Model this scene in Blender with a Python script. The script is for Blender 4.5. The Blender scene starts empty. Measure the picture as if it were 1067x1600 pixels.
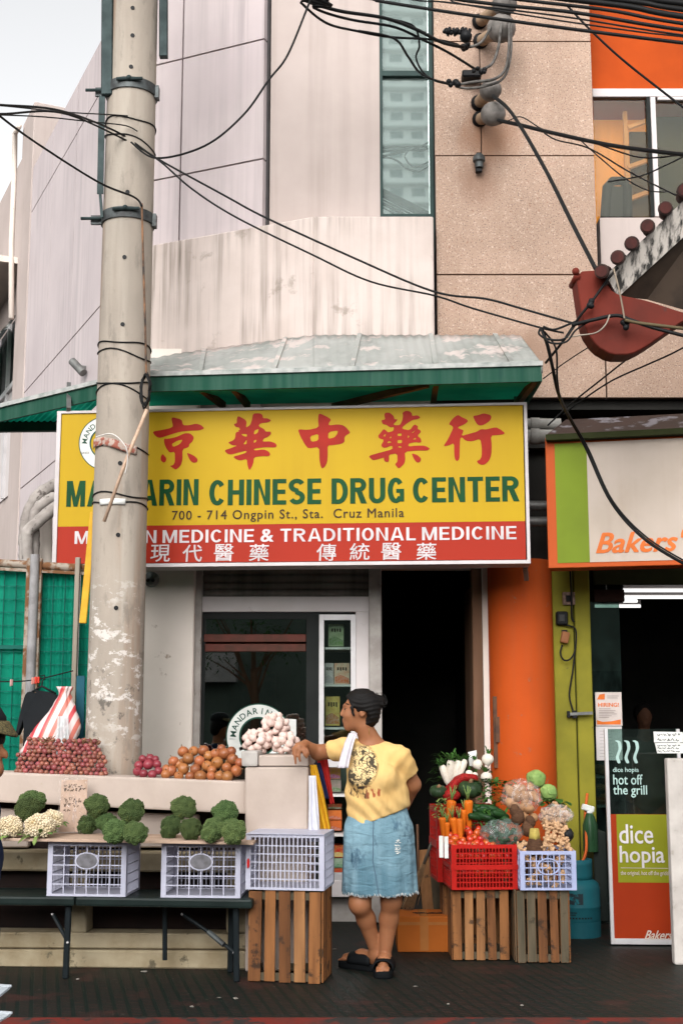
import bpy, bmesh, math, random
import numpy as np
from mathutils import Vector, Matrix, noise
random.seed(7)
SC = bpy.context.scene
COL = SC.collection
R = math.radians
# ---------------------------------------------------------------- camera, sky, sun, exposure
F = 2000.0; TH = R(9.09); CH = 1.40
cam = bpy.data.objects.new('camera', bpy.data.cameras.new('camera')); COL.objects.link(cam)
cam.data.sensor_fit = 'VERTICAL'; cam.data.sensor_height = 36; cam.data.lens = F*36/1600
cam.data.clip_start = .05; cam.data.clip_end = 3000
cam.location = (0, 0, CH); cam.rotation_euler = (R(90)+TH, 0, 0)
SC.camera = cam
W = bpy.data.worlds.new('World'); SC.world = W; W.use_nodes = True
nt = W.node_tree; nt.nodes.clear()
sky = nt.nodes.new('ShaderNodeTexSky'); sky.sky_type = 'NISHITA'; sky.sun_disc = False
SUN_EL, SUN_AZ = R(32), R(190)
sky.sun_elevation = SUN_EL; sky.sun_rotation = SUN_AZ
sky.air_density = 1.0; sky.dust_density = 4.0
hs = nt.nodes.new('ShaderNodeHueSaturation'); hs.inputs['Saturation'].default_value = .06; hs.inputs['Value'].default_value = 2.15
bg = nt.nodes.new('ShaderNodeBackground'); bg.inputs[1].default_value = .15
wo = nt.nodes.new('ShaderNodeOutputWorld')
nt.links.new(sky.outputs[0], hs.inputs['Color']); nt.links.new(hs.outputs[0], bg.inputs[0]); nt.links.new(bg.outputs[0], wo.inputs[0])
sl = bpy.data.lights.new('sun', 'SUN'); sl.energy = .75; sl.angle = R(100); sl.color = (1, .95, .88)
so = bpy.data.objects.new('sun', sl); COL.objects.link(so)
sd = Vector((math.sin(SUN_AZ)*math.cos(SUN_EL), math.cos(SUN_AZ)*math.cos(SUN_EL), math.sin(SUN_EL)))
so.rotation_euler = sd.to_track_quat('Z', 'Y').to_euler(); so.location = (-3, -6, 12)
SC.view_settings.view_transform = 'Standard'; SC.view_settings.look = 'None'
SC.view_settings.exposure = -0.05; SC.view_settings.gamma = 1.0; SC.view_settings.use_curve_mapping = False
SC.cycles.use_denoising = True
SC.cycles.max_bounces = 8; SC.cycles.transparent_max_bounces = 16
SC.cycles.caustics_reflective = False; SC.cycles.caustics_refractive = False

# ---------------------------------------------------------------- geometry of the place seen from the street
CT, ST = math.cos(TH), math.sin(TH)
def ray(px, py):
    x = (px-533.5)/F; y = (800-py)/F
    return Vector((x, CT-y*ST, ST+y*CT))
def at(px, py, Y):
    d = ray(px, py); t = Y/d.y
    return Vector((d.x*t, Y, CH+d.z*t))
def ground(px, py, z=0.0):
    d = ray(px, py); t = (z-CH)/d.z
    return Vector((d.x*t, d.y*t, z))
def atz(px, py, z):
    return ground(px, py, z)
class Plane:
    def __init__(s, O, yaw=0.0):
        s.O = Vector(O); a = R(yaw); s.u = Vector((math.cos(a), -math.sin(a), 0)); s.v = Vector((0, 0, 1)); s.n = s.u.cross(s.v)
    def hit(s, px, py):
        d = ray(px, py); o = Vector((0, 0, CH)); t = (s.O-o).dot(s.n)/d.dot(s.n)
        return o+d*t
    def uv(s, px, py):
        p = s.hit(px, py)-s.O
        return p.dot(s.u), p.dot(s.v)
    def pt(s, a, b, off=0.0):
        return s.O+s.u*a+s.v*b+s.n*off

# ---------------------------------------------------------------- scene bookkeeping
BASE = {}
def tag(o, label=None, cat=None, group=None, kind=None):
    if label: o['label'] = label
    if cat: o['category'] = cat
    if group: o['group'] = group
    if kind: o['kind'] = kind
    return o
def thing(name, label, cat, loc=(0, 0, 0), group=None):
    o = bpy.data.objects.new(name, None); COL.objects.link(o); o.location = loc; o.empty_display_size = .1
    BASE[o.name] = Vector(loc)
    return tag(o, label, cat, group)
def kids(o): return [c for c in bpy.data.objects if c.parent == o]
def dup(src, loc, rot=None, label=None, scale=None, group=None):
    r = src.copy(); COL.objects.link(r); r.location = loc
    if rot is not None: r.rotation_euler = rot
    if scale is not None: r.scale = scale if hasattr(scale, '__len__') else (scale,)*3
    if label: r['label'] = label
    if group: r['group'] = group
    for c in KIDS.get(src.name, ()):
        k = c.copy(); COL.objects.link(k); k.parent = r
        KIDS.setdefault(r.name, []).append(k)
        for g in KIDS.get(c.name, ()):
            j = g.copy(); COL.objects.link(j); j.parent = k
            KIDS.setdefault(k.name, []).append(j)
    return r
KIDS = {}
def smoothstep(a, b, x):
    t = max(0, min(1, (x-a)/(b-a))); return t*t*(3-2*t)

class MB:
    def __init__(s): s.v = []; s.f = []; s.mi = []
    def add(s, vs, fs, mi=0):
        k = len(s.v); s.v += [Vector(p) for p in vs]
        for f in fs: s.f.append([i+k for i in f]); s.mi.append(mi)
        return s
    def box(s, c, d, rot=None, mi=0):
        c = Vector(c); h = [x/2 for x in d]; vs = []
        for x in (-1, 1):
            for y in (-1, 1):
                for z in (-1, 1):
                    p = Vector((x*h[0], y*h[1], z*h[2]))
                    if rot is not None: p = rot @ p
                    vs.append(c+p)
        return s.add(vs, [(0, 1, 3, 2), (4, 6, 7, 5), (0, 4, 5, 1), (2, 3, 7, 6), (0, 2, 6, 4), (1, 5, 7, 3)], mi)
    def b2(s, a, b, mi=0):
        a = Vector(a); b = Vector(b)
        return s.box((a+b)/2, [abs(b[i]-a[i]) for i in range(3)], None, mi)
    def px(s, x0, y0, x1, y1, Y, dep, mi=0):
        ym = (y0+y1)/2
        X0, X1 = at(x0, ym, Y).x, at(x1, ym, Y).x; Z0, Z1 = at(x0, y1, Y).z, at(x0, y0, Y).z
        return s.b2((X0, Y, Z0), (X1, Y+dep, Z1), mi)
    def bar(s, a, b, w, d=None, up=(0, 0, 1), mi=0):
        a = Vector(a); b = Vector(b); d = d or w; z = (b-a); L = z.length; z.normalize()
        up = Vector(up)
        if abs(z.dot(up)) > .98: up = Vector((0, 1, 0))
        x = up.cross(z).normalized(); y = z.cross(x)
        m = Matrix((x, y, z)).transposed()
        return s.box((a+b)/2, (w, d, L), m, mi)
    def tube(s, pts, r, n=8, cap=True, mi=0, flat=1.0):
        pts = [Vector(p) for p in pts]; N = len(pts)
        rs = list(r) if hasattr(r, '__len__') else [r]*N
        vs = []; fs = []; ref = None
        for i, p in enumerate(pts):
            t = (pts[min(i+1, N-1)]-pts[max(i-1, 0)])
            t = t.normalized() if t.length > 1e-9 else Vector((0, 0, 1))
            if ref is None:
                ref = Vector((0, 0, 1)) if abs(t.z) < .9 else Vector((1, 0, 0))
            x = (ref-t*ref.dot(t))
            x = x.normalized() if x.length > 1e-6 else t.orthogonal().normalized()
            ref = x; y = t.cross(x)
            for k in range(n):
                a = 2*math.pi*k/n
                vs.append(p+(x*math.cos(a)*flat+y*math.sin(a))*rs[i])
        for i in range(N-1):
            for k in range(n):
                fs.append((i*n+k, i*n+(k+1) % n, (i+1)*n+(k+1) % n, (i+1)*n+k))
        if cap: fs.append(tuple(range(n-1, -1, -1))); fs.append(tuple((N-1)*n+k for k in range(n)))
        return s.add(vs, fs, mi)
    def lathe(s, prof, c=(0, 0, 0), n=24, rot=None, mi=0, lobes=None, squash=(1, 1)):
        c = Vector(c); vs = []; fs = []; N = len(prof)
        for (r, z) in prof:
            for k in range(n):
                a = 2*math.pi*k/n; q = r*(1+(lobes[1]*math.cos(lobes[0]*a) if lobes else 0))
                p = Vector((q*math.cos(a)*squash[0], q*math.sin(a)*squash[1], z))
                if rot is not None: p = rot @ p
                vs.append(c+p)
        for i in range(N-1):
            for k in range(n): fs.append((i*n+k, i*n+(k+1) % n, (i+1)*n+(k+1) % n, (i+1)*n+k))
        fs.append(tuple(range(n-1, -1, -1))); fs.append(tuple((N-1)*n+k for k in range(n)))
        return s.add(vs, fs, mi)
    def ball(s, c, r, sub=3, rot=None, disp=None, mi=0):
        bm = bmesh.new(); bmesh.ops.create_icosphere(bm, subdivisions=sub, radius=1)
        r = r if hasattr(r, '__len__') else (r, r, r); c = Vector(c)
        vs = []
        for v in bm.verts:
            q = v.co.copy(); k = 1+(disp(q) if disp else 0)
            p = Vector((q.x*r[0]*k, q.y*r[1]*k, q.z*r[2]*k))
            if rot is not None: p = rot @ p
            vs.append(c+p)
        bm.verts.index_update()
        fs = [[v.index for v in f.verts] for f in bm.faces]; bm.free()
        return s.add(vs, fs, mi)
    def prism(s, poly, P, d0, d1, mi=0):
        N = len(poly); vs = [P.pt(a, b, d1) for a, b in poly]+[P.pt(a, b, d0) for a, b in poly]
        fs = [tuple(range(N)), tuple(range(2*N-1, N-1, -1))]
        fs += [(k, (k+1) % N, N+(k+1) % N, N+k) for k in range(N)]
        return s.add(vs, fs, mi)
    def quad(s, *p, mi=0): return s.add(p, [tuple(range(len(p)))], mi)
    def grid(s, fn, nu, nv, mi=0):
        vs = [fn(i/nu, j/nv) for i in range(nu+1) for j in range(nv+1)]
        fs = [(i*(nv+1)+j, (i+1)*(nv+1)+j, (i+1)*(nv+1)+j+1, i*(nv+1)+j+1) for i in range(nu) for j in range(nv)]
        return s.add(vs, fs, mi)
    def xf(s, M, k=0):
        for i in range(k, len(s.v)): s.v[i] = M @ s.v[i]
        return s
    def build(s, name, m, parent=None, smooth=None, bevel=0, loc=None, solid=0, seg=1, sub=0):
        if parent is not None: base = BASE[parent.name]
        elif loc is not None: base = Vector(loc)
        else:
            xs = [p.x for p in s.v]; ys = [p.y for p in s.v]
            base = Vector(((min(xs)+max(xs))/2, (min(ys)+max(ys))/2, min(p.z for p in s.v)))
        me = bpy.data.meshes.new(name)
        me.from_pydata([p-base for p in s.v], [], s.f)
        ms = m if isinstance(m, (list, tuple)) else [m]
        for x in ms: me.materials.append(x)
        if len(ms) > 1: me.polygons.foreach_set('material_index', s.mi)
        bm = bmesh.new(); bm.from_mesh(me)
        bmesh.ops.recalc_face_normals(bm, faces=bm.faces)
        if bevel:
            es = [e for e in bm.edges if len(e.link_faces) == 2 and e.calc_face_angle(0) > R(35)]
            bmesh.ops.bevel(bm, geom=es, offset=bevel, segments=seg, affect='EDGES', profile=.6, clamp_overlap=True)
        bm.to_mesh(me); bm.free()
        if smooth:
            me.polygons.foreach_set('use_smooth', [True]*len(me.polygons))
            if smooth is not True: me.set_sharp_from_angle(angle=R(smooth))
        me.update()
        o = bpy.data.objects.new(name, me); COL.objects.link(o)
        if parent is not None:
            o.parent = parent; KIDS.setdefault(parent.name, []).append(o)
        else: o.location = base
        BASE[o.name] = base
        if solid:
            md = o.modifiers.new('thickness', 'SOLIDIFY'); md.thickness = solid; md.offset = 0
        if sub:
            md = o.modifiers.new('smooth', 'SUBSURF'); md.levels = sub; md.render_levels = sub
        return o

# ---------------------------------------------------------------- flat lettering and traced marks
def curve_mesh(loops, ext):
    cu = bpy.data.curves.new('outline', 'CURVE'); cu.dimensions = '2D'; cu.fill_mode = 'BOTH'; cu.extrude = ext
    for lp in loops:
        sp = cu.splines.new('POLY'); sp.points.add(len(lp)-1); sp.use_cyclic_u = True
        for i, (a, b) in enumerate(lp): sp.points[i].co = (a, b, 0, 1)
    return cu_to(cu)
def cu_to(cu):
    ob = bpy.data.objects.new('outline', cu); COL.objects.link(ob)
    bpy.context.view_layer.update()
    dg = bpy.context.evaluated_depsgraph_get()
    me = bpy.data.meshes.new_from_object(ob.evaluated_get(dg))
    vs = [v.co.copy() for v in me.vertices]; fs = [tuple(p.vertices) for p in me.polygons]
    bpy.data.objects.remove(ob); bpy.data.curves.remove(cu); bpy.data.meshes.remove(me)
    return vs, fs
TCACHE = {}
def text_mesh(s, bold=0.0, space=1.0, ext=.01):
    key = (s, bold, space)
    if key not in TCACHE:
        cu = bpy.data.curves.new('text', 'FONT'); cu.body = s; cu.size = 1; cu.offset = bold; cu.extrude = ext
        cu.space_character = space; cu.resolution_u = 3
        TCACHE[key] = cu_to(cu)
    return TCACHE[key]
def put_text(mb, s, P, x0, y0, x1, y1, off=.002, bold=0.0, shear=0.0, space=1.0, thick=.0015, mi=0):
    """lettering whose ink fills the box given by two corners seen on plane P"""
    vs, fs = text_mesh(s, 0, space)
    a0, b0 = P.uv(x0, y1); a1, b1 = P.uv(x1, y0)
    X0 = min(v.x for v in vs); X1 = max(v.x for v in vs); Y0 = min(v.y for v in vs); Y1 = max(v.y for v in vs)
    e = bold*(b1-b0)
    for i, (ex, ey) in enumerate(((0, 0), (1, 0), (-1, 0), (0, .7), (0, -.7), (.7, .6), (-.7, -.6)) if bold else ((0, 0),)):
        out = []
        for v in vs:
            q = (v.y-Y0)/(Y1-Y0); t = (v.x-X0)/(X1-X0)
            out.append(P.pt(a0+e+(a1-a0-2*e)*t+shear*(q-.5)*(b1-b0)+ex*e, b0+e*.7+(b1-b0-1.4*e)*q+ey*e, off+i*.00025+(thick if v.z > 0 else 0)))
        mb.add(out, fs, mi)
    return mb
def glyph(ch, t, h):
    """heavy condensed capitals as stroke polygons in a box of height 1; t and h are stem and bar widths"""
    w = {'I': t, 'M': .80, 'N': .64, 'A': .72, 'T': .60, 'E': .54, 'L': .50, '.': t, '-': .3}.get(ch, .64)
    S = []
    def rect(a, b, c, d): S.append([(a, b), (c, b), (c, d), (a, d)])
    def arc(cx, cy, rx, ry, a0, a1, n=18):
        return [(cx+rx*math.cos(R(a0+(a1-a0)*i/n)), cy+ry*math.sin(R(a0+(a1-a0)*i/n))) for i in range(n+1)]
    def rib(p, q=None):
        L, Rr = [], []
        for i in range(len(p)):
            a, b = p[max(i-1, 0)], p[min(i+1, len(p)-1)]; dx, dy = b[0]-a[0], b[1]-a[1]; l = math.hypot(dx, dy) or 1
            nx, ny = -dy/l, dx/l; k = math.hypot(nx*t, ny*h)/2
            L.append((p[i][0]+nx*k, p[i][1]+ny*k)); Rr.append((p[i][0]-nx*k, p[i][1]-ny*k))
        for i in range(len(p)-1): S.append([L[i], L[i+1], Rr[i+1], Rr[i]])
    if ch in 'IEHNMRDLT' and ch != 'T': rect(0, 0, t, 1)
    if ch in 'HNM': rect(w-t, 0, w, 1)
    if ch == 'E': rect(t, 0, w, h); rect(t, 1-h, w, 1); rect(t, .5-h/2, w*.93, .5+h/2)
    if ch == 'L': rect(t, 0, w, h)
    if ch == 'H': rect(t, .5-h/2, w-t, .5+h/2)
    if ch == 'T': rect(0, 1-h, w, 1); rect(w/2-t/2, 0, w/2+t/2, 1-h)
    if ch == 'N': S.append([(t*.9, 1), (t, .62), (w-t*.9, 0), (w-t, .38)]); S[-1] = [(0+t*.5, 1), (t*1.05, 1), (w-t*.5, 0), (w-t*1.05, 0)]
    if ch == 'M': S.append([(t*.4, 1), (t*1.25, 1), (w/2+t*.42, 0), (w/2-t*.42, 0)]); S.append([(w-t*.4, 1), (w-t*1.25, 1), (w/2-t*.42, 0), (w/2+t*.42, 0)])
    if ch == 'A': S.append([(0, 0), (t*1.05, 0), (w/2+t*.05, 1), (w/2-t*.62, 1)]); S.append([(w, 0), (w-t*1.05, 0), (w/2-t*.05, 1), (w/2+t*.62, 1)]); rect(w*.25, .21, w*.75, .21+h)
    if ch in 'COGQ':
        rib(arc(w/2, .5, w/2-t/2, .5-h/2, *((0, 360) if ch == 'O' else (38, 322))))
        if ch == 'G': rect(w*.52, .40, w, .40+h*.9); rect(w-t*.85, .06, w, .40)
    if ch == 'U': rect(0, .3, t, 1); rect(w-t, .3, w, 1); rib(arc(w/2, .32, w/2-t/2, .32-h/2, 180, 360))
    if ch == 'D': rib([(t, 1-h/2), (w*.4, 1-h/2)]+arc(w*.42, .5, w*.58-t/2, .5-h/2, 88, -88)+[(w*.4, h/2), (t, h/2)])
    if ch == 'R': rib([(t, 1-h/2), (w*.5, 1-h/2)]+arc(w*.52, .73, w*.46-t/2, .27-h/2, 88, -88)+[(w*.5, .46+h/2), (t, .46+h/2)]); S.append([(w*.38, .47), (w*.38+t*1.1, .47), (w*1.02, 0), (w*1.02-t*1.15, 0)])
    if ch == 'S': rib(arc(w/2, .735, w/2-t/2, .265-h/2, 22, 265)+arc(w/2, .27, w/2-t/2, .27-h/2, 85, -158))
    return w, S
def block_text(mb, s, P, x0, y0, x1, y1, t=.2, h=.17, gap=.09, space=.26, off=.001, thick=.0012):
    a0, b0 = P.uv(x0, y1); a1, b1 = P.uv(x1, y0); out = []; x = 0
    for ch in s:
        if ch == ' ': x += space-gap; continue
        if ch == '&':
            vs, fs = text_mesh('&', 0, 1); u0 = min(v.x for v in vs); u1 = max(v.x for v in vs); w0 = min(v.y for v in vs); w1 = max(v.y for v in vs)
            for e in (0, .03, -.03): out.append(('m', x+.05+e, [((v.x-u0)/(u1-u0)*.66, (v.y-w0)/(w1-w0), v.z) for v in vs], fs))
            x += .76+gap; continue
        w, S = glyph(ch, t, h); out += [('p', x, q, i) for i, q in enumerate(S)]; x += w+gap
    k = (a1-a0)/(x-gap); H = b1-b0
    for n_, (ty, x, q, e) in enumerate(out):
        if ty == 'm': mb.add([P.pt(a0+(x+v[0])*k, b0+v[1]*H, off+(n_ % 7)*.0001+(thick if v[2] > 0 else 0)) for v in q], e)
        else: mb.prism([(a0+(x+a)*k, b0+b*H) for a, b in q], P, off, off+thick+(e % 23)*.00006)
    return mb
def chaikin(lp, n=1):
    for _ in range(n):
        o = []
        for i in range(len(lp)):
            a = lp[i]; b = lp[(i+1) % len(lp)]
            o.append((a[0]*.8+b[0]*.2, a[1]*.8+b[1]*.2)); o.append((a[0]*.2+b[0]*.8, a[1]*.2+b[1]*.8))
        lp = o
    return lp
def put_shape(mb, loops, P, off=.002, thick=.0015, smooth=0, mi=0):
    L = [[P.uv(*p) for p in (chaikin(lp, smooth) if smooth else lp)] for lp in loops]
    vs, fs = curve_mesh(L, .01)
    return mb.add([P.pt(v.x, v.y, off+(thick if v.z > 0 else 0)) for v in vs], fs, mi)

# ---------------------------------------------------------------- signed distance bodies (people, cloth, roots)
class Sdf:
    def __init__(s, lo, hi, h):
        s.lo = np.array(lo, float); s.h = h
        s.n = np.ceil((np.array(hi)-s.lo)/h).astype(int)+1
        s.F = np.full(s.n, 1.0, np.float32)
        s.ax = [(s.lo[i]+np.arange(s.n[i])*h).astype(np.float32) for i in range(3)]
    def reg(s, lo, hi):
        a = np.clip(np.floor((np.array(lo)-s.lo)/s.h).astype(int), 0, s.n-1); b = np.clip(np.ceil((np.array(hi)-s.lo)/s.h).astype(int)+1, 1, s.n)
        sl = tuple(slice(a[i], b[i]) for i in range(3))
        return sl, s.ax[0][sl[0]][:, None, None], s.ax[1][sl[1]][None, :, None], s.ax[2][sl[2]][None, None, :]
    def mix(s, sl, d, k, sub=False):
        A = s.F[sl]
        if sub:
            d = -d
            if k: hh = np.clip(.5-.5*(d-A)/k, 0, 1); s.F[sl] = d+(A-d)*hh+k*hh*(1-hh)
            else: s.F[sl] = np.maximum(A, d)
            return
        if k: hh = np.clip(.5+.5*(d-A)/k, 0, 1); s.F[sl] = d+(A-d)*hh-k*hh*(1-hh)
        else: s.F[sl] = np.minimum(A, d)
    def cap(s, a, b, ra, rb=None, k=.02, sub=False):
        rb = ra if rb is None else rb; a = np.array(a, float); b = np.array(b, float); m = max(ra, rb)+k+3*s.h
        sl, X, Y, Z = s.reg(np.minimum(a, b)-m, np.maximum(a, b)+m)
        ab = b-a; L = max(ab @ ab, 1e-9)
        t = np.clip(((X-a[0])*ab[0]+(Y-a[1])*ab[1]+(Z-a[2])*ab[2])/L, 0, 1)
        d = np.sqrt((X-a[0]-ab[0]*t)**2+(Y-a[1]-ab[1]*t)**2+(Z-a[2]-ab[2]*t)**2)-(ra+(rb-ra)*t)
        s.mix(sl, d, k, sub); return s
    def path(s, pts, rs, k=.015):
        for i in range(len(pts)-1): s.cap(pts[i], pts[i+1], rs[i], rs[i+1], k)
        return s
    def ell(s, c, r, rot=None, k=.02, sub=False):
        c = np.array(c, float); r = np.array(r, float); m = r.max()+k+3*s.h
        sl, X, Y, Z = s.reg(c-m, c+m)
        X = X-c[0]; Y = Y-c[1]; Z = Z-c[2]
        if rot is not None:
            q = np.array(rot.transposed())
            X, Y, Z = (q[i, 0]*X+q[i, 1]*Y+q[i, 2]*Z for i in range(3))
        k0 = np.sqrt((X/r[0])**2+(Y/r[1])**2+(Z/r[2])**2)+1e-6
        k1 = np.sqrt((X/r[0]**2)**2+(Y/r[1]**2)**2+(Z/r[2]**2)**2)+1e-6
        s.mix(sl, k0*(k0-1)/k1, k, sub); return s
    def cut(s, p, n, k=0.0):
        n = np.array(n, float); n /= np.linalg.norm(n); p = np.array(p, float)
        sl, X, Y, Z = s.reg(s.lo, s.lo+s.n*s.h)
        d = (X-p[0])*n[0]+(Y-p[1])*n[1]+(Z-p[2])*n[2]
        s.F = np.maximum(s.F, d).astype(np.float32); return s
    def warp(s, fn):
        sl, X, Y, Z = s.reg(s.lo, s.lo+s.n*s.h); s.F = (s.F+fn(X, Y, Z)).astype(np.float32); return s
    def mesh(s, relax=1):
        Fv = np.pad(s.F, 1, constant_values=1.0); n = np.array(Fv.shape); S = Fv < 0
        off = [(i, j, k) for i in (0, 1) for j in (0, 1) for k in (0, 1)]
        sub = lambda A, o: A[o[0]:n[0]-1+o[0], o[1]:n[1]-1+o[1], o[2]:n[2]-1+o[2]]
        cnt = sum(sub(S, o).astype(np.int8) for o in off)
        act = np.argwhere((cnt > 0) & (cnt < 8))
        vals = {o: Fv[act[:, 0]+o[0], act[:, 1]+o[1], act[:, 2]+o[2]] for o in off}
        P = np.zeros((len(act), 3)); C = np.zeros(len(act))
        for o in off:
            for ax in range(3):
                if o[ax] == 0:
                    q = list(o); q[ax] = 1; q = tuple(q); A = vals[o]; B = vals[q]
                    m = (A < 0) != (B < 0); t = np.where(m, A/(A-B+1e-12), 0)
                    pt = np.tile(np.array(o, float), (len(act), 1)); pt[:, ax] = t
                    P += pt*m[:, None]; C += m
        P = P/C[:, None]
        V = (act+P-1)*s.h+s.lo
        idx = np.full(n-1, -1, np.int64); idx[tuple(act.T)] = np.arange(len(act))
        Q = []
        for ax in range(3):
            a = [slice(None)]*3; b = [slice(None)]*3; a[ax] = slice(0, -1); b[ax] = slice(1, None)
            A = S[tuple(a)]; B = S[tuple(b)]; e = np.argwhere(A != B); ins = A[tuple(e.T)]
            u, w = (ax+1) % 3, (ax+2) % 3
            ok = (e[:, u] > 0) & (e[:, w] > 0) & (e[:, u] < n[u]-1) & (e[:, w] < n[w]-1); e = e[ok]; ins = ins[ok]
            def g(du, dw):
                c = e.copy(); c[:, u] -= du; c[:, w] -= dw
                return idx[tuple(c.T)]
            q = np.stack([g(1, 1), g(0, 1), g(0, 0), g(1, 0)], 1); q[~ins] = q[~ins][:, ::-1]; Q.append(q)
        Q = np.concatenate(Q)
        for _ in range(relax):
            acc = np.zeros_like(V); c = np.zeros(len(V))
            for i in range(4):
                np.add.at(acc, Q[:, i], V[Q[:, (i+1) % 4]]); np.add.at(acc, Q[:, (i+1) % 4], V[Q[:, i]])
                np.add.at(c, Q[:, i], 1); np.add.at(c, Q[:, (i+1) % 4], 1)
            V = V*.5+.5*acc/np.maximum(c, 1)[:, None]
        return V, Q
    def obj(s, name, m, parent=None, loc=None, relax=1):
        V, Q = s.mesh(relax)
        base = BASE[parent.name] if parent is not None else Vector(loc if loc is not None else (V.mean(0)[0], V.mean(0)[1], V.min(0)[2]))
        me = bpy.data.meshes.new(name); me.from_pydata((V-np.array(base)).tolist(), [], Q.tolist()); me.materials.append(m)
        me.polygons.foreach_set('use_smooth', [True]*len(me.polygons)); me.update()
        o = bpy.data.objects.new(name, me); COL.objects.link(o); BASE[o.name] = base
        if parent is not None: o.parent = parent; KIDS.setdefault(parent.name, []).append(o)
        else: o.location = base
        return o

# ---------------------------------------------------------------- materials
def lin(r, g, b, k=1.0):
    f = lambda c: (c/255/12.92 if c/255 <= .04045 else ((c/255+.055)/1.055)**2.4)*k
    return (f(r), f(g), f(b))
class MT:
    def __init__(s, name):
        s.m = bpy.data.materials.new(name); s.m.use_nodes = True; s.t = s.m.node_tree; s.N = s.t.nodes
        s.b = s.N['Principled BSDF']; s.out = s.N['Material Output']; s.co = None
    def n(s, t, **k):
        x = s.N.new(t)
        for a, v in k.items(): setattr(x, a, v)
        return x
    def l(s, a, b): s.t.links.new(a, b)
    def coord(s, sc=(1, 1, 1), rot=(0, 0, 0)):
        if s.co is None: s.co = s.n('ShaderNodeTexCoord')
        mp = s.n('ShaderNodeMapping'); mp.inputs['Scale'].default_value = sc; mp.inputs['Rotation'].default_value = rot
        s.l(s.co.outputs['Object'], mp.inputs['Vector']); return mp.outputs[0]
    def noise(s, scale, sc=(1, 1, 1), detail=4, rough=.55, dist=0):
        x = s.n('ShaderNodeTexNoise'); x.inputs['Scale'].default_value = scale; x.inputs['Detail'].default_value = detail
        x.inputs['Roughness'].default_value = rough; x.inputs['Distortion'].default_value = dist
        s.l(s.coord(sc), x.inputs['Vector']); return x.outputs['Fac']
    def voro(s, scale, sc=(1, 1, 1), out='Distance'):
        x = s.n('ShaderNodeTexVoronoi'); x.inputs['Scale'].default_value = scale; s.l(s.coord(sc), x.inputs['Vector']); return x.outputs[out]
    def ramp(s, f, a, b):
        x = s.n('ShaderNodeMapRange'); x.clamp = True; x.inputs['From Min'].default_value = a; x.inputs['From Max'].default_value = b
        s.l(f, x.inputs['Value']); return x.outputs[0]
    def mul(s, f, g, op='MULTIPLY'):
        x = s.n('ShaderNodeMath', operation=op)
        for i, q in enumerate((f, g)):
            if isinstance(q, (int, float)): x.inputs[i].default_value = q
            else: s.l(q, x.inputs[i])
        return x.outputs[0]
    def mix(s, f, a, b, mode='MIX'):
        x = s.n('ShaderNodeMix', data_type='RGBA', blend_type=mode)
        if isinstance(f, (int, float)): x.inputs[0].default_value = f
        else: s.l(f, x.inputs[0])
        for i, q in ((6, a), (7, b)):
            if isinstance(q, tuple): x.inputs[i].default_value = (*q[:3], 1)
            else: s.l(q, x.inputs[i])
        return x.outputs[2]
    def bump(s, f, d=.01, st=.5):
        x = s.n('ShaderNodeBump'); x.inputs['Distance'].default_value = d; x.inputs['Strength'].default_value = st
        s.l(f, x.inputs['Height'])
        if s.b.inputs['Normal'].is_linked: s.l(s.b.inputs['Normal'].links[0].from_socket, x.inputs['Normal'])
        s.l(x.outputs[0], s.b.inputs['Normal'])
    def col(s, c):
        if isinstance(c, tuple): s.b.inputs['Base Color'].default_value = (*c[:3], 1)
        else: s.l(c, s.b.inputs['Base Color'])
    def p(s, **k):
        for a, v in k.items(): s.b.inputs[a.replace('_', ' ')].default_value = v
        return s
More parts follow.
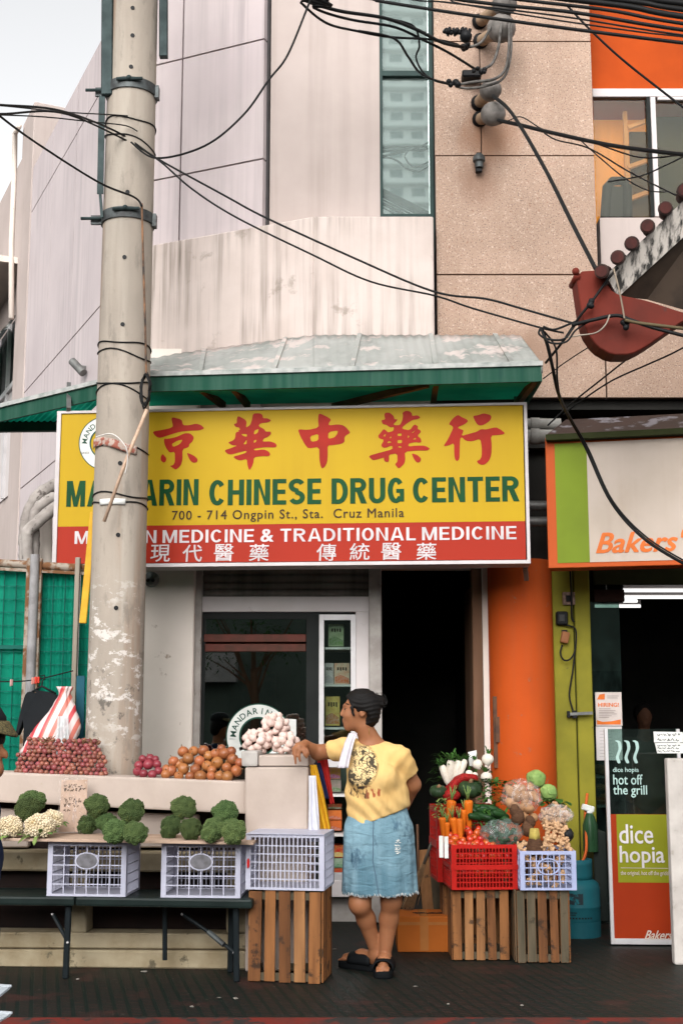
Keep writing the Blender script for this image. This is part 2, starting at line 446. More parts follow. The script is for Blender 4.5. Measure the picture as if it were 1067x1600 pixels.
def mat(name, c, c2=None, rough=.7, scale=5, st=(1, 1, 1), lo=.4, hi=.65, bump=0, bs=60, bd=.003, metal=0, spec=.12,
        spots=None, streak=None, rnd=0, hue=0, transl=0, coat=0, sss=0, detail=5):
    m = MT(name); m.p(Roughness=rough, Metallic=metal); m.b.inputs['Specular IOR Level'].default_value = spec
    if c2 is None: c2 = tuple(x*.75 for x in c)
    col = m.mix(m.ramp(m.noise(scale, st, detail), lo, hi), c, c2)
    if spots:                                             # (colour, scale, threshold, stretch)
        col = m.mix(m.ramp(m.noise(spots[1], spots[3] if len(spots) > 3 else (1, 1, 1), 6, .65), spots[2], spots[2]+.06), col, spots[0])
    if streak:                                            # (colour, amount, frequency, threshold)
        f = m.ramp(m.noise(streak[2], (1, 1, .03), 6, .6), streak[3], streak[3]+.22)
        g = m.ramp(m.noise(.9, (1, 1, 1), 3), .35, .65)
        col = m.mix(m.mul(m.mul(f, g), streak[1]), col, streak[0])
    if rnd or hue:
        oi = m.n('ShaderNodeObjectInfo'); h = m.n('ShaderNodeHueSaturation')
        v = m.n('ShaderNodeMapRange'); v.inputs['To Min'].default_value = 1-rnd; v.inputs['To Max'].default_value = 1+rnd
        m.l(oi.outputs['Random'], v.inputs['Value']); m.l(v.outputs[0], h.inputs['Value'])
        if hue:
            w = m.n('ShaderNodeMath', operation='MULTIPLY_ADD'); q = m.mul(m.mul(oi.outputs['Random'], 7.31), 1.0, 'MODULO')
            m.l(q, w.inputs[0]); w.inputs[1].default_value = hue*2; w.inputs[2].default_value = .5-hue; m.l(w.outputs[0], h.inputs['Hue'])
        m.l(col, h.inputs['Color']); col = h.outputs[0]
    m.col(col)
    if bump: m.bump(m.noise(bs, st, 6, .6), bd, bump)
    if coat: m.b.inputs['Coat Weight'].default_value = coat; m.b.inputs['Coat Roughness'].default_value = .15
    if sss:
        m.b.inputs['Subsurface Weight'].default_value = sss; m.b.inputs['Subsurface Radius'].default_value = (.01, .004, .002); m.b.inputs['Subsurface Scale'].default_value = .5
    if transl:
        tr = m.n('ShaderNodeBsdfTranslucent'); mx = m.n('ShaderNodeMixShader'); mx.inputs[0].default_value = transl
        if isinstance(col, tuple): tr.inputs[0].default_value = (*col, 1)
        else: m.l(col, tr.inputs[0])
        m.l(m.b.outputs[0], mx.inputs[1]); m.l(tr.outputs[0], mx.inputs[2]); m.l(mx.outputs[0], m.out.inputs[0])
    return m.m
def glass(name, tint=(.8, .9, .87), refl=.12, rough=.01, ior=1.5, haze=0, hazec=(.5, .5, .5)):
    m = MT(name); m.N.remove(m.b)
    tr = m.n('ShaderNodeBsdfTransparent'); tr.inputs[0].default_value = (*tint, 1)
    gl = m.n('ShaderNodeBsdfGlossy'); gl.inputs['Roughness'].default_value = rough; gl.inputs[0].default_value = (.95, 1, .98, 1)
    lw = m.n('ShaderNodeFresnel'); lw.inputs[0].default_value = ior
    f = m.mul(lw.outputs[0], refl, 'ADD'); mx = m.n('ShaderNodeMixShader')
    m.l(f, mx.inputs[0]); m.l(tr.outputs[0], mx.inputs[1]); m.l(gl.outputs[0], mx.inputs[2]); last = mx
    if haze:
        df = m.n('ShaderNodeBsdfDiffuse'); df.inputs[0].default_value = (*hazec, 1); m2 = m.n('ShaderNodeMixShader')
        m.l(m.mul(m.ramp(m.noise(9, (1, 1, .6), 4), .3, .7), haze), m2.inputs[0])
        m.l(last.outputs[0], m2.inputs[1]); m.l(df.outputs[0], m2.inputs[2]); last = m2
    m.l(last.outputs[0], m.out.inputs[0]); return m.m
def film(name, c=(.8, .8, .82), dens=.25):
    m = MT(name); m.col(c); m.p(Roughness=.18)
    tr = m.n('ShaderNodeBsdfTransparent'); mx = m.n('ShaderNodeMixShader')
    f = m.mul(m.ramp(m.noise(17, (1, 1, .45), 3, .5, 2.5), .50, .72), .5)
    m.l(m.mul(f, dens, 'ADD'), mx.inputs[0]); m.l(tr.outputs[0], mx.inputs[1]); m.l(m.b.outputs[0], mx.inputs[2])
    m.l(mx.outputs[0], m.out.inputs[0]); m.bump(m.noise(28, (1, 1, .6), 3), .012, .7)
    return m.m
def emit(name, c, e):
    m = MT(name); m.N.remove(m.b); x = m.n('ShaderNodeEmission'); x.inputs[0].default_value = (*c, 1); x.inputs[1].default_value = e
    m.l(x.outputs[0], m.out.inputs[0]); return m.m
# ================================================================ materials of the place
GRIME = (.10, .085, .07)
M = {}
M['wall_white'] = mat('painted render', (.47, .395, .365), (.42, .35, .32), .8, 1.5, streak=((.27, .22, .19), .5, 9, .50), bump=.15, bs=90)
M['cladding'] = mat('metal cladding', (.54, .465, .46), (.48, .41, .41), .5, 1.2, streak=((.30, .26, .26), .6, 16, .46))
M['joint'] = mat('joint', (.06, .055, .055), rough=.9)
M['band'] = mat('streaked parapet render', (.56, .475, .435), (.49, .41, .37), .85, 2, streak=((.17, .14, .115), .95, 20, .44), spots=((.38, .32, .28), 3, .62), bump=.25, bs=70)
M['pillar'] = mat('old white paint', (.76, .67, .60), (.68, .60, .53), .8, 2.5, spots=((.36, .27, .2), 7, .66), bump=.2, bs=60)
M['frame_white'] = mat('white frame', (.60, .55, .54), (.54, .49, .47), .5, 3, spots=((.35, .3, .27), 9, .68))
M['conc_strip'] = mat('grey jamb', (.40, .37, .34), (.28, .25, .23), .85, 6, spots=((.16, .14, .12), 14, .62), bump=.3)
M['black_frame'] = mat('dark frame', (.012, .014, .013), rough=.5)
M['shutter'] = mat('roller shutter', (.26, .23, .205), (.19, .17, .15), .55, 4, streak=((.04, .035, .03), .6, 10, .45))
M['alu'] = mat('aluminium', (.55, .53, .53), (.48, .46, .46), .4, 6, metal=.3)
M['redbrown'] = mat('brown transom', (.12, .035, .025), (.07, .03, .02), .5, 8)
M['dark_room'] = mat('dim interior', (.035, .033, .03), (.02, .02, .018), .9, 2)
M['dim_green'] = mat('dim green wall', (.05, .075, .06), (.03, .05, .04), .8, 1.5)
M['glass'] = glass('shop glass', (.52, .62, .58), .15)
M['glass_clear'] = glass('clear glass', (.86, .92, .9), .05)
M['wood'] = mat('brown wood', (.16, .085, .05), (.09, .05, .03), .7, 8, (1, 1, .15))
M['orange_wall'] = mat('orange wall', (.42, .062, .008), (.34, .05, .007), .8, 2, spots=((.35, .07, .02), 5, .66))
M['orange_col'] = mat('orange column paint', (.46, .068, .006), (.39, .056, .005), .75, 1.6, streak=((.30, .07, .02), .5, 7, .52), spots=((.26, .11, .06), 13, .64), bump=.3, spec=.2)
M['green_paint'] = mat('olive green paint', (.23, .205, .022), (.17, .155, .018), .65, 3, spots=((.12, .1, .03), 10, .66), bump=.15)
M['dark_green'] = mat('dark green', (.03, .035, .012), rough=.8)
M['tower'] = mat('far block render', (.78, .78, .76), rough=.8, scale=.05)
def granite():
    m = MT('exposed aggregate'); m.p(Roughness=.75)
    base = m.mix(m.ramp(m.noise(3), .35, .65), (.42, .285, .21), (.355, .24, .175))
    a = m.mix(m.ramp(m.voro(75, out='Color'), .0, 1), base, base) if 0 else base
    n1 = m.mul(m.ramp(m.noise(85, detail=2), .60, .68), .7); n2 = m.ramp(m.noise(100, (1.1, 1, .93), 2), .575, .63); n3 = m.ramp(m.noise(48, (.95, 1, 1.07), 3), .62, .68)
    c = m.mix(n1, a, (.64, .50, .40)); c = m.mix(m.mul(n2, .85), c, (.13, .09, .07)); c = m.mix(m.mul(n3, .6), c, (.26, .13, .08))
    # rust and soot below the pipe stubs
    def blob(cx, cz, rx, rz):
        sp = m.n('ShaderNodeSeparateXYZ'); m.l(m.coord(), sp.inputs[0])
        dx = m.mul(m.mul(sp.outputs[0], cx, 'SUBTRACT'), 1/rx); dz = m.mul(m.mul(sp.outputs[2], cz, 'SUBTRACT'), 1/rz)
        d = m.mul(m.mul(dx, dx), m.mul(dz, dz), 'ADD'); d = m.mul(d, m.mul(m.noise(6, (1, 1, .5), 5), 1.2), 'ADD')
        return m.ramp(d, 1.3, .55)
    for (px, py, w, h, col) in ((752, 225, .12, .42, (.16, .085, .05)), (765, 215, .28, .3, (.33, .16, .085)), (748, 280, .22, .30, (.22, .12, .075)), (752, 120, .10, .4, (.17, .1, .07)), (830, 545, .9, .22, (.25, .15, .1))):
        p = at(px, py, 8.9)-Vector(BASE_G); c = m.mix(m.mul(blob(p.x, p.z, w, h), .85), c, col)
    sp = m.n('ShaderNodeSeparateXYZ'); m.l(m.coord(), sp.inputs[0])
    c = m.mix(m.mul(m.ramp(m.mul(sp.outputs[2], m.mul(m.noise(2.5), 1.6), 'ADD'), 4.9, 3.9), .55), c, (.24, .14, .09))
    c = m.mix(m.mul(m.ramp(m.noise(5, (1, 1, .08), 5), .55, .75), .4), c, (.24, .15, .1))
    m.col(c); m.bump(m.noise(85, detail=3), .004, .4)
    return m.m

def self_glow(name, c, e):                                  # surface behind the upper window with glow put into its own colour
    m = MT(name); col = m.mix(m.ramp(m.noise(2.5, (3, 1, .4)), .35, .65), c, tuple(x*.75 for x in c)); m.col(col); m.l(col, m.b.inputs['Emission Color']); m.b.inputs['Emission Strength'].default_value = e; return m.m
# ================================================================ ground
def paving():
    m = MT('ribbed paving'); m.p(Roughness=.6); m.b.inputs['Specular IOR Level'].default_value = .2
    br = m.n('ShaderNodeTexBrick'); br.offset = 0; br.squash = 1
    m.l(m.coord((1, 1, 1), (0, 0, R(-13))), br.inputs['Vector'])
    for k, v in (('Scale', 1), ('Mortar Size', .011), ('Mortar Smooth', .15), ('Brick Width', .066), ('Row Height', .033), ('Bias', 0)): br.inputs[k].default_value = v
    br.inputs['Color1'].default_value = (.036, .0155, .012, 1); br.inputs['Color2'].default_value = (.016, .0105, .009, 1); br.inputs['Mortar'].default_value = (.0035, .0085, .0062, 1)
    worn = m.mul(m.ramp(m.noise(1.1, detail=6), .50, .68), .45)
    c = m.mix(worn, br.outputs['Color'], (.005, .0085, .0066))
    c = m.mix(m.mul(m.ramp(m.noise(2.6, detail=7), .57, .68), .7), c, (.048, .016, .013))
    gum = m.ramp(m.voro(2.2), .035, .02); c = m.mix(m.mul(gum, .8), c, (.28, .25, .22))
    dirt = m.ramp(m.noise(38, detail=2), .70, .74); c = m.mix(m.mul(dirt, .5), c, (.16, .13, .1))
    m.col(c)
    inv = m.mul(1.0, br.outputs['Fac'], 'SUBTRACT'); m.bump(inv, .008, .8); m.bump(m.noise(70), .003, .4)
    return m.m
M['paving'] = paving()
M['asphalt'] = mat('asphalt', (.045, .045, .045), (.03, .03, .03), .9, 3, bump=.5, bs=150)
M['kerb_red'] = mat('worn red kerb paint', (.15, .022, .016), (.06, .032, .027), .7, 4, spots=((.03, .028, .026), 5, .50), bump=.3)
KY = 6.335
mb = MB(); mb.quad((-400, -400, -.15), (400, -400, -.15), (400, 900, -.15), (-400, 900, -.15))
tag(mb.build('road', M['asphalt'], loc=(0, 0, -.15)), kind='structure')
mb = MB(); mb.b2((-14, KY, -.3), (14, 15, 0)); tag(mb.build('pavement', M['paving'], loc=(0, 0, 0)), kind='structure')
mb = MB(); mb.b2((-14, KY-.17, -.3), (14, KY-.004, .004)); tag(mb.build('kerb', M['kerb_red'], bevel=.012, seg=2, loc=(0, KY, 0)), kind='structure')

# ================================================================ the white corner building
B1 = thing('corner_building', 'white corner building with streaked parapet band and pale metal cladding above the yellow shop sign', 'building', (0, 9.2, 0))
YF = 9.0
K = Vector((at(420, 200, YF).x, YF, 0))
P_ch = Plane(K, 24.5)
tB = P_ch.uv(196, 300)[0]
KB = P_ch.pt(tB, 0)
P_sd = Plane(KB, 65.2)
def slab(mb, P, a0, a1, z0, z1, d0, d1, mi=0):
    vs = [P.pt(a, b, d) for d in (d0, d1) for a in (a0, a1) for b in (z0, z1)]
    return mb.add(vs, [(0, 1, 3, 2), (4, 6, 7, 5), (0, 4, 5, 1), (2, 3, 7, 6), (0, 2, 6, 4), (1, 5, 7, 3)], mi)
def clad(mb, P, As, Zs, g=.014, t=.05):
    for i in range(len(As)-1):
        for j in range(len(Zs)-1):
            a, b, c, d = As[i]+g/2, As[i+1]-g/2, Zs[j]+g/2, Zs[j+1]-g/2
            q = .035; poly = [(a, c), (b, c), (b, d), (a, d)]
            mb.prism(poly, P, .001, t)
z_top = 8.6
# flat render wall over the shop, left of the glass strip
XL = K.x; XG0, XG1 = at(593, 170, YF).x, at(676, 170, YF).x
mb = MB(); mb.b2((XL+.012, YF, 3.95), (XG0, YF+.2, z_top)); mb.build('upper_wall', M['wall_white'], B1)
# cladding on the canted corner and on the side wall
zc = [3.0, P_ch.hit(415, 252).z, P_ch.hit(420, 65).z, z_top]
mb = MB(); clad(mb, P_ch, [tB, P_ch.uv(289, 200)[0], -.012], zc)
ztop = P_sd.hit(155, 87).z
zs = [.0, P_sd.hit(87, 727).z, P_sd.hit(157, 490).z, P_sd.hit(155, 166).z, ztop]
sa = [P_sd.uv(57, 330)[0], P_sd.uv(93, 200)[0], P_sd.uv(130, 200)[0], 0.0]
zs2 = [0.0]+zs[1:]
clad(mb, P_sd, sa, zs2)
mb.build('cladding', M['cladding'], B1)
mb = MB(); slab(mb, P_ch, tB, 0, 4.0, z_top, -.2, 0); slab(mb, P_sd, sa[0], 0, 0, ztop, -.2, 0)
mb.b2((XL-.02, YF+.03, 3.9), (XL+.014, YF+.2, z_top))
mb.build('backing_wall', M['joint'], B1)
mb = MB(); a1 = P_sd.uv(33, 500)[0]
slab(mb, P_sd, a1, sa[0]-.005, 0, P_sd.hit(66, 155).z, -1.5, .06); mb.build('pier', M['wall_white'], B1, bevel=.01)
zt2 = P_sd.hit(36, 228).z
af = P_sd.uv(-40, 300)[0]
mb = MB(); slab(mb, P_sd, af, a1-.004, 0, zt2, -.5, -.06); mb.build('side_wall', M['wall_white'], B1)
# overhang and window further along the side
mb = MB(); za, zb = P_sd.hit(25, 425).z, P_sd.hit(25, 455).z
slab(mb, P_sd, af, a1-.01, za-.05, za+.02, -.06, .55); mb.build('eave', M['pillar'], B1)
m1 = MB(); w0, w1 = P_sd.uv(-20, 560)[0], P_sd.uv(27, 560)[0]; wz1, wz0 = P_sd.hit(20, 495).z, P_sd.hit(20, 640).z
M['side_glass'] = glass('green casement glass', (.25, .5, .42), .35, .05)
slab(m1, P_sd, w0, w1, wz0, wz1, -.058, -.05); wn = m1.build('window', M['black_frame'], B1)
BASE[wn.name] = BASE[B1.name]
m1 = MB()
for k in range(3):
    u0 = w0+(w1-w0)*(k/3)+.02; u1 = w0+(w1-w0)*((k+1)/3)-.02
    a = P_sd.pt(u0, wz1-.05, 0); b = P_sd.pt(u1, wz1-.05, 0); c = P_sd.pt(u1, wz0+.45, .45); d = P_sd.pt(u0, wz0+.45, .45)
    m1.quad(a, b, c, d)
m1.build('casement', M['side_glass'], wn, solid=.012)
m1 = MB()
for k in range(4):
    u = w0+(w1-w0)*k/3; slab(m1, P_sd, u-.025, u+.025, wz0-.9, wz1, -.05, -.01)
slab(m1, P_sd, w0, w1, wz0+.3, wz0+.36, -.049, -.012); m1.build('frame', M['alu'], wn)
m1 = MB(); slab(m1, P_sd, w0, w1, wz0-.9, wz0+.3, -.056, -.045); m1.build('pane', M['frame_white'], wn)
mb = MB()   # downpipe beside the pier
pp = [P_sd.hit(*q)+P_sd.n*.12 for q in ((48, 200), (41, 212), (40, 280), (36, 380), (36, 500))]
mb.tube(pp, .03, 8); mb.build('downpipe', M['pillar'], B1, smooth=True)

# parapet band round the corner
YB = 8.75
P_b0 = Plane((at(490, 440, YB).x, YB, 0), 0); P_b1 = Plane(P_b0.O, 24.5)
bz0, bz1 = at(600, 548, YB).z, at(600, 338, YB).z
mb = MB(); bR = P_b0.uv(678, 440)[0]; bL = P_b1.uv(205, 440)[0]
N1 = P_b1.n; J = Vector((0, .3, 0))
pl = [P_b1.pt(bL, 0), P_b0.O.copy(), P_b0.pt(bR, 0)]; bk = [p.copy() for p in pl]
bk[0] = pl[0]-N1*.24; bk[1] = pl[1]+Vector((-.05, .24, 0)); bk[2] = pl[2]+Vector((0, .24, 0))
for i in (0, 1):
    a, b, c, d = pl[i], pl[i+1], bk[i+1], bk[i]
    vs = [Vector((q.x, q.y, z)) for z in (bz0, bz1) for q in (a, b, c, d)]
    mb.add(vs, [(0, 1, 2, 3), (4, 7, 6, 5), (0, 4, 5, 1), (2, 6, 7, 3), (1, 5, 6, 2), (0, 3, 7, 4)])
mb.build('parapet_band', M['band'], B1, bevel=.008)
# tall glass strip
mb = MB(); zf0, zf1 = at(634, 337, YF).z, z_top; zm = at(634, 114, YF).z
mb.b2((XG0, YF+.0, zf0-.3), (XG0+.022, YF+.1, zf1)); mb.b2((XG1-.03, YF-.02, zf0-.3), (XG1, YF+.1, zf1))
mb.b2((XG0+.022, YF+.002, zm-.02), (XG1-.03, YF+.08, zm+.02)); mb.b2((XG0+.022, YF+.002, zf0-.3), (XG1-.03, YF+.08, zf0+.015))
M['teal_frame'] = mat('dark green frame', (.02, .045, .04), rough=.4)
gs = mb.build('strip_window', M['teal_frame'], B1); BASE[gs.name] = BASE[B1.name]
def mirror_glass():
    m = MT('reflective green glass'); m.N.remove(m.b)
    gl = m.n('ShaderNodeBsdfGlossy'); gl.inputs[0].default_value = (.80, .95, .91, 1); gl.inputs['Roughness'].default_value = .02
    df = m.n('ShaderNodeBsdfDiffuse'); df.inputs[0].default_value = (.56, .68, .64, 1); mx = m.n('ShaderNodeMixShader'); mx.inputs[0].default_value = .26
    bm_ = m.n('ShaderNodeBump'); bm_.inputs['Distance'].default_value = .01; bm_.inputs['Strength'].default_value = .03
    m.l(m.noise(2.2, (1, 1, 1), 1), bm_.inputs['Height']); m.l(bm_.outputs[0], gl.inputs['Normal'])
    m.l(gl.outputs[0], mx.inputs[1]); m.l(df.outputs[0], mx.inputs[2]); m.l(mx.outputs[0], m.out.inputs[0]); return m.m
M['mirror'] = mirror_glass()
mb = MB(); mb.b2((XG0+.022, YF+.04, zf0), (XG1-.03, YF+.06, zf1)); mb.build('pane', M['mirror'], gs)
mb = MB(); mb.b2((XG0, YF+.11, 3.95), (XG1, YF+.2, z_top)); mb.build('shaft_wall', M['dark_room'], B1)

# ---------------- ground floor of the shop
YG = 9.2
def X(px, Y, py=1150): return at(px, py, Y).x
def Z(py, Y): return at(533, py, Y).z
mb = MB()
mb.b2((X(222, YG), YG, Z(888, YG)), (X(770, YG), YG+.15, 4.1)); mb.b2((X(225, 9.26), 9.36, 3.98), (X(770, YG), 9.5, 4.08))
mb.build('lintel_wall', M['pillar'], B1)
mb = MB(); mb.b2((X(221, 9.0), 9.0, 0), (X(300, 9.0), 9.35, 3.9)); mb.build('shop_pillar', M['pillar'], B1, bevel=.008)
mb = MB(); mb.b2((X(300, 9.08), 9.08, 0), (X(312, 9.08), 9.35, 2.9)); mb.build('shutter_guide', M['conc_strip'], B1)
mb = MB(); zz = [Z(p, 9.12) for p in (884, 897, 909, 920, 931)]
for i in range(4):
    mb.tube([(X(313, 9.12), 9.17, (zz[i]+zz[i+1])/2), (X(577, 9.12), 9.17, (zz[i]+zz[i+1])/2)], (zz[i]-zz[i+1])*.54, 12)
mb.build('roller_shutter', M['shutter'], B1, smooth=40)
mb = MB(); mb.px(313, 932, 577, 956, 9.12, .1); mb.px(556, 956, 577, 1400, 9.12, .1); mb.px(313, 1376, 556, 1402, 9.12, .34)
mb.build('window_surround', M['frame_white'], B1, bevel=.004)
mb = MB(); mb.px(577, 888, 597, 1442, 9.07, .26); mb.build('jamb', M['conc_strip'], B1, bevel=.006)
mb = MB(); mb.px(313, 1402, 577, 1445, 9.2, .2); mb.build('plinth', M['conc_strip'], B1)
# black window
mb = MB()
for r in ((313, 956, 500, 967), (313, 967, 318, 1376), (478, 967, 498, 1376), (318, 1366, 478, 1376), (500, 956, 556, 961)): mb.px(*r, 9.15, .05)
wd = mb.build('display_window', M['black_frame'], B1); BASE[wd.name] = BASE[B1.name]
mb = MB(); mb.px(319, 991, 478, 1003, 9.145, .05); mb.px(319, 1006, 478, 1018, 9.15, .05); mb.build('transom', M['redbrown'], wd, bevel=.003)
mb = MB(); mb.px(318, 967, 478, 991, 9.17, .008); mb.px(318, 1018, 478, 1366, 9.17, .008); mb.build('pane', M['glass'], wd)
mb = MB()
for r in ((498, 960, 506, 1376), (548, 960, 556, 1376), (506, 960, 548, 969), (506, 1186, 548, 1199), (506, 1364, 548, 1376)): mb.px(*r, 9.13, .045)
cs = mb.build('narrow_sash', M['alu'], B1, bevel=.002); BASE[cs.name] = BASE[B1.name]
mb = MB(); mb.px(506, 969, 548, 1186, 9.145, .006); mb.build('pane', M['glass_clear'], cs)
SH = (1013, 1071, 1138, 1243, 1305)
M['shelf_white'] = mat('white shelf', (.66, .63, .6), rough=.5)
mb = MB()
for y in SH: mb.b2((X(500, 9.2), 9.19, Z(y, 9.2)-.008), (X(556, 9.2), 9.62, Z(y, 9.2)+.008))
mb.b2((X(500, 9.2), 9.19, Z(1376, 9.2)-.02), (X(556, 9.2), 9.62, Z(1376, 9.2)+.002))
mb.build('display_shelf', M['shelf_white'], B1)
mb = MB()
mb.b2((X(499, 9.2)-.02, 9.21, .2), (X(499, 9.2), 9.62, 2.1)); mb.b2((X(557, 9.2), 9.23, .2), (X(557, 9.2)+.02, 9.62, 2.1)); mb.b2((X(499, 9.2), 9.63, .2), (X(557, 9.2), 9.66, 2.1))
mb.build('cabinet_wall', mat('cabinet lining', (.10, .13, .11), rough=.5), B1)
# room behind window and doorway
xa, xb = X(300, 9.3), X(772, 9.3)
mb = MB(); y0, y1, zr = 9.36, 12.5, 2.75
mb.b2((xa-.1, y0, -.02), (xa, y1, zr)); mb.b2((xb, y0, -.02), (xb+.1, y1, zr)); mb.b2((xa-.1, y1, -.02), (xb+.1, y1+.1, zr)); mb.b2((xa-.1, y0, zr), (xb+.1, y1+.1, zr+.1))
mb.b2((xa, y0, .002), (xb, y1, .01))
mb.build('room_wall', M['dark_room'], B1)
mb = MB(); mb.px(741, 888, 757, 1445, 9.12, .12); mb.bar(at(739, 960, 9.15), at(742, 1170, 9.15), .02, .03); mb.build('door_frame', M['wood'], B1, bevel=.004)
mb = MB(); mb.px(757, 888, 771, 1445, 9.1, .2); mb.build('door_jamb', M['pillar'], B1, bevel=.004)
mb = MB(); x0 = X(757, 9.2); mb.b2((x0-.06, 9.26, .02), (x0-.02, 9.95, 2.35)); mb.build('open_door', M['wood'], B1)
mb = MB()
for k, (x, z, w, h) in enumerate(((-.55, .9, .5, .35), (-.2, 1.35, .35, .2), (-.75, 1.5, .3, .3), (-.35, .35, .8, .5), (-.05, 1.75, .3, .25))):
    mb.b2((x-w/2, 11.7, z), (x+w/2, 12.1, z+h))
mb.build('back_shelf', mat('dim goods', (.09, .06, .045), (.03, .04, .035), .7, 9, lo=.45, hi=.55), B1)
# round logo on the window glass
M['sticker'] = mat('white vinyl', (.72, .72, .68), rough=.5); M['sticker_green'] = mat('green vinyl', (.02, .075, .05), rough=.5); M['red_vinyl'] = mat('red vinyl', (.5, .02, .02), rough=.5)
def roundel(P, cx, cy, rx, ry, parent, back=None, off=.002, letters='MANDARIN', tail='DRUG CENTER', inner=.62):
    def ring(r): return [(cx+rx*r*math.cos(t), cy-ry*r*math.sin(t)) for t in [2*math.pi*i/56 for i in range(56)]]
    mb = MB(); put_shape(mb, [ring(1), ring(inner)], P, off); o = mb.build('logo_ring', M['sticker'], parent)
    mb = MB(); put_shape(mb, [ring(1.035), ring(1.003)], P, off); put_shape(mb, [ring(inner), ring(inner-.05)], P, off+.001)
    c = Vector((cx, cy)); rm = (1+inner)/2
    def arc(txt, a0, a1, h):
        for i, ch in enumerate(txt):
            if ch == ' ': continue
            t = a0+(a1-a0)*i/(len(txt)-1); vs, fs = text_mesh(ch, .012)
            mx = max(v.x for v in vs); mn = min(v.x for v in vs)
            vv = []
            for v in vs:
                lx = (v.x-(mx+mn)/2)*h*1.35; ly = (v.y-.36)*h*1.35
                dx, dy = math.cos(t), math.sin(t)
                q = (cx+rx*rm*dx+(lx*dy+ly*dx)*rx, cy-(ry*rm*dy+(-lx*dx+ly*dy)*ry))
                a, b = P.uv(*q); vv.append(P.pt(a, b, off+.0016+(.001 if v.z > 0 else 0)))
            mb.add(vv, fs)
    arc(letters, R(174), R(66), .2); arc(tail, R(38), R(-80), .16)
    mb.build('logo_lettering', M['sticker_green'], parent)
P_win = Plane((0, 9.168, 0), 0)
roundel(P_win, 404, 1151, 49, 50, wd)
mb = MB(); put_text(mb, 'SINCE', P_win, 358, 1153, 368, 1156); mb.build('small_lettering', M['sticker_green'], wd)
mb = MB(); put_shape(mb, [[(374, 1168), (380, 1166), (381, 1171), (375, 1173)]], P_win); mb.build('red_mark', M['red_vinyl'], wd)
mb = MB(); put_shape(mb, [[(446, 1123), (463, 1124), (463, 1160), (446, 1160)]], P_win); mb.build('paper_notice', M['sticker'], wd)
# security camera eye by the pillar and the wall camera
def tiny(name, label, cat, fn, m, smooth=40):
    mb = MB(); fn(mb); return tag(mb.build(name, m, smooth=smooth), label, cat)
M['black'] = mat('black plastic', (.012, .012, .013), rough=.45)
M['grey_metal'] = mat('dull grey metal', (.20, .20, .19), (.13, .13, .125), .45, 12, metal=.5)
p = at(237, 905, 8.95)
t = thing('security_light', 'round grey twin-eyed fitting on the white shop pillar under the sign', 'fitting', p)
mb = MB(); mb.lathe([(.0, -.03), (.05, -.03), (.055, .0), (.045, .03), (0, .045)], p, 16, Matrix.Rotation(R(75), 3, 'X')); mb.build('housing', M['grey_metal'], t, smooth=True)
mb = MB(); [mb.ball(p+Vector((dx, -.047, -.012)), .014, 2) for dx in (-.018, .018)]; mb.build('lens', M['black'], t, smooth=True)
p = P_sd.hit(144, 575)+P_sd.n*.12
t = thing('wall_camera', 'small dark wall camera on the side wall left of the utility pole', 'camera', p)
mb = MB(); mb.tube([p+Vector((-.05, .02, .05)), p+Vector((.06, -.05, -.07))], .035, 10); mb.build('camera_body', M['grey_metal'], t, smooth=40)
mb = MB(); mb.bar(p, p-P_sd.n*.13, .02); mb.build('bracket', M['grey_metal'], t)

# ================================================================ the granite-clad building on the right with the bakery below
BASE_G = (2.0, 9.0, 0)
B2 = thing('granite_building', 'tan pebble-clad building with orange upper wall beside the white corner building', 'building', BASE_G)
M['granite'] = granite()
YA = 8.9
def XA(px, py=250): return at(px, py, YA).x
zl = [at(800, p, YA).z for p in (622, 429, 243, 65, -160)]
mb = MB(); PA = Plane((0, YA+.05, 0), 0)
def panel(x0, x1, z0, z1, g=.006): mb.prism([(x0+g, z0+g), (x1-g, z0+g), (x1-g, z1-g), (x0+g, z1-g)], PA, 0, .05)
x0, xm, x1, xr = XA(679), XA(752), XA(929), XA(1400)
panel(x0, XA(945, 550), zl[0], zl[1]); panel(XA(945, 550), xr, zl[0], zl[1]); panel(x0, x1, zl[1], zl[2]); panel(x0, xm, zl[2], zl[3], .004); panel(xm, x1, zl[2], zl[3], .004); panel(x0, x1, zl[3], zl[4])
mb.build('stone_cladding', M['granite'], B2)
mb = MB(); mb.b2((x0+.004, YA+.05, zl[0]), (x1, YA+.6, zl[4])); mb.b2((x1, YA+.05, zl[0]), (xr, YA+.6, zl[1])); mb.build('core_wall', M['joint'], B2)
mb = MB(); mb.b2((x1, YA+.22, at(990, 138, YA).z), (xr, YA+.6, zl[4])); mb.build('orange_wall', M['orange_wall'], B2)
# window of the upper floor
yw = YA+.16
mb = MB(); f = lambda a, b, c, d: mb.px(a, b, c, d, yw, .06)
f(925, 138, 1240, 151); f(1019, 151, 1027, 338); f(1160, 151, 1168, 338); f(1027, 151, 1160, 156)
uw = mb.build('upper_window', M['frame_white'], B2, bevel=.004); BASE[uw.name] = BASE[B2.name]
mb = MB(); mb.px(929, 151, 1019, 338, yw+.03, .006); mb.px(1027, 156, 1160, 338, yw+.03, .006); mb.build('pane', glass('window glass', (.9, .88, .8), -.028), uw)
mb = MB(); mb.px(1013, 151, 1018, 338, yw-.004, .05); mb.build('gasket', M['black_frame'], uw)
mb = MB(); mb.px(938, 340, 1240, 432, YA+.1, .4); mb.build('sill_wall', M['wall_white'], B2)
mb = MB(); mb.px(900, 120, 1026, 380, yw+.35, .05); mb.build('curtain', self_glow('self-glowing amber curtain', (.70, .25, .02), .6), uw)  # emission added so the enclosed curtain reads bright; no lamp modelled
mb = MB(); mb.px(976, 151, 982, 345, yw+.2, .04)
for y in (200, 262, 312): mb.bar(at(980, y, yw+.2), at(1018, y-14, yw+.2), .035, .03)
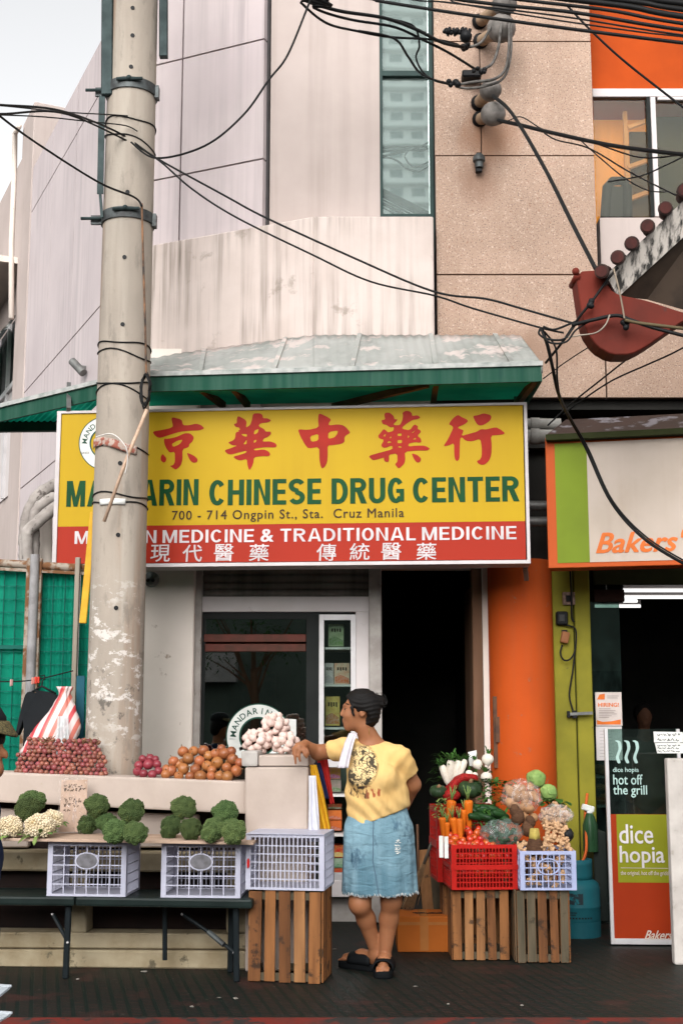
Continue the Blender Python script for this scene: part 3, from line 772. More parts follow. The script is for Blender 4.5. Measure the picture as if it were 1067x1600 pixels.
mb.build('inner_casement', self_glow('self-glowing casement', (.5, .21, .05), .5), uw)  # casement carries the same added emission
mb = MB(); mb.px(985, 206, 1018, 345, yw+.26, .02); mb.build('inner_glass', mat('brown glass', (.10, .055, .02), (.05, .03, .015), .3, 5), uw)
mb = MB(); mb.px(1020, 130, 1240, 400, yw+.3, .05); mb.build('blind', mat('dark olive blind', (.06, .055, .035), (.04, .04, .025), .8, 4), uw)
mb = MB(); pz = at(960, 310, yw+.15)
mb.tube([at(944, 348, yw+.14), at(948, 292, yw+.14), at(956, 283, yw+.14), at(974, 283, yw+.14), at(979, 292, yw+.14), at(980, 348, yw+.14)], .04, 6); mb.px(946, 290, 979, 348, yw+.13, .08)
tag(mb.build('loudspeaker', M['black'], bevel=.01), 'black speaker-like box standing inside the amber upper window', 'speaker')
mb = MB(); mb.px(800, 622, 1300, 640, 8.98, .3); mb.px(770, 640, 1300, 700, 9.2, .2); mb.build('soffit_beam', M['dark_room'], B2)
mb = MB(); mb.px(771, 690, 868, 890, 9.3, .2); mb.build('recess_wall', M['dark_room'], B2)
cx, cy = at(818, 1150, 9.0).x, 9.05
mb = MB(); mb.lathe([(.226, 0), (.226, at(818, 872, 8.82).z)], (cx, cy, 0), 40); mb.build('column', M['orange_col'], B2, smooth=40)
mb = MB(); mb.px(771, 1088, 782, 1200, 8.93, .03); mb.px(774, 1120, 786, 1160, 8.91, .03); mb.build('hinge_plate', mat('rusty steel', (.12, .06, .035), (.07, .04, .03), .8, 12), B2)
# bakery front
mb = MB(); mb.px(868, 888, 901, 1446, 9.0, .25); mb.px(903, 888, 928, 1446, 9.01, .25); mb.build('pilaster', M['green_paint'], B2, bevel=.006)
mb = MB(); mb.px(899, 880, 905, 1446, 9.03, .2); mb.px(928, 884, 1400, 913, 9.02, .05); mb.build('shop_lintel', M['dark_green'], B2)
mb = MB(); mb.px(928, 940, 975, 1446, 9.1, .01)
M['bakery_glass'] = glass('dark shop glass', (.40, .52, .48), .08, haze=.12, hazec=(.05, .09, .08)); sg = mb.build('shop_window', M['bakery_glass'], B2); BASE[sg.name] = BASE[B2.name]
mb = MB(); mb.px(928, 921, 975, 940, 9.06, .1); mb.build('window_head', mat('dark maroon', (.03, .012, .008), rough=.7), sg)
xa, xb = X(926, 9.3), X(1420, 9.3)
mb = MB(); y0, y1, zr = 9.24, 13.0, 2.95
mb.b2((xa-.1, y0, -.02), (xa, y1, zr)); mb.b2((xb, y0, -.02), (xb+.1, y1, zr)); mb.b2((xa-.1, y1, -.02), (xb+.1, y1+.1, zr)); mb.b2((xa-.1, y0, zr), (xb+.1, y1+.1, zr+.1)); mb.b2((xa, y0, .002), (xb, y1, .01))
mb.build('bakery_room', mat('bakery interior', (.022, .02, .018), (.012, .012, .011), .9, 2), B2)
tube = emit('fluorescent tube', (1, .98, .95), 1.5)
for i, (q0, q1, y, Y, lab) in enumerate(((973, 1150, 922.5, 10.2, 'uppermost long fluorescent tube inside the bakery'), (973, 1150, 933, 10.6, 'second long fluorescent tube inside the bakery, just under the uppermost'), (973, 995, 939, 10.9, 'short stub of a fluorescent tube with a white cap inside the bakery'), (929, 1000, 947, 11.4, 'lowest, leftmost fluorescent tube inside the bakery'))):
    a, b = at(q0, y, Y), at(q1, y, Y)
    t = thing('fluorescent_tube', lab, 'light', (a+b)/2, 'fluorescent tubes in the bakery')
    mb = MB(); mb.tube([a, b], .014, 8); mb.build('tube', tube, t, smooth=True)
    mb = MB(); mb.b2((a.x, Y-.02, a.z+.018), (b.x, Y+.02, a.z+.05)); mb.build('fixture', M['frame_white'], t)
    mb = MB(); mb.b2((a.x+.1, Y-.006, a.z+.05), (a.x+.112, Y+.006, zr)); mb.b2((b.x-.112, Y-.006, a.z+.05), (b.x-.1, Y+.006, zr)); mb.build('hanger', M['grey_metal'], t)
# meter boxes and cables on the green pilaster
def wire(name, label, pts, r, m=None, cat='cable', n=6, group=None, sub=8):
    P = [Vector(p) for p in pts]; out = []
    for i in range(len(P)-1):
        p0 = P[max(i-1, 0)]; p1 = P[i]; p2 = P[i+1]; p3 = P[min(i+2, len(P)-1)]
        for k in range(sub):
            t = k/sub
            out.append(.5*((2*p1)+(p2-p0)*t+(2*p0-5*p1+4*p2-p3)*t*t+(3*p1-p0-3*p2+p3)*t*t*t))
    out.append(P[-1]); mb = MB(); mb.tube(out, r, n)
    if name is None: return mb
    return tag(mb.build(name, m or M['cable'], smooth=True), label, cat, group)
M['cable'] = mat('black cable', (.012, .012, .012), rough=.5); M['cable_grey'] = mat('weathered cable', (.14, .13, .12), (.06, .055, .05), .7, 20)
t = thing('meter_box', 'small framed switch plate high on the olive green pilaster', 'switch', at(888, 935, 9.0))
mb = MB(); mb.px(879, 925, 898, 945, 8.97, .03); mb.build('plate', mat('pinkish plate', (.3, .2, .16), (.12, .08, .06), .6, 30), t, bevel=.004)
mb = MB(); mb.px(884, 930, 893, 940, 8.96, .01); mb.build('switch', M['black'], t, bevel=.002)
t = thing('socket_box', 'black outlet box on the olive green pilaster under the switch plate', 'outlet', at(877, 965, 9.0))
mb = MB(); mb.px(869, 955, 887, 976, 8.95, .05); mb.build('case', M['black'], t, bevel=.008)
mb = MB(); mb.px(873, 960, 882, 971, 8.943, .01); mb.build('face', mat('dark grey face', (.05, .05, .05), rough=.4), t, bevel=.003)
t = thing('adapter', 'brown plug adapter hanging askew on the olive green pilaster', 'adapter', at(881, 995, 8.97))
mb = MB(); mb.box(at(882, 996, 8.965), (.055, .045, .08), Matrix.Rotation(R(12), 3, 'Y')); mb.build('body', mat('brown adapter', (.30, .12, .05), rough=.5), t, bevel=.01, seg=2)
mb = MB(); mb.px(878, 984, 886, 989, 8.96, .04); mb.build('plug', M['black'], t)
wire('power_cord', 'looped black cord under the brown adapter on the olive pilaster', [at(878, 1008, 8.96), at(875, 1020, 8.95), at(880, 1031, 8.95), at(890, 1030, 8.95), at(898, 1015, 8.96), at(899, 985, 8.97), at(890, 978, 8.97), at(880, 976, 8.97)], .006)
wire('power_cord', 'thin dark cord running down the olive pilaster to the door bolt', [at(899, 1010, 8.98), at(894, 1050, 8.98), at(889, 1085, 8.98), at(893, 1105, 8.98), at(897, 1116, 8.98)], .006)
wire('power_cord', 'dark cord from the bakery sign down to the outlet box', [at(890, 886, 8.97), at(892, 930, 8.95), at(893, 965, 8.97), at(897, 972, 8.97)], .007)
t = thing('door_bolt', 'dark steel bolt across the two olive pilasters', 'bolt', at(905, 1116, 8.98))
mb = MB(); mb.bar(at(886, 1116, 8.97), at(925, 1114, 8.97), .022, .02); mb.build('bar', M['grey_metal'], t); mb = MB(); mb.px(894, 1110, 901, 1122, 8.96, .03); mb.px(886, 1111, 890, 1121, 8.955, .03); mb.build('bracket', M['black'], t)

# ================================================================ awning over the shop
YW = 7.95
M['awn_top'] = mat('weathered awning sheet', (.58, .58, .55), (.44, .46, .43), .7, 2.2, (1, 1, 1), spots=((.78, .70, .66), 4.5, .53), streak=((.14, .13, .12), .7, 8, .5), bump=.3, bs=30, transl=.5)
def fascia_mat():
    m = MT('faded green fascia'); m.p(Roughness=.7); m.b.inputs['Specular IOR Level'].default_value = .1
    c = m.mix(m.ramp(m.noise(14, (1, 1, .05), 5), .38, .68), (.011, .060, .038), (.035, .090, .064)); c = m.mix(m.mul(m.ramp(m.noise(30, (1, 1, .06), 5), .55, .7), .7), c, (.012, .05, .04)); m.col(c); return m.m
M['awn_fascia'] = fascia_mat()
M['awn_under'] = mat('green fibreglass', (.10, .60, .46), (.07, .48, .37), .6, 4, transl=.7)
M['awn_teal'] = mat('teal fibreglass', (.05, .55, .44), (.03, .42, .33), .5, 6, (1, 1, .3), transl=.6)
M['steel_brown'] = mat('brown painted steel', (.16, .09, .04), (.09, .05, .03), .6, 8)
A = thing('awning', 'weathered green and white awning wrapping the building corner over the yellow sign', 'awning', (0, 8.2, 3.5))
fR, fM = at(846, 573, 7.96), at(200, 583.5, 8.24)     # top edge of the front fascia
fR.z = fM.z = (fR.z+fM.z)/2
zt = fM.z; zb_ = zt-.125
fL = at(0, 642, 9.1); fL.z = zt; fLL = fL+(fL-fM)*.25; fM2 = fM
bRp = Vector((at(812, 537, 8.74).x, 8.74, 4.06)); bMp = Vector((P_b0.O.x, 8.74, 4.06)); bLp = P_b1.pt(bL, 4.06, .01); bLL = at(-70, 662, 9.5); bLs = at(122, 660, 9.42)
mb = MB()
Rr = lambda p, z=0: Vector((p.x, p.y, p.z+z))
fMid = fM.lerp(fR, (at(490, 580, 8).x-fM.x)/(fR.x-fM.x))
def sheet(mb, a, b, c, d, n, amp):                      # shallow corrugation across the slope
    def fn(u, v):
        p = a.lerp(b, u).lerp(d.lerp(c, u), v); return p+Vector((0, 0, amp*math.sin(u*n*2*math.pi)))
    mb.grid(fn, n*6, 6)
sheet(mb, fMid, fR, bRp, bMp, 22, .004); sheet(mb, fM, fMid, bMp, bLp, 16, .004)
mb.quad(fR, Rr(fR, -.06), Rr(bRp, -.06), bRp)
mb.build('roof_sheet', M['awn_top'], A, smooth=True, solid=.012)
mb = MB(); sheet(mb, fLL, fM, bLs, bLL, 20, .006); mb.build('side_roof_sheet', M['awn_teal'], A, smooth=True, solid=.008)
for (u, v) in ((.18, 1), (.36, 1), (.55, 1), (.75, 1), (.93, 1)):
    mb = MB(); a = fM.lerp(fR, u); b = (bLp.lerp(bMp, u/.42) if u < .42 else bMp.lerp(bRp, (u-.42)/.58)); mb.bar(a+Vector((0, -.004, .016)), b+Vector((0, 0, .014)), .03, .012); mb.build('cover_strip', M['awn_top'], A)
D = Vector((0, 0, -.112))
def fas(mb, a, b, t=.02):
    n = Vector((-(b-a).y, (b-a).x, 0)).normalized()*t
    vs = [a, b, b+D, a+D, a+n, b+n, b+D+n, a+D+n]; mb.add(vs, [(0, 1, 2, 3), (4, 7, 6, 5), (0, 4, 5, 1), (3, 2, 6, 7), (0, 3, 7, 4), (1, 5, 6, 2)])
mb = MB(); fas(mb, fM, fR); fas(mb, fLL, fM); fas(mb, fR, Vector((fR.x+.0, 8.74, fR.z))); mb.build('fascia', M['awn_fascia'], A)
mb = MB(); mb.bar(fM+Vector((0, -.006, .004)), fR+Vector((.006, -.006, .004)), .02, .03); mb.bar(fLL+Vector((-.004, -.006, .004)), fM+Vector((-.004, -.006, .004)), .02, .03)
mb.build('edge_trim', mat('pale edge trim', (.42, .42, .40), (.25, .27, .25), .6, 15), A)
mb = MB(); zu = zb_+.03
mb.quad(Vector((fM.x, fM.y+.03, zu)), Vector((fR.x-.02, fR.y+.03, zu)), Vector((fR.x-.02, 8.72, zu+.06)), Vector((fM.x-.3, 8.95, zu+.06)))
mb.build('ceiling_sheet', M['awn_under'], A, solid=.006)
mb = MB()
mb.bar(bLL+Vector((0, -.03, -.03)), bLs+Vector((0, -.03, -.03)), .05, .09)
mb.build('edge_beam', mat('dark green steel', (.015, .05, .035), rough=.6), A)
for (a, b) in (((305, 600, 8.26), (350, 634, 8.6)), ((360, 600, 8.24), (388, 634, 8.6)), ((682, 590, 8.1), (676, 634, 8.5)), ((520, 636, 8.55), (668, 600, 8.12)), ((838, 590, 8.0), (805, 634, 8.5))):
    mb = MB(); mb.bar(at(*a), at(*b), .035, .045); mb.build('bracket', M['steel_brown'], A)

# ================================================================ the yellow shop sign
u0 = at(456, 760, 8.4)
PS = Plane((u0.x, 8.4, 0), 4.6)
q = [PS.uv(*c) for c in ((90, 642), (822, 630), (829, 882), (83, 886))]
sx0, sx1 = (q[0][0]+q[3][0])/2, (q[1][0]+q[2][0])/2; sz1, sz0 = (q[0][1]+q[1][1])/2, (q[2][1]+q[3][1])/2
S = thing('shop_sign', 'large yellow and red pharmacy lightbox sign with Chinese characters under the awning', 'sign', PS.pt(0, 3, -.1))
M['sign_yellow'] = mat('yellow acrylic', (.47, .30, .009), (.445, .28, .009), .5, 1.2, streak=((.36, .21, .010), .35, 5, .48))
M['sign_red'] = mat('red acrylic', (.33, .024, .010), (.31, .022, .009), .5, 1.2)
M['ink_red'] = mat('red vinyl lettering', (.34, .016, .007), rough=.5); M['ink_green'] = mat('green vinyl lettering', (.004, .060, .016), rough=.5)
M['ink_brown'] = mat('dark brown lettering', (.045, .025, .012), rough=.45); M['ink_white'] = mat('white lettering', (.62, .57, .57), rough=.5)
M['trim_white'] = mat('white sign trim', (.55, .50, .50), (.48, .44, .43), .4, 6)
zred = PS.uv(456, 818.5)[1]; fw = .028
mb = MB(); slab(mb, PS, sx0+fw, sx1-fw, zred, sz1-fw*.6, -.15, 0); mb.build('yellow_panel', M['sign_yellow'], S)
mb = MB(); slab(mb, PS, sx0+fw, sx1-fw, sz0+fw, zred-.0005, -.15, 0); mb.build('red_panel', M['sign_red'], S)
mb = MB(); slab(mb, PS, sx0, sx0+fw, sz0, sz1, -.22, .012); slab(mb, PS, sx1-fw*.75, sx1, sz0, sz1, -.22, .012); slab(mb, PS, sx0+fw, sx1-fw*.75, sz1-fw*.6, sz1, -.22, .012); slab(mb, PS, sx0+fw, sx1-fw*.75, sz0, sz0+fw*.8, -.22, .012)
mb.build('frame', M['trim_white'], S)
mb = MB(); slab(mb, PS, sx0+.02, sx1-.02, sz0+.02, sz1-.02, -.2, -.16); mb.build('back_panel', M['grey_metal'], S)
GL = {
 (230, 640): ([[(420,125),(580,165),(600,260),(700,262),(820,232),(900,258),(962,315),(870,348),(720,352),(560,368),(400,415),(220,475),(150,450),(88,368),(250,340),(390,310),(435,280),(410,170)],
   [(285,482),(340,490),(480,460),(630,395),(720,395),(785,460),(760,530),(705,575),(700,625),(590,660),(595,830),(560,940),(480,1005),(430,970),(380,940),(440,925),(468,870),(465,700),(380,720),(330,660),(290,570)],
   [(412,575),(500,520),(600,500),(550,575),(440,625)],[(262,735),(325,810),(315,870),(275,885),(232,850),(232,790)],[(662,715),(780,765),(850,830),(830,880),(770,888),(720,850),(690,790)]]),
 (345, 640): ([[(290,105),(400,160),(435,200),(420,305),(490,260),(520,180),(540,65),(660,62),(700,95),(705,145),(780,145),(845,180),(790,215),(660,230),(630,275),(730,330),(750,370),(835,365),(840,410),(790,455),(720,480),(695,535),(820,530),(910,560),(940,600),(910,635),(760,625),(555,650),(560,685),(720,662),(800,700),(830,745),(800,780),(690,775),(555,795),(545,900),(480,1020),(450,940),(437,820),(330,850),(260,830),(205,785),(320,755),(435,715),(430,685),(300,715),(170,752),(110,735),(60,680),(180,640),(280,600),(190,595),(120,548),(210,515),(245,470),(250,380),(310,365),(290,345),(325,340),(310,300),(250,290),(215,240),(270,230),(270,150)],
   [(340,405),(440,410),(435,455),(375,440)],[(435,500),(435,575),(380,580),(400,545)],[(560,350),(640,320),(620,385),(555,420)],[(555,510),(600,505),(590,535),(555,560)]]),
 (455, 640): ([[(480,65),(590,115),(670,165),(625,230),(630,265),(780,245),(880,265),(985,375),(960,405),(910,430),(885,470),(890,535),(840,570),(720,590),(608,598),(610,740),(600,880),(560,955),(515,985),(490,940),(470,830),(468,620),(285,650),(230,585),(150,440),(120,360),(125,328),(280,340),(460,300),(447,180),(455,85)],
   [(312,445),(455,402),(455,515),(335,540)],[(618,375),(780,345),(770,400),(720,465),(615,490)]]),
 (575, 635): ([[(290,105),(360,105),(425,160),(440,215),(495,215),(470,250),(425,290),(430,312),(530,312),(570,230),(580,150),(570,110),(620,75),(690,80),(730,115),(735,160),(820,148),(875,185),(830,212),(740,225),(650,280),(570,345),(570,375),(690,400),(770,295),(835,335),(820,370),(890,415),(820,490),(880,540),(885,600),(840,607),(790,595),(675,620),(670,670),(800,655),(950,655),(1035,705),(980,738),(820,735),(610,755),(620,880),(600,960),(520,1035),(490,1020),(445,965),(490,920),(485,785),(345,805),(350,900),(335,930),(280,920),(262,890),(265,850),(100,900),(60,885),(5,825),(200,770),(410,715),(400,650),(270,700),(210,655),(270,560),(180,530),(165,490),(215,430),(260,375),(310,410),(330,435),(420,410),(430,345),(370,355),(310,310),(240,295),(218,230),(285,220),(268,140)],
   [(490,455),(560,450),(555,495),(490,490)],[(490,560),(565,560),(560,610),(490,615)],[(490,675),(530,660),(565,685),(530,690)],[(250,495),(295,455),(285,505)],[(355,530),(380,495),(388,530)],[(315,615),(345,575),(395,600)],[(660,480),(690,500),(660,535)],[(725,440),(790,395),(745,445)],[(740,550),(795,520),(795,552)],
   [(722,780),(820,810),(885,870),(870,920),(830,940),(790,920),(755,860)]]),
 (690, 640): ([[(265,85),(340,130),(420,165),(435,195),(390,240),(250,300),(360,345),(355,370),(325,440),(470,400),(580,370),(650,325),(740,332),(900,292),(980,335),(1050,390),(1030,412),(930,425),(815,435),(832,600),(825,750),(790,850),(710,920),(650,922),(600,895),(580,855),(630,840),(665,780),(665,620),(640,485),(500,532),(400,520),(335,462),(305,480),(298,650),(295,820),(255,865),(220,830),(205,740),(205,555),(110,600),(22,615),(100,500),(190,310),(175,275),(112,245),(180,150)],
   [(515,108),(600,95),(690,62),(800,85),(830,125),(800,190),(700,255),(640,268),(590,250),(550,190)]])}
mb = MB()
for (ox, oy), loops in GL.items():
    put_shape(mb, [[(ox+a*100/1067, oy+b*100/1067) for a, b in lp] for lp in loops], PS, .001, .0015, 1)
mb.build('large_characters', M['ink_red'], S)
for s_, q_ in (('MANDARIN', (104, 748.5, 311, 792)), ('CHINESE', (327, 747.5, 502, 790)), ('DRUG', (518, 746, 631, 787.5)), ('CENTER', (645, 744, 810, 785.5))):
    mb = MB(); block_text(mb, s_, PS, *q_); mb.build('name_lettering', M['ink_green'], S)
mb = MB(); put_text(mb, '700 - 714 Ongpin St., Sta.  Cruz Manila', PS, 269, 793.5, 631, 817, .001, .011, space=1.12); mb.build('address_lettering', M['ink_brown'], S)
mb = MB(); block_text(mb, 'MODERN MEDICINE & TRADITIONAL MEDICINE', PS, 117, 822, 806, 850, .155, .145, .13, .34); mb.build('slogan_lettering', M['ink_white'], S)
for ch, cx, cy in zip('現代醫藥傳統醫藥', (251, 301, 350, 405, 510, 562, 611, 666), (864.5, 864.5, 863.5, 863.5, 863, 862, 861.5, 861.5)):
    mb = MB(); put_text(mb, ch, PS, cx-15.5, cy-13.5, cx+15.5, cy+13.5, .001, .008, shear=.04); mb.build('small_character', M['ink_white'], S)
roundel(PS, 166, 693, 41, 41, S, off=.001)
mb = MB(); put_text(mb, 'SINCE', PS, 128, 706, 140, 709.5); mb.build('small_lettering', M['ink_brown'], S)
mb = MB()
for a in (108, 806): mb.bar(at(a, 640, 8.5), at(a, 600, 8.75), .03)
mb.bar(at(820, 886, 8.5), at(822, 905, 8.6), .03); mb.build('hanger', M['grey_metal'], S)

# ================================================================ bakery sign, canopy and pipes
PB = Plane((at(960, 780, 8.3).x, 8.3, 0), 13)
S2 = thing('bakery_sign', 'orange-edged bakery sign with a green stripe and script lettering, right of the yellow sign', 'sign', PB.pt(0, 2.8, -.1))
b0 = PB.uv(851, 684); b1 = PB.uv(851, 888); aR = b0[0]+1.75
M['bk_orange'] = mat('orange acrylic', (.48, .085, .016), (.43, .075, .014), .5, 1.5); M['bk_green'] = mat('lime acrylic', (.17, .235, .014), (.14, .19, .012), .5, 2)
M['bk_cream'] = mat('aged cream acrylic', (.50, .42, .36), (.44, .365, .30), .5, 2, streak=((.36, .27, .2), .5, 5, .55)); M['bk_letter'] = mat('orange lettering', (.68, .16, .03), rough=.45)
a_l = b0[0]; zt1, zb1 = b0[1], b1[1]
ga, gb = PB.uv(868, 780)[0], PB.uv(918, 780)[0]; zi1, zi0 = PB.uv(900, 692)[1], PB.uv(900, 879)[1]
mb = MB(); slab(mb, PB, a_l, aR, zb1, zt1, -.2, -.004); mb.build('box', M['bk_orange'], S2, bevel=.004)
mb = MB(); slab(mb, PB, ga, gb, zi0, zi1, -.003, 0); mb.build('green_stripe', M['bk_green'], S2)
mb = MB(); slab(mb, PB, gb+.0005, aR-.06, zi0, zi1, -.003, 0); mb.build('cream_panel', M['bk_cream'], S2)
mb = MB(); put_text(mb, "Bakers'", PB, 936, 827, 1066, 865, .001, .035, shear=.32); mb.build('lettering', M['bk_letter'], S2)
CP = thing('canopy_roof', 'dark brown metal canopy over the bakery sign', 'canopy', PB.pt(0, 3.3, -.1))
c0, c1 = PB.uv(853, 683), PB.uv(884, 644)
mb = MB(); w = aR+.1
v = [PB.pt(c0[0], c0[1], .06), PB.pt(w, c0[1], .06), PB.pt(w, c1[1]+.03, -.35), PB.pt(c1[0]-.02, c1[1]+.03, -.35), PB.pt(c0[0], c0[1], -.5), PB.pt(w, c0[1], -.5), PB.pt(w, c1[1]+.03, -.5), PB.pt(c1[0]-.02, c1[1]+.03, -.5)]
mb.add(v, [(0, 1, 2, 3), (0, 4, 5, 1), (3, 2, 6, 7), (0, 3, 7, 4), (1, 5, 6, 2)])
mb.build('roof_panel', mat('brown patchy sheet', (.05, .032, .028), (.035, .025, .022), .5, 3, spots=((.20, .19, .21), 6, .57), bump=.3, bs=20), CP)
mb = MB(); slab(mb, PB, c0[0], w, c0[1]-.035, c0[1]+.004, -.05, .068); mb.build('gutter', M['dark_green'], CP)
for (y, Y, r, lab) in ((663, 8.75, .042, 'pale grey pipe between the yellow and bakery signs, upper of two'), (682, 8.7, .05, 'pale grey pipe between the yellow and bakery signs, lower of two')):
    mb = MB(); mb.tube([at(740, y, Y), at(875, y, Y)], r, 14); mb.lathe([(r*1.15, -.03), (r*1.15, .03)], at(835, y, Y), 14, Matrix.Rotation(R(90), 3, 'Y')); tag(mb.build('drain_pipe', mat('grey pvc', (.32, .31, .29), (.2, .19, .17), .5, 8), smooth=50), lab, 'pipe', 'pipes between the signs')
for (y, lab) in ((790, 'dark pipe in the gap right of the yellow sign, upper of two'), (815, 'dark pipe in the gap right of the yellow sign, lower of two')):
    mb = MB(); mb.tube([at(770, y, 8.85), at(880, y, 8.85)], .035, 10); tag(mb.build('dark_pipe', M['grey_metal'], smooth=50), lab, 'pipe', 'dark pipes between the signs')
# ================================================================ utility pole
rnd = random.Random(3)
def pole_mat():
    m = MT('spun concrete'); m.p(Roughness=.85)
    c = m.mix(m.ramp(m.noise(3, (1, 1, .4), 6), .35, .68), (.36, .305, .25), (.27, .23, .19))
    c = m.mix(m.mul(m.ramp(m.noise(8, (1, 1, .05), 5), .52, .68), .55), c, (.42, .37, .31))
    c = m.mix(m.mul(m.ramp(m.noise(5, (1.2, 1, .06), 5), .56, .68), .6), c, (.25, .13, .065)); c = m.mix(m.mul(m.ramp(m.noise(9, (1, 1, .3), 7, .7), .55, .66), .55), c, (.17, .145, .12))
    sp = m.n('ShaderNodeSeparateXYZ'); m.l(m.coord(), sp.inputs[0])
    band = m.mul(m.ramp(sp.outputs[2], 1.15, 1.35), m.ramp(sp.outputs[2], 2.30, 2.05))
    paper = m.ramp(m.noise(9, (1, 1, 1.6), 8, .72), .545, .575)
    front = m.mul(m.ramp(m.noise(2.3, (1.3, 1, .9), 3), .42, .5), band)
    c = m.mix(m.mul(m.mul(paper, front), .85), c, (.62, .57, .53))
    soot = m.mul(m.ramp(m.noise(13, (1, 1, .8), 8, .7), .57, .64), m.ramp(sp.outputs[2], 2.1, 1.5)); c = m.mix(m.mul(soot, .8), c, (.075, .065, .055))
    m.col(c); m.bump(m.noise(45, detail=6), .004, .5); return m.m
PX, PY = at(177, 1200, 7.96).x, 7.96
PO = thing('utility_pole', 'tall grey concrete utility pole with steel clamps in front of the yellow sign', 'pole', (PX, PY, 0))
pr = lambda z: .176-.0030*z
mb = MB(); mb.lathe([(pr(0), 0), (pr(8.5), 8.5)], (PX, PY, 0), 48); mb.build('shaft', pole_mat(), PO, smooth=40)
def pz(py): return at(177, py, PY-.16).z
M['galv'] = mat('old galvanised steel', (.10, .11, .11), (.05, .05, .05), .55, 15, metal=.5)
M['steel_dark'] = mat('dark green-grey steel', (.035, .05, .05), (.02, .03, .03), .5, 9, metal=.3)
for y in (128, 331):
    z = pz(y); r = pr(z)+.006
    mb = MB(); mb.lathe([(r-.01, -.035), (r+.006, -.035), (r+.006, .035), (r-.01, .035)], (PX, PY, z), 40)
    mb.b2((PX-r-.07, PY-.03, z-.03), (PX-r+.005, PY-.01, z+.03)); mb.b2((PX+r-.005, PY-.05, z-.05), (PX+r+.02, PY+.01, z+.035))
    cl = mb.build('clamp_band', M['galv'], PO, smooth=30); BASE[cl.name] = BASE[PO.name]
    mb = MB(); mb.tube([(PX-r-.13, PY-.05, z), (PX-r+.02, PY-.05, z)], .011, 8); mb.tube([(PX-.07, PY-r-.012, z+.012), (PX+.10, PY-r-.01, z+.016)], .012, 8); mb.ball((PX+.01, PY-r-.01, z+.02), .02, 2)
    mb.build('bolt', M['steel_dark'], cl, smooth=40)
yl = PY-.10
mb = MB(); a, b = at(169, -60, yl), at(168, 150, yl); mb.bar(a, b, .075, .05); mb.build('steel_channel', M['steel_dark'], PO, bevel=.006)
mb = MB(); a, b = at(160, 150, yl), at(157, 303, yl); mb.bar(a, b, .04, .012); mb.bar(b, at(160, 340, yl), .018, .012); mb.build('steel_strap', M['steel_dark'], PO)
mb = MB(); a, b = at(256, -60, yl+.1), at(256, 90, yl+.1); mb.bar(a, b, .055, .05); mb.build('rear_channel', M['steel_dark'], PO, bevel=.004)
for y, dx in ((12, 0), (55, 1), (104, 0), (300, 0), (402, -2), (507, -2), (724, 0), (836, 0), (950, 0)):
    x = 208-(y/1200)*33+dx
    z = pz(y); r = pr(z); X_ = at(x, y, PY-r).x-PX; yy = PY-math.sqrt(max(r*r-X_*X_, 0))
    mb = MB(); mb.lathe([(.0, -.003), (.014, -.003), (.014, .004), (0, .004)], (PX+X_, yy, z), 10, Matrix.Rotation(R(90), 3, 'X')); mb.build('bolt_hole', M['black'], PO)
def ring(y0, y1, r0=.005, w=0.01):
    z = (pz(y0)+pz(y1))/2; dz = (pz(y0)-pz(y1))/2; pts = []
    for k in range(33):
        a = 2*math.pi*k/32; rr = pr(z)+.004
        pts.append((PX+rr*math.cos(a), PY+rr*math.sin(a), z-dz*math.cos(a)+w*math.sin(3*a+y0)))
    mb = MB(); mb.tube(pts, r0, 5); return mb
for y0, y1 in ((178, 186), (200, 222), (531, 535), (541, 556), (590, 615), (605, 592), (690, 700), (768, 775), (783, 786)):
    ring(y0, y1).build('tie_wire', M['cable'], PO, smooth=True)
mb = MB(); z = pz(690)
mb.grid(lambda u, v: Vector((PX+(pr(z)+.012+.006*math.sin(9*u))*math.cos(R(200+110*u)), PY+(pr(z)+.012+.01*math.sin(9*u+2))*math.sin(R(200+110*u)), z-.03+.055*v+.018*math.sin(5*u)-.03*u)), 24, 3)
mb.build('tape_wrap', mat('torn printed tape', (.42, .33, .28), (.30, .10, .07), .6, 30, lo=.47, hi=.53), PO, smooth=True, solid=.003)
mb = MB(); z = pz(784); mb.grid(lambda u, v: Vector((PX+(pr(z)+.009)*math.cos(R(235+55*u)), PY+(pr(z)+.009)*math.sin(R(235+55*u)), z-.018+.036*v)), 12, 2)
mb.build('white_label', M['sticker'], PO, smooth=True, solid=.003)
mb = MB(); p0 = at(229, 612, PY-.2)
for k in range(9):
    o = rnd.uniform(-.6, .6); mb.tube([p0+Vector(((.022+.01*rnd.random())*math.cos(t)+.01*o, -.02-.012*k/3+.015*math.sin(t+o), (.085+.03*rnd.random())*math.sin(t)+.02*o)) for t in [2*math.pi*i/18 for i in range(19)]], .0045, 5)
mb.build('wire_coil', M['cable'], PO, smooth=True)
mb = wire(None, '', [at(222, 318, PY-.17), at(224, 400, PY-.18), at(227, 500, PY-.18), at(229, 590, PY-.185)], .007); mb.build('drop_wire', mat('tan cord', (.25, .13, .07), (.05, .04, .035), .7, 9), PO, smooth=True)
mb = MB(); mb.tube([at(230, 640, 7.68), at(199, 715, 7.67), at(163, 815, 7.68)], .011, 7); tag(mb.build('wooden_stick', mat('bare stick', (.52, .36, .26), (.4, .27, .19), .7, 20), smooth=True), 'thin pale stick tied slantwise to the front of the utility pole', 'stick')
mb = wire(None, '', [at(150, 683, 7.78), at(175, 678, 7.75), at(195, 695, 7.65), at(200, 715, 7.66), at(196, 740, 7.66)], .004)
tag(mb.build('string', mat('white string', (.6, .56, .52), rough=.8), smooth=True), 'loose white string binding the slanting stick to the pole', 'string')
mb = MB(); mb.bar(at(147, 800, 8.02), at(130, 974, 8.0), .045, .02); tag(mb.build('yellow_batten', mat('yellow batten', (.62, .36, .03), (.5, .27, .02), .5, 8), bevel=.004), 'yellow batten hanging aslant beside the left edge of the pole', 'batten')

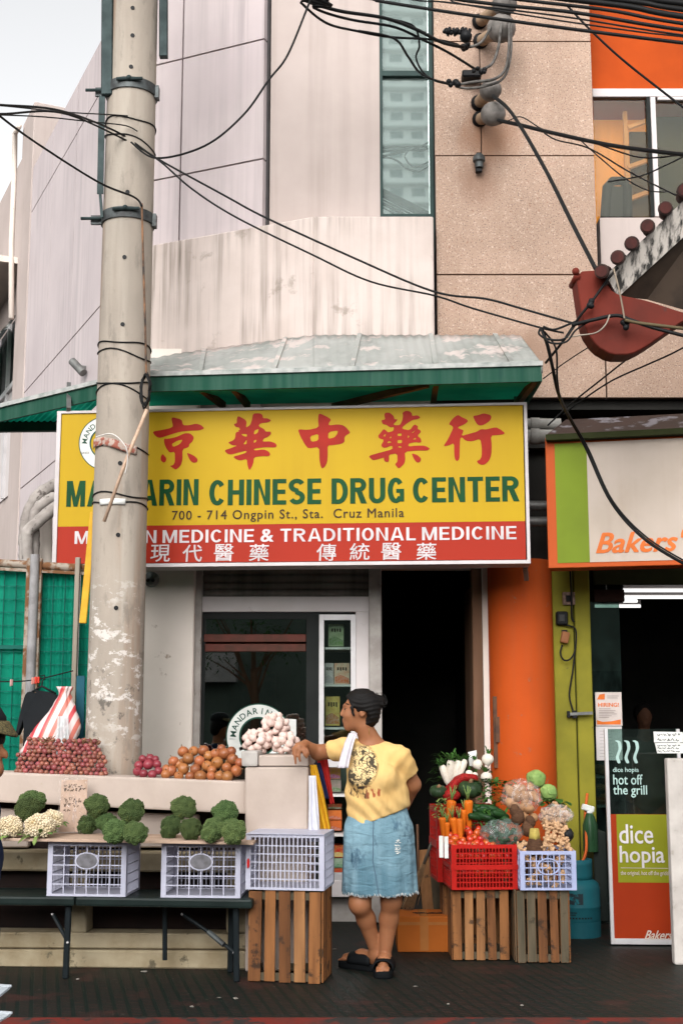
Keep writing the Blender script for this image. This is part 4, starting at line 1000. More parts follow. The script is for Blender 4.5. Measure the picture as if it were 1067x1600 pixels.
# ================================================================ overhead cables
def W_(label, pts, r=.008, m=None, name='overhead_cable', g='overhead cables'):
    return wire(name, label, [at(*p) for p in pts], r*.85, m, 'cable', 6, g)
W_('cable sagging from the pole across the parapet to the red eave, upper of the two', [(-60, 160, 6.2), (0, 164, 6.5), (95, 173, 7.0), (185, 207, 7.76), (245, 247, 7.74), (350, 305, 7.5), (415, 340, 7.45), (546, 400, 7.35), (676, 455, 7.2), (759, 467, 7.15), (814, 482, 7.1), (894, 505, 7.0)], .0085)
W_('cable sagging from the pole across the parapet to the red eave, lower of the two', [(-60, 170, 6.25), (0, 178, 6.55), (95, 176, 7.05), (185, 213, 7.76), (245, 248, 7.74), (300, 295, 7.5), (370, 340, 7.45), (490, 399, 7.4), (579, 440, 7.3), (679, 462, 7.2), (739, 482, 7.15), (844, 512, 7.05), (880, 520, 7.0)], .0075)
W_('single cable sagging from the top of the frame down to the right of the pole', [(498, -30, 7.4), (485, 0, 7.45), (450, 85, 7.5), (420, 125, 7.5), (380, 180, 7.52), (320, 228, 7.53), (245, 247, 7.74), (205, 222, 7.76)], .008)
W_('cable from the left edge sloping down to the lower pole clamp', [(-60, 130, 6.4), (0, 181, 6.6), (60, 225, 7), (155, 285, 7.45), (210, 308, 7.76), (222, 322, 7.76)], .0085)
W_('thin cable across the sky to the upper part of the pole', [(-60, 163, 6.6), (0, 165, 6.8), (100, 175, 7.2), (170, 179, 7.76), (200, 181, 7.76)], .005)
W_('second thin cable across the sky just under the first', [(-60, 178, 6.6), (60, 182, 7.1), (140, 190, 7.45), (195, 196, 7.76), (215, 205, 7.76)], .005)
Yc = 8.2
W_('thick twisted cable crossing the tall glass strip, topmost', [(-500, -330, 7.0), (440, -20, 7.6), (478, 1, 7.8), (530, 17, 7.9), (600, 28, 8), (650, 46, 8.1), (690, 66, 8.2), (725, 74, 8.4)], .014)
W_('thick twisted cable crossing the tall glass strip, second from top', [(-500, -330, 7.0), (440, -24, 7.7), (490, 12, 7.85), (545, 30, 8), (615, 42, 8.1), (660, 62, 8.2), (700, 82, 8.3), (742, 108, 8.5)], .012)
W_('thick twisted cable crossing the tall glass strip, third from top', [(-500, -330, 7.0), (440, -30, 7.65), (470, 4, 7.8), (510, 36, 7.9), (560, 49, 8), (610, 58, 8.1), (680, 62, 8.2), (716, 70, 8.4)], .010)
W_('cable dropping across the glass strip to the lowest taped splice', [(560, 48, 8), (615, 60, 8.1), (637, 88, 8.2), (655, 113, 8.25), (680, 126, 8.3), (704, 132, 8.45)], .010)
W_('cable looping beside the lowest glass strip cable', [(600, 28, 8.02), (645, 40, 8.1), (655, 70, 8.2), (650, 92, 8.25), (668, 120, 8.3), (704, 131, 8.45)], .008)
for i, (x, y, r) in enumerate(((722, 72, .035), (748, 110, .03), (708, 132, .035))):
    nm = ('upper', 'middle', 'lowest')[i]; p = at(x, y, 8.45)
    mb = MB(); [mb.ball(p+Vector((rnd.uniform(-.04, .04), rnd.uniform(-.02, .02), rnd.uniform(-.02, .02))), r*rnd.uniform(.5, .8), 2) for _ in range(6)]
    tag(mb.build('cable_splice', M['black'], smooth=True), f'{nm} black taped cable splice in front of the pebble-clad wall', 'splice', 'taped cable splices')
W_('grey service cable from the top pipe head to the upper splice', [(782, 14, 8.55), (770, 35, 8.5), (755, 62, 8.5), (740, 72, 8.48), (724, 73, 8.45)], .012, M['cable_grey'])
W_('grey service cable from the top pipe head to the middle splice', [(788, 18, 8.55), (782, 45, 8.45), (778, 75, 8.45), (768, 100, 8.45), (750, 109, 8.45)], .012, M['cable_grey'])
W_('grey service cable from the top pipe head to the lowest splice, inner', [(792, 18, 8.55), (795, 45, 8.42), (794, 80, 8.42), (788, 110, 8.42), (770, 124, 8.42), (740, 128, 8.43), (712, 133, 8.45)], .012, M['cable_grey'])
W_('grey service cable from the top pipe head to the lowest splice, outer', [(795, 18, 8.55), (798, 50, 8.45), (797, 90, 8.45), (786, 122, 8.45), (760, 134, 8.45), (730, 138, 8.45), (712, 135, 8.45)], .011, M['cable_grey'])
def stub(label, bx, by, hx, hy, Yh, rh, m):
    a = at(bx, by, YA+.02); b = at(hx, hy, Yh); d = (b-a).normalized()
    t = thing('conduit_stub', label, 'pipe', a, 'conduit stubs on the pebble-clad wall')
    mb = MB(); mb.tube([a, b], .045, 14); mb.build('pipe', mat('sooty tan pipe', (.34, .24, .16), (.14, .10, .075), .7, 9), t, smooth=40)
    mb = MB(); mb.lathe([(.05, -.02), (.062, 0), (.05, .03)], a+d*.03, 14, d.to_track_quat('Z', 'Y').to_matrix()); mb.build('collar', M['black'], t, smooth=True)
    mb = MB(); mb.lathe([(rh*.75, -.05), (rh, -.03), (rh, .03), (rh*.7, .07), (0, .085)], b, 16, d.to_track_quat('Z', 'Y').to_matrix()); mb.build('cap', m, t, smooth=50)
M['cap_grey'] = mat('weathered cap', (.20, .18, .165), (.12, .11, .10), .7, 15)
stub('topmost pipe stub on the pebble-clad wall, feeding the grey service cables', 746, 36, 788, 6, 8.5, .085, M['cap_grey'])
stub('big round grey pipe head on the pebble-clad wall, second from the top', 748, 66, 783, 44, 8.55, .10, M['cap_grey'])
stub('short tan pipe stub with upright cap, third from the top on the pebble wall', 746, 163, 766, 141, 8.6, .075, M['cap_grey'])
stub('lowest pipe stub with ribbed grey cap on the pebble-clad wall', 748, 187, 770, 178, 8.58, .085, M['cap_grey'])
mb = MB(); mb.px(722, 108, 752, 119, 8.78, .11); tag(mb.build('bracket', M['black'], bevel=.01), 'stubby black bracket between the pipe stubs on the pebble wall', 'bracket')
t = thing('wall_lamp', 'tiny grey lamp holder on the pebble-clad wall under the pipe stubs', 'lamp', at(748, 250, 8.85))
mb = MB(); mb.lathe([(.0, -.05), (.03, -.05), (.032, -.01), (.045, 0), (.045, .03), (.03, .05), (0, .055)], at(748, 252, 8.85), 12); mb.build('holder', M['galv'], t, smooth=40)
mb = MB(); mb.px(743, 258, 753, 268, 8.84, .04); mb.build('socket', M['black'], t, bevel=.005)
mb = MB(); mb.px(744, 238, 752, 244, 8.84, .07); mb.build('mount', M['black'], t)
mb = MB(); c = at(714, 55, 8.3)
mb.tube([c+Vector((-.09+.18*k/30, .02*math.sin(k*2), .02*math.sin(k*1.3)+.025)) for k in range(31)], .014, 6); mb.ball(c+Vector((.06, 0, -.01)), .045, 2); tag(mb.build('insulator', M['black'], smooth=True), 'black knobbly insulator above the upper splice near the glass strip', 'insulator')
W_('heavy cable from the third pipe stub down to the red eave', [(770, 150, 8.5), (800, 178, 8.3), (850, 262, 7.9), (895, 352, 7.5), (930, 420, 7.15)], .016)
W_('heavy cable from the lowest pipe stub rightwards past the amber window', [(778, 188, 8.5), (815, 196, 8.3), (860, 207, 8.1), (960, 228, 7.7), (1080, 243, 7.3)], .016)
W_('thin wire looping over the heavy cable near the lowest pipe stub', [(780, 194, 8.5), (795, 188, 8.4), (815, 183, 8.3), (850, 203, 8.15), (900, 214, 7.95)], .005)
W_('thin wire drooping under the heavy cable in front of the amber window', [(850, 208, 8.1), (870, 219, 8.05), (920, 232, 7.9), (985, 270, 7.6), (1055, 305, 7.3)], .006)
W_('thin slack wire crossing the amber window on the slant', [(905, 218, 8), (935, 245, 7.9), (975, 278, 7.7), (1010, 297, 7.5), (1040, 300, 7.4)], .005)
W_('thin wire rising to the right in front of the dark upper pane', [(950, 284, 7.7), (1000, 275, 7.5), (1040, 258, 7.4), (1080, 238, 7.3)], .006)
W_('thin wire curving along under the heavy cable at the amber window', [(930, 224, 7.85), (990, 244, 7.6), (1030, 246, 7.5), (1080, 238, 7.3)], .006)
for i, (p, r) in enumerate((([(470, -22), (600, 3), (800, 33), (1090, 70)], .012), ([(520, -20), (700, 4), (880, 26), (1090, 58)], .007), ([(580, -22), (760, 5), (900, 20), (1090, 50)], .014), ([(650, -24), (800, -2), (950, 16), (1090, 40)], .012), ([(700, -28), (850, -6), (980, 10), (1090, 29)], .02), ([(760, -30), (900, -8), (1000, 4), (1090, 18)], .018), ([(820, -30), (960, -8), (1090, 8)], .022), ([(880, -32), (1000, -10), (1090, -3)], .022), ([(560, -25), (720, 6), (860, 30), (1000, 50), (1090, 60)], .006))):
    order = ('lowest', 'second lowest', 'third lowest', 'fourth lowest', 'fifth lowest', 'fourth from top', 'third from top', 'second from top', 'thinnest')[i]
    W_(f'{order} of the black cables sweeping across the top right corner', [(x, y, 7.6-(x-470)/620*1.0) for x, y in [(p[0][0]-900, p[0][1]-160+9*i)]+p+[(1600, p[-1][1]+60)]], r)
W_('single cable dropping diagonally from the cable bundle past the upper window', [(885, 8, 7.2), (925, 50, 7.2), (980, 100, 7.1), (1080, 178, 6.9)], .009)
W_('long black cable curving down across the bakery sign', [(846, 514, 7.05), (855, 540, 7.1), (863, 575, 7.2), (872, 615, 7.4), (888, 650, 7.7), (915, 700, 7.9), (955, 785, 7.9), (1010, 845, 7.85), (1090, 893, 7.8)], .012)
W_('thin black cable twisted with the one over the bakery sign', [(850, 518, 7.06), (868, 545, 7.1), (870, 590, 7.2), (876, 625, 7.4), (892, 655, 7.7), (919, 702, 7.9), (957, 783, 7.88), (1013, 842, 7.83), (1090, 888, 7.78)], .007)
W_('tangled cable loop hanging between the awning corner and the red eave', [(844, 512, 7.02), (842, 522, 7.0), (856, 530, 6.98), (880, 530, 6.97), (893, 515, 6.98), (900, 503, 7.0), (890, 506, 7.0), (865, 515, 7.0), (848, 510, 7.0)], .008)
W_('second slack loop under the first tangled loop by the eave', [(846, 518, 7.0), (858, 535, 6.96), (884, 534, 6.95), (900, 515, 6.97), (930, 498, 6.95), (962, 492, 6.93)], .007)
W_('taut cable rising from the awning corner across the red eave', [(852, 567, 7.3), (880, 532, 7.1), (905, 495, 6.98), (925, 470, 6.95), (950, 435, 6.93), (965, 418, 6.92)], .009)
W_('cable lashed along the red barge board', [(893, 508, 6.98), (925, 500, 6.93), (962, 493, 6.92), (985, 500, 6.9), (1020, 512, 6.88), (1090, 530, 6.8)], .013)
W_('brown cable leaving the barge board to the right', [(975, 500, 6.9), (1000, 505, 6.89), (1040, 510, 6.85), (1090, 516, 6.8)], .012, mat('brown cable', (.10, .075, .04), rough=.6))
W_('wire from the dark beam up to the right under the eave, upper', [(855, 665, 8.2), (890, 632, 8.1), (930, 600, 7.9), (978, 562, 7.6), (1000, 545, 7.5)], .007)
W_('wire from the dark beam up to the right under the eave, lower', [(880, 648, 8.2), (905, 628, 8.1), (955, 595, 7.9), (1010, 570, 7.7), (1050, 552, 7.5), (1090, 530, 7.4)], .007)
W_('faint wire from the awning end to the underside of the eave', [(848, 592, 7.85), (880, 568, 7.7), (915, 545, 7.5), (945, 528, 7.3)], .005)
W_('pale cord looped from the barge board to the left', [(952, 492, 6.9), (945, 508, 6.9), (930, 520, 6.9), (905, 524, 6.95), (880, 528, 6.98)], .005, mat('pale cord', (.32, .27, .22), rough=.8))
W_('pale cord hanging from the eave tiles to the cable clamp', [(958, 420, 6.85), (966, 450, 6.85), (971, 475, 6.87), (975, 498, 6.89)], .006, mat('tan twine', (.30, .24, .18), rough=.8))
for i, (x, y) in enumerate(((923, 475), (976, 508))):
    mb = MB(); p = at(x, y, 6.93); [mb.ball(p+Vector((rnd.uniform(-.012, .012), 0, rnd.uniform(-.018, .018))), .018, 2) for _ in range(5)]
    tag(mb.build('cable_clamp', M['black'], smooth=True), ('black knob clamp on the upper left of the red barge board', 'black knob clamp at the lower middle of the red barge board')[i], 'clamp', 'clamps on the barge board')

# ================================================================ tiled eave reaching in from the right
E = thing('tiled_eave', 'dark red tiled roof corner with stained white plaster reaching in from the right', 'roof', at(985, 500, 7.1))
PE = Plane(at(985, 500, 7.0), 0)
M['barge'] = mat('maroon painted board', (.15, .024, .015), (.095, .019, .013), .7, 2.5, spots=((.07, .03, .025), 8, .62), bump=.15)
poly = chaikin([PE.uv(*p) for p in ((899, 424), (945, 421), (952, 452), (968, 461), (1010, 469), (1060, 486), (1090, 494), (1085, 497), (1067, 501), (1040, 520), (1010, 541), (985, 554), (955, 554), (932, 541), (914, 515), (906, 475))], 1)
mb = MB(); mb.prism(poly, PE, -.16, 0); mb.build('barge_board', M['barge'], E, bevel=.006)
mb = MB(); mb.tube([at(899, 424, 6.98), at(899, 424, 7.16)], .022, 10); mb.tube([PE.pt(*PE.uv(901, 432), .01), PE.pt(*PE.uv(901, 432), -.16)], .02, 10); mb.build('scroll_end', M['barge'], E, smooth=True)
def plaster():
    m = MT('stained plaster'); m.p(Roughness=.9)
    f = m.ramp(m.noise(17, (1, 1, .22), 6, .65), .47, .58); m.col(m.mix(f, (.52, .47, .42), (.03, .028, .025))); return m.m
s0, s1, s2, s3 = at(946, 430, 6.96), at(965, 464, 7.02), at(1110, 331, 7.02), at(1110, 272, 6.96)
mb = MB(); mb.add([s0, s1, s2, s3]+[p+Vector((0, .06, 0)) for p in (s0, s1, s2, s3)], [(0, 1, 2, 3), (4, 7, 6, 5), (0, 4, 5, 1), (1, 5, 6, 2), (2, 6, 7, 3), (3, 7, 4, 0)])
mb.build('plaster_strip', plaster(), E)
M['tile'] = mat('sooty clay tile', (.075, .038, .032), (.035, .025, .022), .75, 12, spots=((.17, .06, .045), 9, .6), bump=.3)
M['tile_face'] = mat('clay tile end', (.085, .028, .024), (.05, .022, .02), .8, 14)
for i, (x, y) in enumerate(((939, 424), (964, 402), (986, 380), (1011, 353), (1039, 325), (1068, 297), (1097, 268))):
    a = at(x, y, 6.86); d = Vector((.22, .85, .30)).normalized(); b = a+d*.75
    mb = MB(); mb.tube([a, a+d*.09, a+d*.092, b], [.039, .043, .037, .037], 16); to = mb.build('tile', M['tile'], E, smooth=35); BASE[to.name] = BASE[E.name]
    mb = MB(); mb.lathe([(.0, -.004), (.031, -.004), (.031, .003), (0, .003)], a-d*.004, 16, d.to_track_quat('Z', 'Y').to_matrix()); mb.build('tile_end', M['tile_face'], to, smooth=30)
mb = MB(); d = Vector((.22, .85, .30)).normalized()*.75; o = Vector((0, .02, -.01)); q = [s0+o, s3+o, s3+o+d, s0+o+d]
mb.add(q+[p-Vector((0, 0, .05)) for p in q], [(0, 1, 2, 3), (4, 7, 6, 5), (0, 4, 5, 1), (1, 5, 6, 2), (2, 6, 7, 3), (3, 7, 4, 0)]); mb.build('roof_slab', M['tile'], E)
mb = MB(); q = [at(962, 463, 7.03), at(1110, 332, 7.03), at(1110, 496, 7.16), at(1010, 468, 7.16)]
mb.add(q+[p+Vector((0, .05, .03)) for p in q], [(0, 1, 2, 3), (4, 7, 6, 5), (0, 4, 5, 1), (1, 5, 6, 2), (2, 6, 7, 3), (3, 7, 4, 0)]); mb.build('soffit', mat('dark soffit timber', (.05, .035, .025), (.03, .022, .017), .8, 6), E)

# ================================================================ insulated pipes and the green fence on the left
M['lagging'] = mat('wrapped pipe lagging', (.40, .36, .33), (.25, .22, .2), .85, 7, spots=((.12, .1, .09), 16, .6), bump=.4, bs=40)
def lag(label, pts, r):
    mb = wire(None, '', pts, r, n=10, sub=12)
    k = 0                                               # wrinkled wrapping
    for v in mb.v: v += Vector((noise.noise(v*28), noise.noise(v*28+Vector((9, 0, 0))), noise.noise(v*28+Vector((0, 9, 0)))))*.008
    tag(mb.build('wrapped_pipe', M['lagging'], smooth=True), label, 'pipe', 'wrapped pipes left of the sign')
lag('wrapped pipe arching behind the left end of the yellow sign, uppermost', [at(130, 752, 9.1), at(92, 756, 9.05), at(66, 770, 9.0), at(50, 790, 9), at(42, 815, 9), at(40, 850, 9), at(40, 900, 9)], .045)
lag('wrapped pipe left of the yellow sign, second, close under the uppermost', [at(130, 768, 9.0), at(92, 775, 8.95), at(70, 785, 8.92), at(57, 800, 8.92), at(54, 825, 8.92), at(52, 905, 8.92)], .04)
lag('slanting wrapped pipe crossing in front of the others left of the sign', [at(130, 768, 8.85), at(85, 795, 8.84), at(60, 815, 8.84), at(44, 832, 8.84), at(43, 860, 8.86), at(44, 905, 8.86)], .042)
mb = MB(); mb.tube([at(68, 780, 9.1), at(69, 905, 9.1)], .065, 14); tag(mb.build('drain_pipe', M['pillar'], smooth=50), 'fat pale upright pipe between the wrapped pipes and the sign', 'pipe')
YFN = 8.3
FN = thing('site_fence', 'green netting fence on rusty posts left of the utility pole', 'fence', (at(60, 1200, YFN).x, YFN, 0))
M['rust'] = mat('rusty steel', (.16, .075, .035), (.32, .27, .22), .8, 13, lo=.45, hi=.55)
M['netting'] = mat('green netting', (.006, .33, .21), (.005, .24, .16), .6, 5, (1, 1, .3), transl=.5)
M['net_wire'] = mat('green mesh wire', (.008, .11, .085), rough=.6)
for (a, b, yt) in ((-90, 44, 884), (62, 120, 893), (124, 190, 893)):
    x0, x1 = at(a, 1000, YFN+.03).x, at(b, 1000, YFN+.03).x; z1 = at(a, yt, YFN).z
    mb = MB(); mb.grid(lambda u, v: Vector((x0+(x1-x0)*u, YFN+.04+.008*math.sin(40*u+3*v), .03+(z1-.03)*v)), 30, 10); n_ = mb.build('netting', M['netting'], FN, smooth=True, solid=.003); BASE[n_.name] = BASE[FN.name]
    mb = MB(); k = 0
    while x0+k*.078 < x1: mb.b2((x0+k*.078, YFN+.02, .03), (x0+k*.078+.0035, YFN+.026, z1)); k += 1
    k = 0
    while .03+k*.085 < z1: mb.b2((x0, YFN+.0155, .03+k*.085), (x1, YFN+.0195, 0.0335+k*.085)); k += 1
    mb.build('mesh_wire', M['net_wire'], n_)
for x, w, m, dy in ((43, .028, M['rust'], -.02), (61, .022, M['rust'], -.02), (121, .03, mat('grey timber', (.30, .26, .21), (.2, .17, .13), .8, 10, (1, 1, .1)), -.05)):
    xx = at(x, 1000, YFN).x; mb = MB(); mb.b2((xx-w/2, YFN+dy-.02, 0), (xx+w/2, YFN+dy+.02, 2.42)); mb.build('post', m, FN, bevel=.003)
mb = MB(); xx = at(51, 1000, YFN-.04).x; mb.tube([(xx, YFN-.05, 0), (xx, YFN-.05, 2.44)], .03, 12); mb.build('pipe_post', mat('grey pipe', (.30, .29, .29), (.2, .19, .19), .5, 9), FN, smooth=40)
mb = MB(); mb.tube([at(-90, 874, YFN), at(150, 889, YFN)], .026, 10); mb.bar(at(-90, 884, YFN-.02), at(150, 897, YFN-.02), .02, .02); mb.build('top_rail', M['rust'], FN, smooth=40)
mb = MB(); mb.px(-90, 1008, 44, 1014, YFN+.0, .012); mb.build('mid_rail', M['net_wire'], FN)
wire('wire_line', 'washing line of thin wire strung across the green fence', [at(-60, 1064, 8.2), at(20, 1065, 8.15), at(55, 1062, 8.12), at(75, 1058, 8.1), at(115, 1048, 8.15)], .004, None, 'line')
for i, (x, y, w, h, c, lab) in enumerate(((18, 1067, 4, 11, (.6, .36, .33), 'pale pink clothes peg on the washing line, by the left edge'), (52, 1064, 5, 11, (.62, .25, .2), 'pink clothes peg on the washing line, left of the red one'), (58, 1063, 8, 11, (.55, .05, .03), 'red clothes peg on the washing line'))):
    mb = MB(); mb.px(x-w/2, y-h/2, x, y+h/2, 8.09, .02); mb.px(x+.5, y-h/2, x+w/2, y+h/2-1, 8.085, .02); tag(mb.build('clothes_peg', mat('peg', c, rough=.5), bevel=.003), lab, 'peg', 'clothes pegs on the line')
def hang(mb, P0, w0, w1, h, amp=.02, n=5, depth=.0, seed=0, nu=30, nv=20, lean=0.0):
    def fn(u, v):
        w = w0+(w1-w0)*v; a = amp*(.3+.7*v)
        return P0+Vector(((u-.5)*w+lean*v+a*.4*math.sin(3*v+u*5+seed), -depth*v+a*math.sin(u*n*2*math.pi+seed+1.5*math.sin(2*v+seed)), -h*v))
    mb.grid(fn, nu, nv); return mb
M['dark_cloth'] = mat('black cloth', (.014, .016, .018), rough=.9)
t = thing('hanging_shirt', 'black shirt on a hanger in front of the green fence', 'shirt', at(62, 1075, 8.05))
mb = MB(); P = Plane(at(62, 1110, 8.02), 0)
mb.prism(chaikin([P.uv(*p) for p in ((55, 1078), (70, 1080), (88, 1084), (100, 1100), (96, 1125), (86, 1122), (88, 1215), (36, 1215), (40, 1120), (30, 1150), (26, 1145), (40, 1088), (46, 1080), (60, 1084))], 1), P, -.05, .03)
mb.build('cloth', M['dark_cloth'], t, bevel=.012, seg=2, smooth=40)
mb = MB(); mb.tube([at(*q) for q in ((50, 1082, 8.03), (66, 1072, 8.04), (88, 1084, 8.03))], .007, 6); mb.tube([at(66, 1072, 8.04), at(67, 1064, 8.05), at(71, 1060, 8.06), at(70, 1055, 8.07), at(65, 1056, 8.08)], .004, 6); mb.build('hanger', M['black'], t, smooth=True)
def striped():
    m = MT('striped plastic'); m.p(Roughness=.45); sp = m.n('ShaderNodeSeparateXYZ'); m.l(m.coord((1, 1, 1), (0, R(-22), 0)), sp.inputs[0])
    w = m.mul(m.mul(sp.outputs[0], 25.0), 1.0, 'MODULO'); w = m.mul(w, 0.0, 'ADD'); a = m.mul(m.mul(m.mul(sp.outputs[0], 110.0), 0.0, 'ADD'), 1, 'MULTIPLY')
    s_ = m.n('ShaderNodeMath', operation='SINE'); m.l(a, s_.inputs[0]); f = m.ramp(s_.outputs[0], .1, .3)
    s2 = m.n('ShaderNodeMath', operation='SINE'); m.l(m.mul(a, .37), s2.inputs[0])
    c = m.mix(f, (.66, .54, .52), m.mix(m.ramp(s2.outputs[0], -.2, .2), (.50, .05, .06), (.58, .16, .12))); m.col(c); return m.m
mb = MB()
def bagf(u, v):
    a = 2*math.pi*u; r = .026+.115*smoothstep(.0, .75, v)+.02*math.sin(3*a+4*v)*v
    if v < .12: r = .05-.2*v
    return at(102, 1078, 7.97)+Vector((r*math.cos(a)-.10*v*v, r*.6*math.sin(a), .02-.40*v))+Vector((noise.noise(Vector((4*a, 9*v, 1))), 0, 0))*.012
mb.grid(bagf, 40, 24)
tag(mb.build('striped_bag', striped(), smooth=True, solid=.003, loc=at(90, 1200, 7.97)), 'red and white striped plastic bag hanging knotted beside the pole', 'bag')
mb = MB(); hang(mb, at(99, 1119, 7.88), .065, .085, .24, .012, 2, .03, 2); tag(mb.build('plastic_bag', film('thin bag', (.62, .66, .66), .45), smooth=True, solid=.002), 'thin whitish and blue plastic bag hanging above the shallots', 'bag')
mb = MB(); mb.bar(at(127, 1056, 8.1), at(124, 1230, 8.1), .05, .02); tag(mb.build('blue_sheet', mat('blue sheet', (.02, .10, .14), rough=.6)), 'narrow dark blue sheet between the fence post and the pole', 'sheet')

# ================================================================ concrete stall wall on the left
g0 = ground(190, 1513)
PST = Plane((g0.x, g0.y, 0), 4)
M['stall'] = mat('painted concrete', (.45, .37, .32), (.38, .31, .265), .8, 3, spots=((.40, .33, .26), 7, .63), bump=.25, bs=50, streak=((.38, .32, .26), .5, 10, .55))
M['plinth'] = mat('stained cream plinth', (.36, .30, .20), (.26, .205, .125), .85, 6, spots=((.12, .10, .065), 9, .60), bump=.4, bs=40)
M['maroon'] = mat('dark maroon board', (.022, .013, .011), (.014, .010, .009), .8, 5)
ST_ = thing('stall_wall', 'cream concrete stall wall with a thick end pillar behind the folding table', 'wall', (g0.x, g0.y, 0))
def pp_(mb, pts, d0, d1): return mb.prism([PST.uv(*p) for p in pts], PST, d0, d1)
mb = MB(); pp_(mb, [(-80, 1203.5), (384, 1221), (384, 1272), (-80, 1250)], -.24, .0); mb.build('top_beam', M['stall'], ST_, bevel=.012, seg=2)
mb = MB(); pp_(mb, [(-80, 1255), (386, 1255), (386, 1512), (-80, 1508)], -.225, -.20); mb.build('infill_board', M['maroon'], ST_)
mb = MB(); pp_(mb, [(-80, 1262), (34, 1268), (34, 1328), (-80, 1328)], -.18, -.12); pp_(mb, [(78, 1268), (304, 1276), (304, 1328), (78, 1328)], -.19, -.12); mb.build('upper_panel', M['stall'], ST_, bevel=.008)
mb = MB(); pp_(mb, [(-80, 1330), (384, 1334), (384, 1366), (-80, 1362)], -.19, -.06); mb.build('mid_beam', M['plinth'], ST_, bevel=.01)
mb = MB(); pp_(mb, [(-80, 1457), (384, 1461), (384, 1485), (-80, 1482)], -.19, -.022); mb.build('upper_plinth', M['plinth'], ST_, bevel=.008)
mb = MB(); pp_(mb, [(-80, 1483.5), (384, 1486.5), (384, 1515.5), (-80, 1511)], -.19, 0); mb.build('lower_plinth', M['plinth'], ST_, bevel=.01)
for a, b in ((108, 133), (352, 384)):
    mb = MB(); pp_(mb, [(a, 1366), (b, 1366), (b, 1459), (a, 1459)], -.18, -.03); mb.build('post', M['plinth'], ST_, bevel=.008)
mb = MB(); pp_(mb, [(385, 1198), (483, 1198), (483, 1514), (385, 1516)], -.40, .05); mb.build('end_pillar', M['stall'], ST_, bevel=.008)
mb = MB(); pp_(mb, [(406, 1180), (483, 1180), (483, 1197), (406, 1197)], -.38, .052); mb.build('cap_slab', M['stall'], ST_, bevel=.006)
mb = MB(); pp_(mb, [(379, 1173), (405, 1173), (405, 1197), (380, 1197)], -.36, .06); mb.build('cap_block', mat('grey mortar block', (.42, .39, .36), (.3, .27, .25), .9, 10, bump=.5, bs=40), ST_, bevel=.012, seg=2)
zP = PST.uv(440, 1180)[1]                                   # top of the pillar
# black folding tables
M['table'] = mat('black-green plastic', (.012, .020, .018), (.008, .013, .012), .4, 5, spots=((.05, .055, .05), 10, .66)); M['leg'] = mat('dark steel leg', (.010, .014, .016), rough=.4)
tz = at(250, 1404, 7.12).z
def ftable(label, xa, xb, ya, yb, legs):
    a, b = at(xa, 1404, ya), at(xb, 1404, yb)
    t = thing('folding_table', label, 'table', (a+b)/2, 'black folding tables')
    d = (b-a); n = Vector((-d.y, d.x, 0)).normalized()
    mb = MB(); q = [Vector((p.x, p.y, tz)) for p in (a, b, b+n*.36, a+n*.36)]
    mb.add(q+[p-Vector((0, 0, .048)) for p in q], [(0, 1, 2, 3), (4, 7, 6, 5), (0, 4, 5, 1), (1, 5, 6, 2), (2, 6, 7, 3), (3, 7, 4, 0)]); mb.build('tabletop', M['table'], t, bevel=.012, seg=2)
    for (x0, y0, x1, y1, dy) in legs:
        g = ground(x1, y1); g.y += dy; tp = at(x0, y0, g.y); tp.z = tz-.05
        mb = MB(); mb.bar(tp, g, .032, .03); mb.build('leg', M['leg'], t, bevel=.005)
    return t
T1 = ftable('left of two black folding tables, seen only up to its right end', -120, 116.5, 7.24, 7.18, ((108, 1412, 103, 1529, 0), (-70, 1412, -75, 1529, 0)))
T2 = ftable('right of two black folding tables, carrying the white crates under the board', 118, 394, 7.18, 7.08, ((369, 1412, 370, 1534, 0), (362, 1412, 360, 1519, 0)))
def brace(t, pts):
    mb = MB(); mb.tube(pts, .011, 8); br = mb.build('brace', M['leg'], t, smooth=40); BASE[br.name] = BASE[t.name]
    mb = MB(); mb.ball(pts[0]+Vector((0, -.012, 0)), .008, 1); mb.ball(pts[-1]+Vector((0, -.015, 0)), .008, 1); mb.build('rivet', M['alu'], br, smooth=True)
brace(T1, [at(83, 1428, 7.3), at(107, 1472, 7.24)])
brace(T2, [at(285, 1428, 7.35), at(326, 1456, 7.3), at(366, 1488, 7.2)])
mb = MB(); mb.tube([at(326, 1456, 7.28), at(350, 1476, 7.22)], .015, 8); mb.build('brace_sleeve', M['galv'], T2, smooth=40)
mb = MB(); mb.tube([at(258, 1412, 7.38), at(258, 1500, 7.38)], .014, 8); mb.build('hanging_bar', M['leg'], T2, smooth=40)

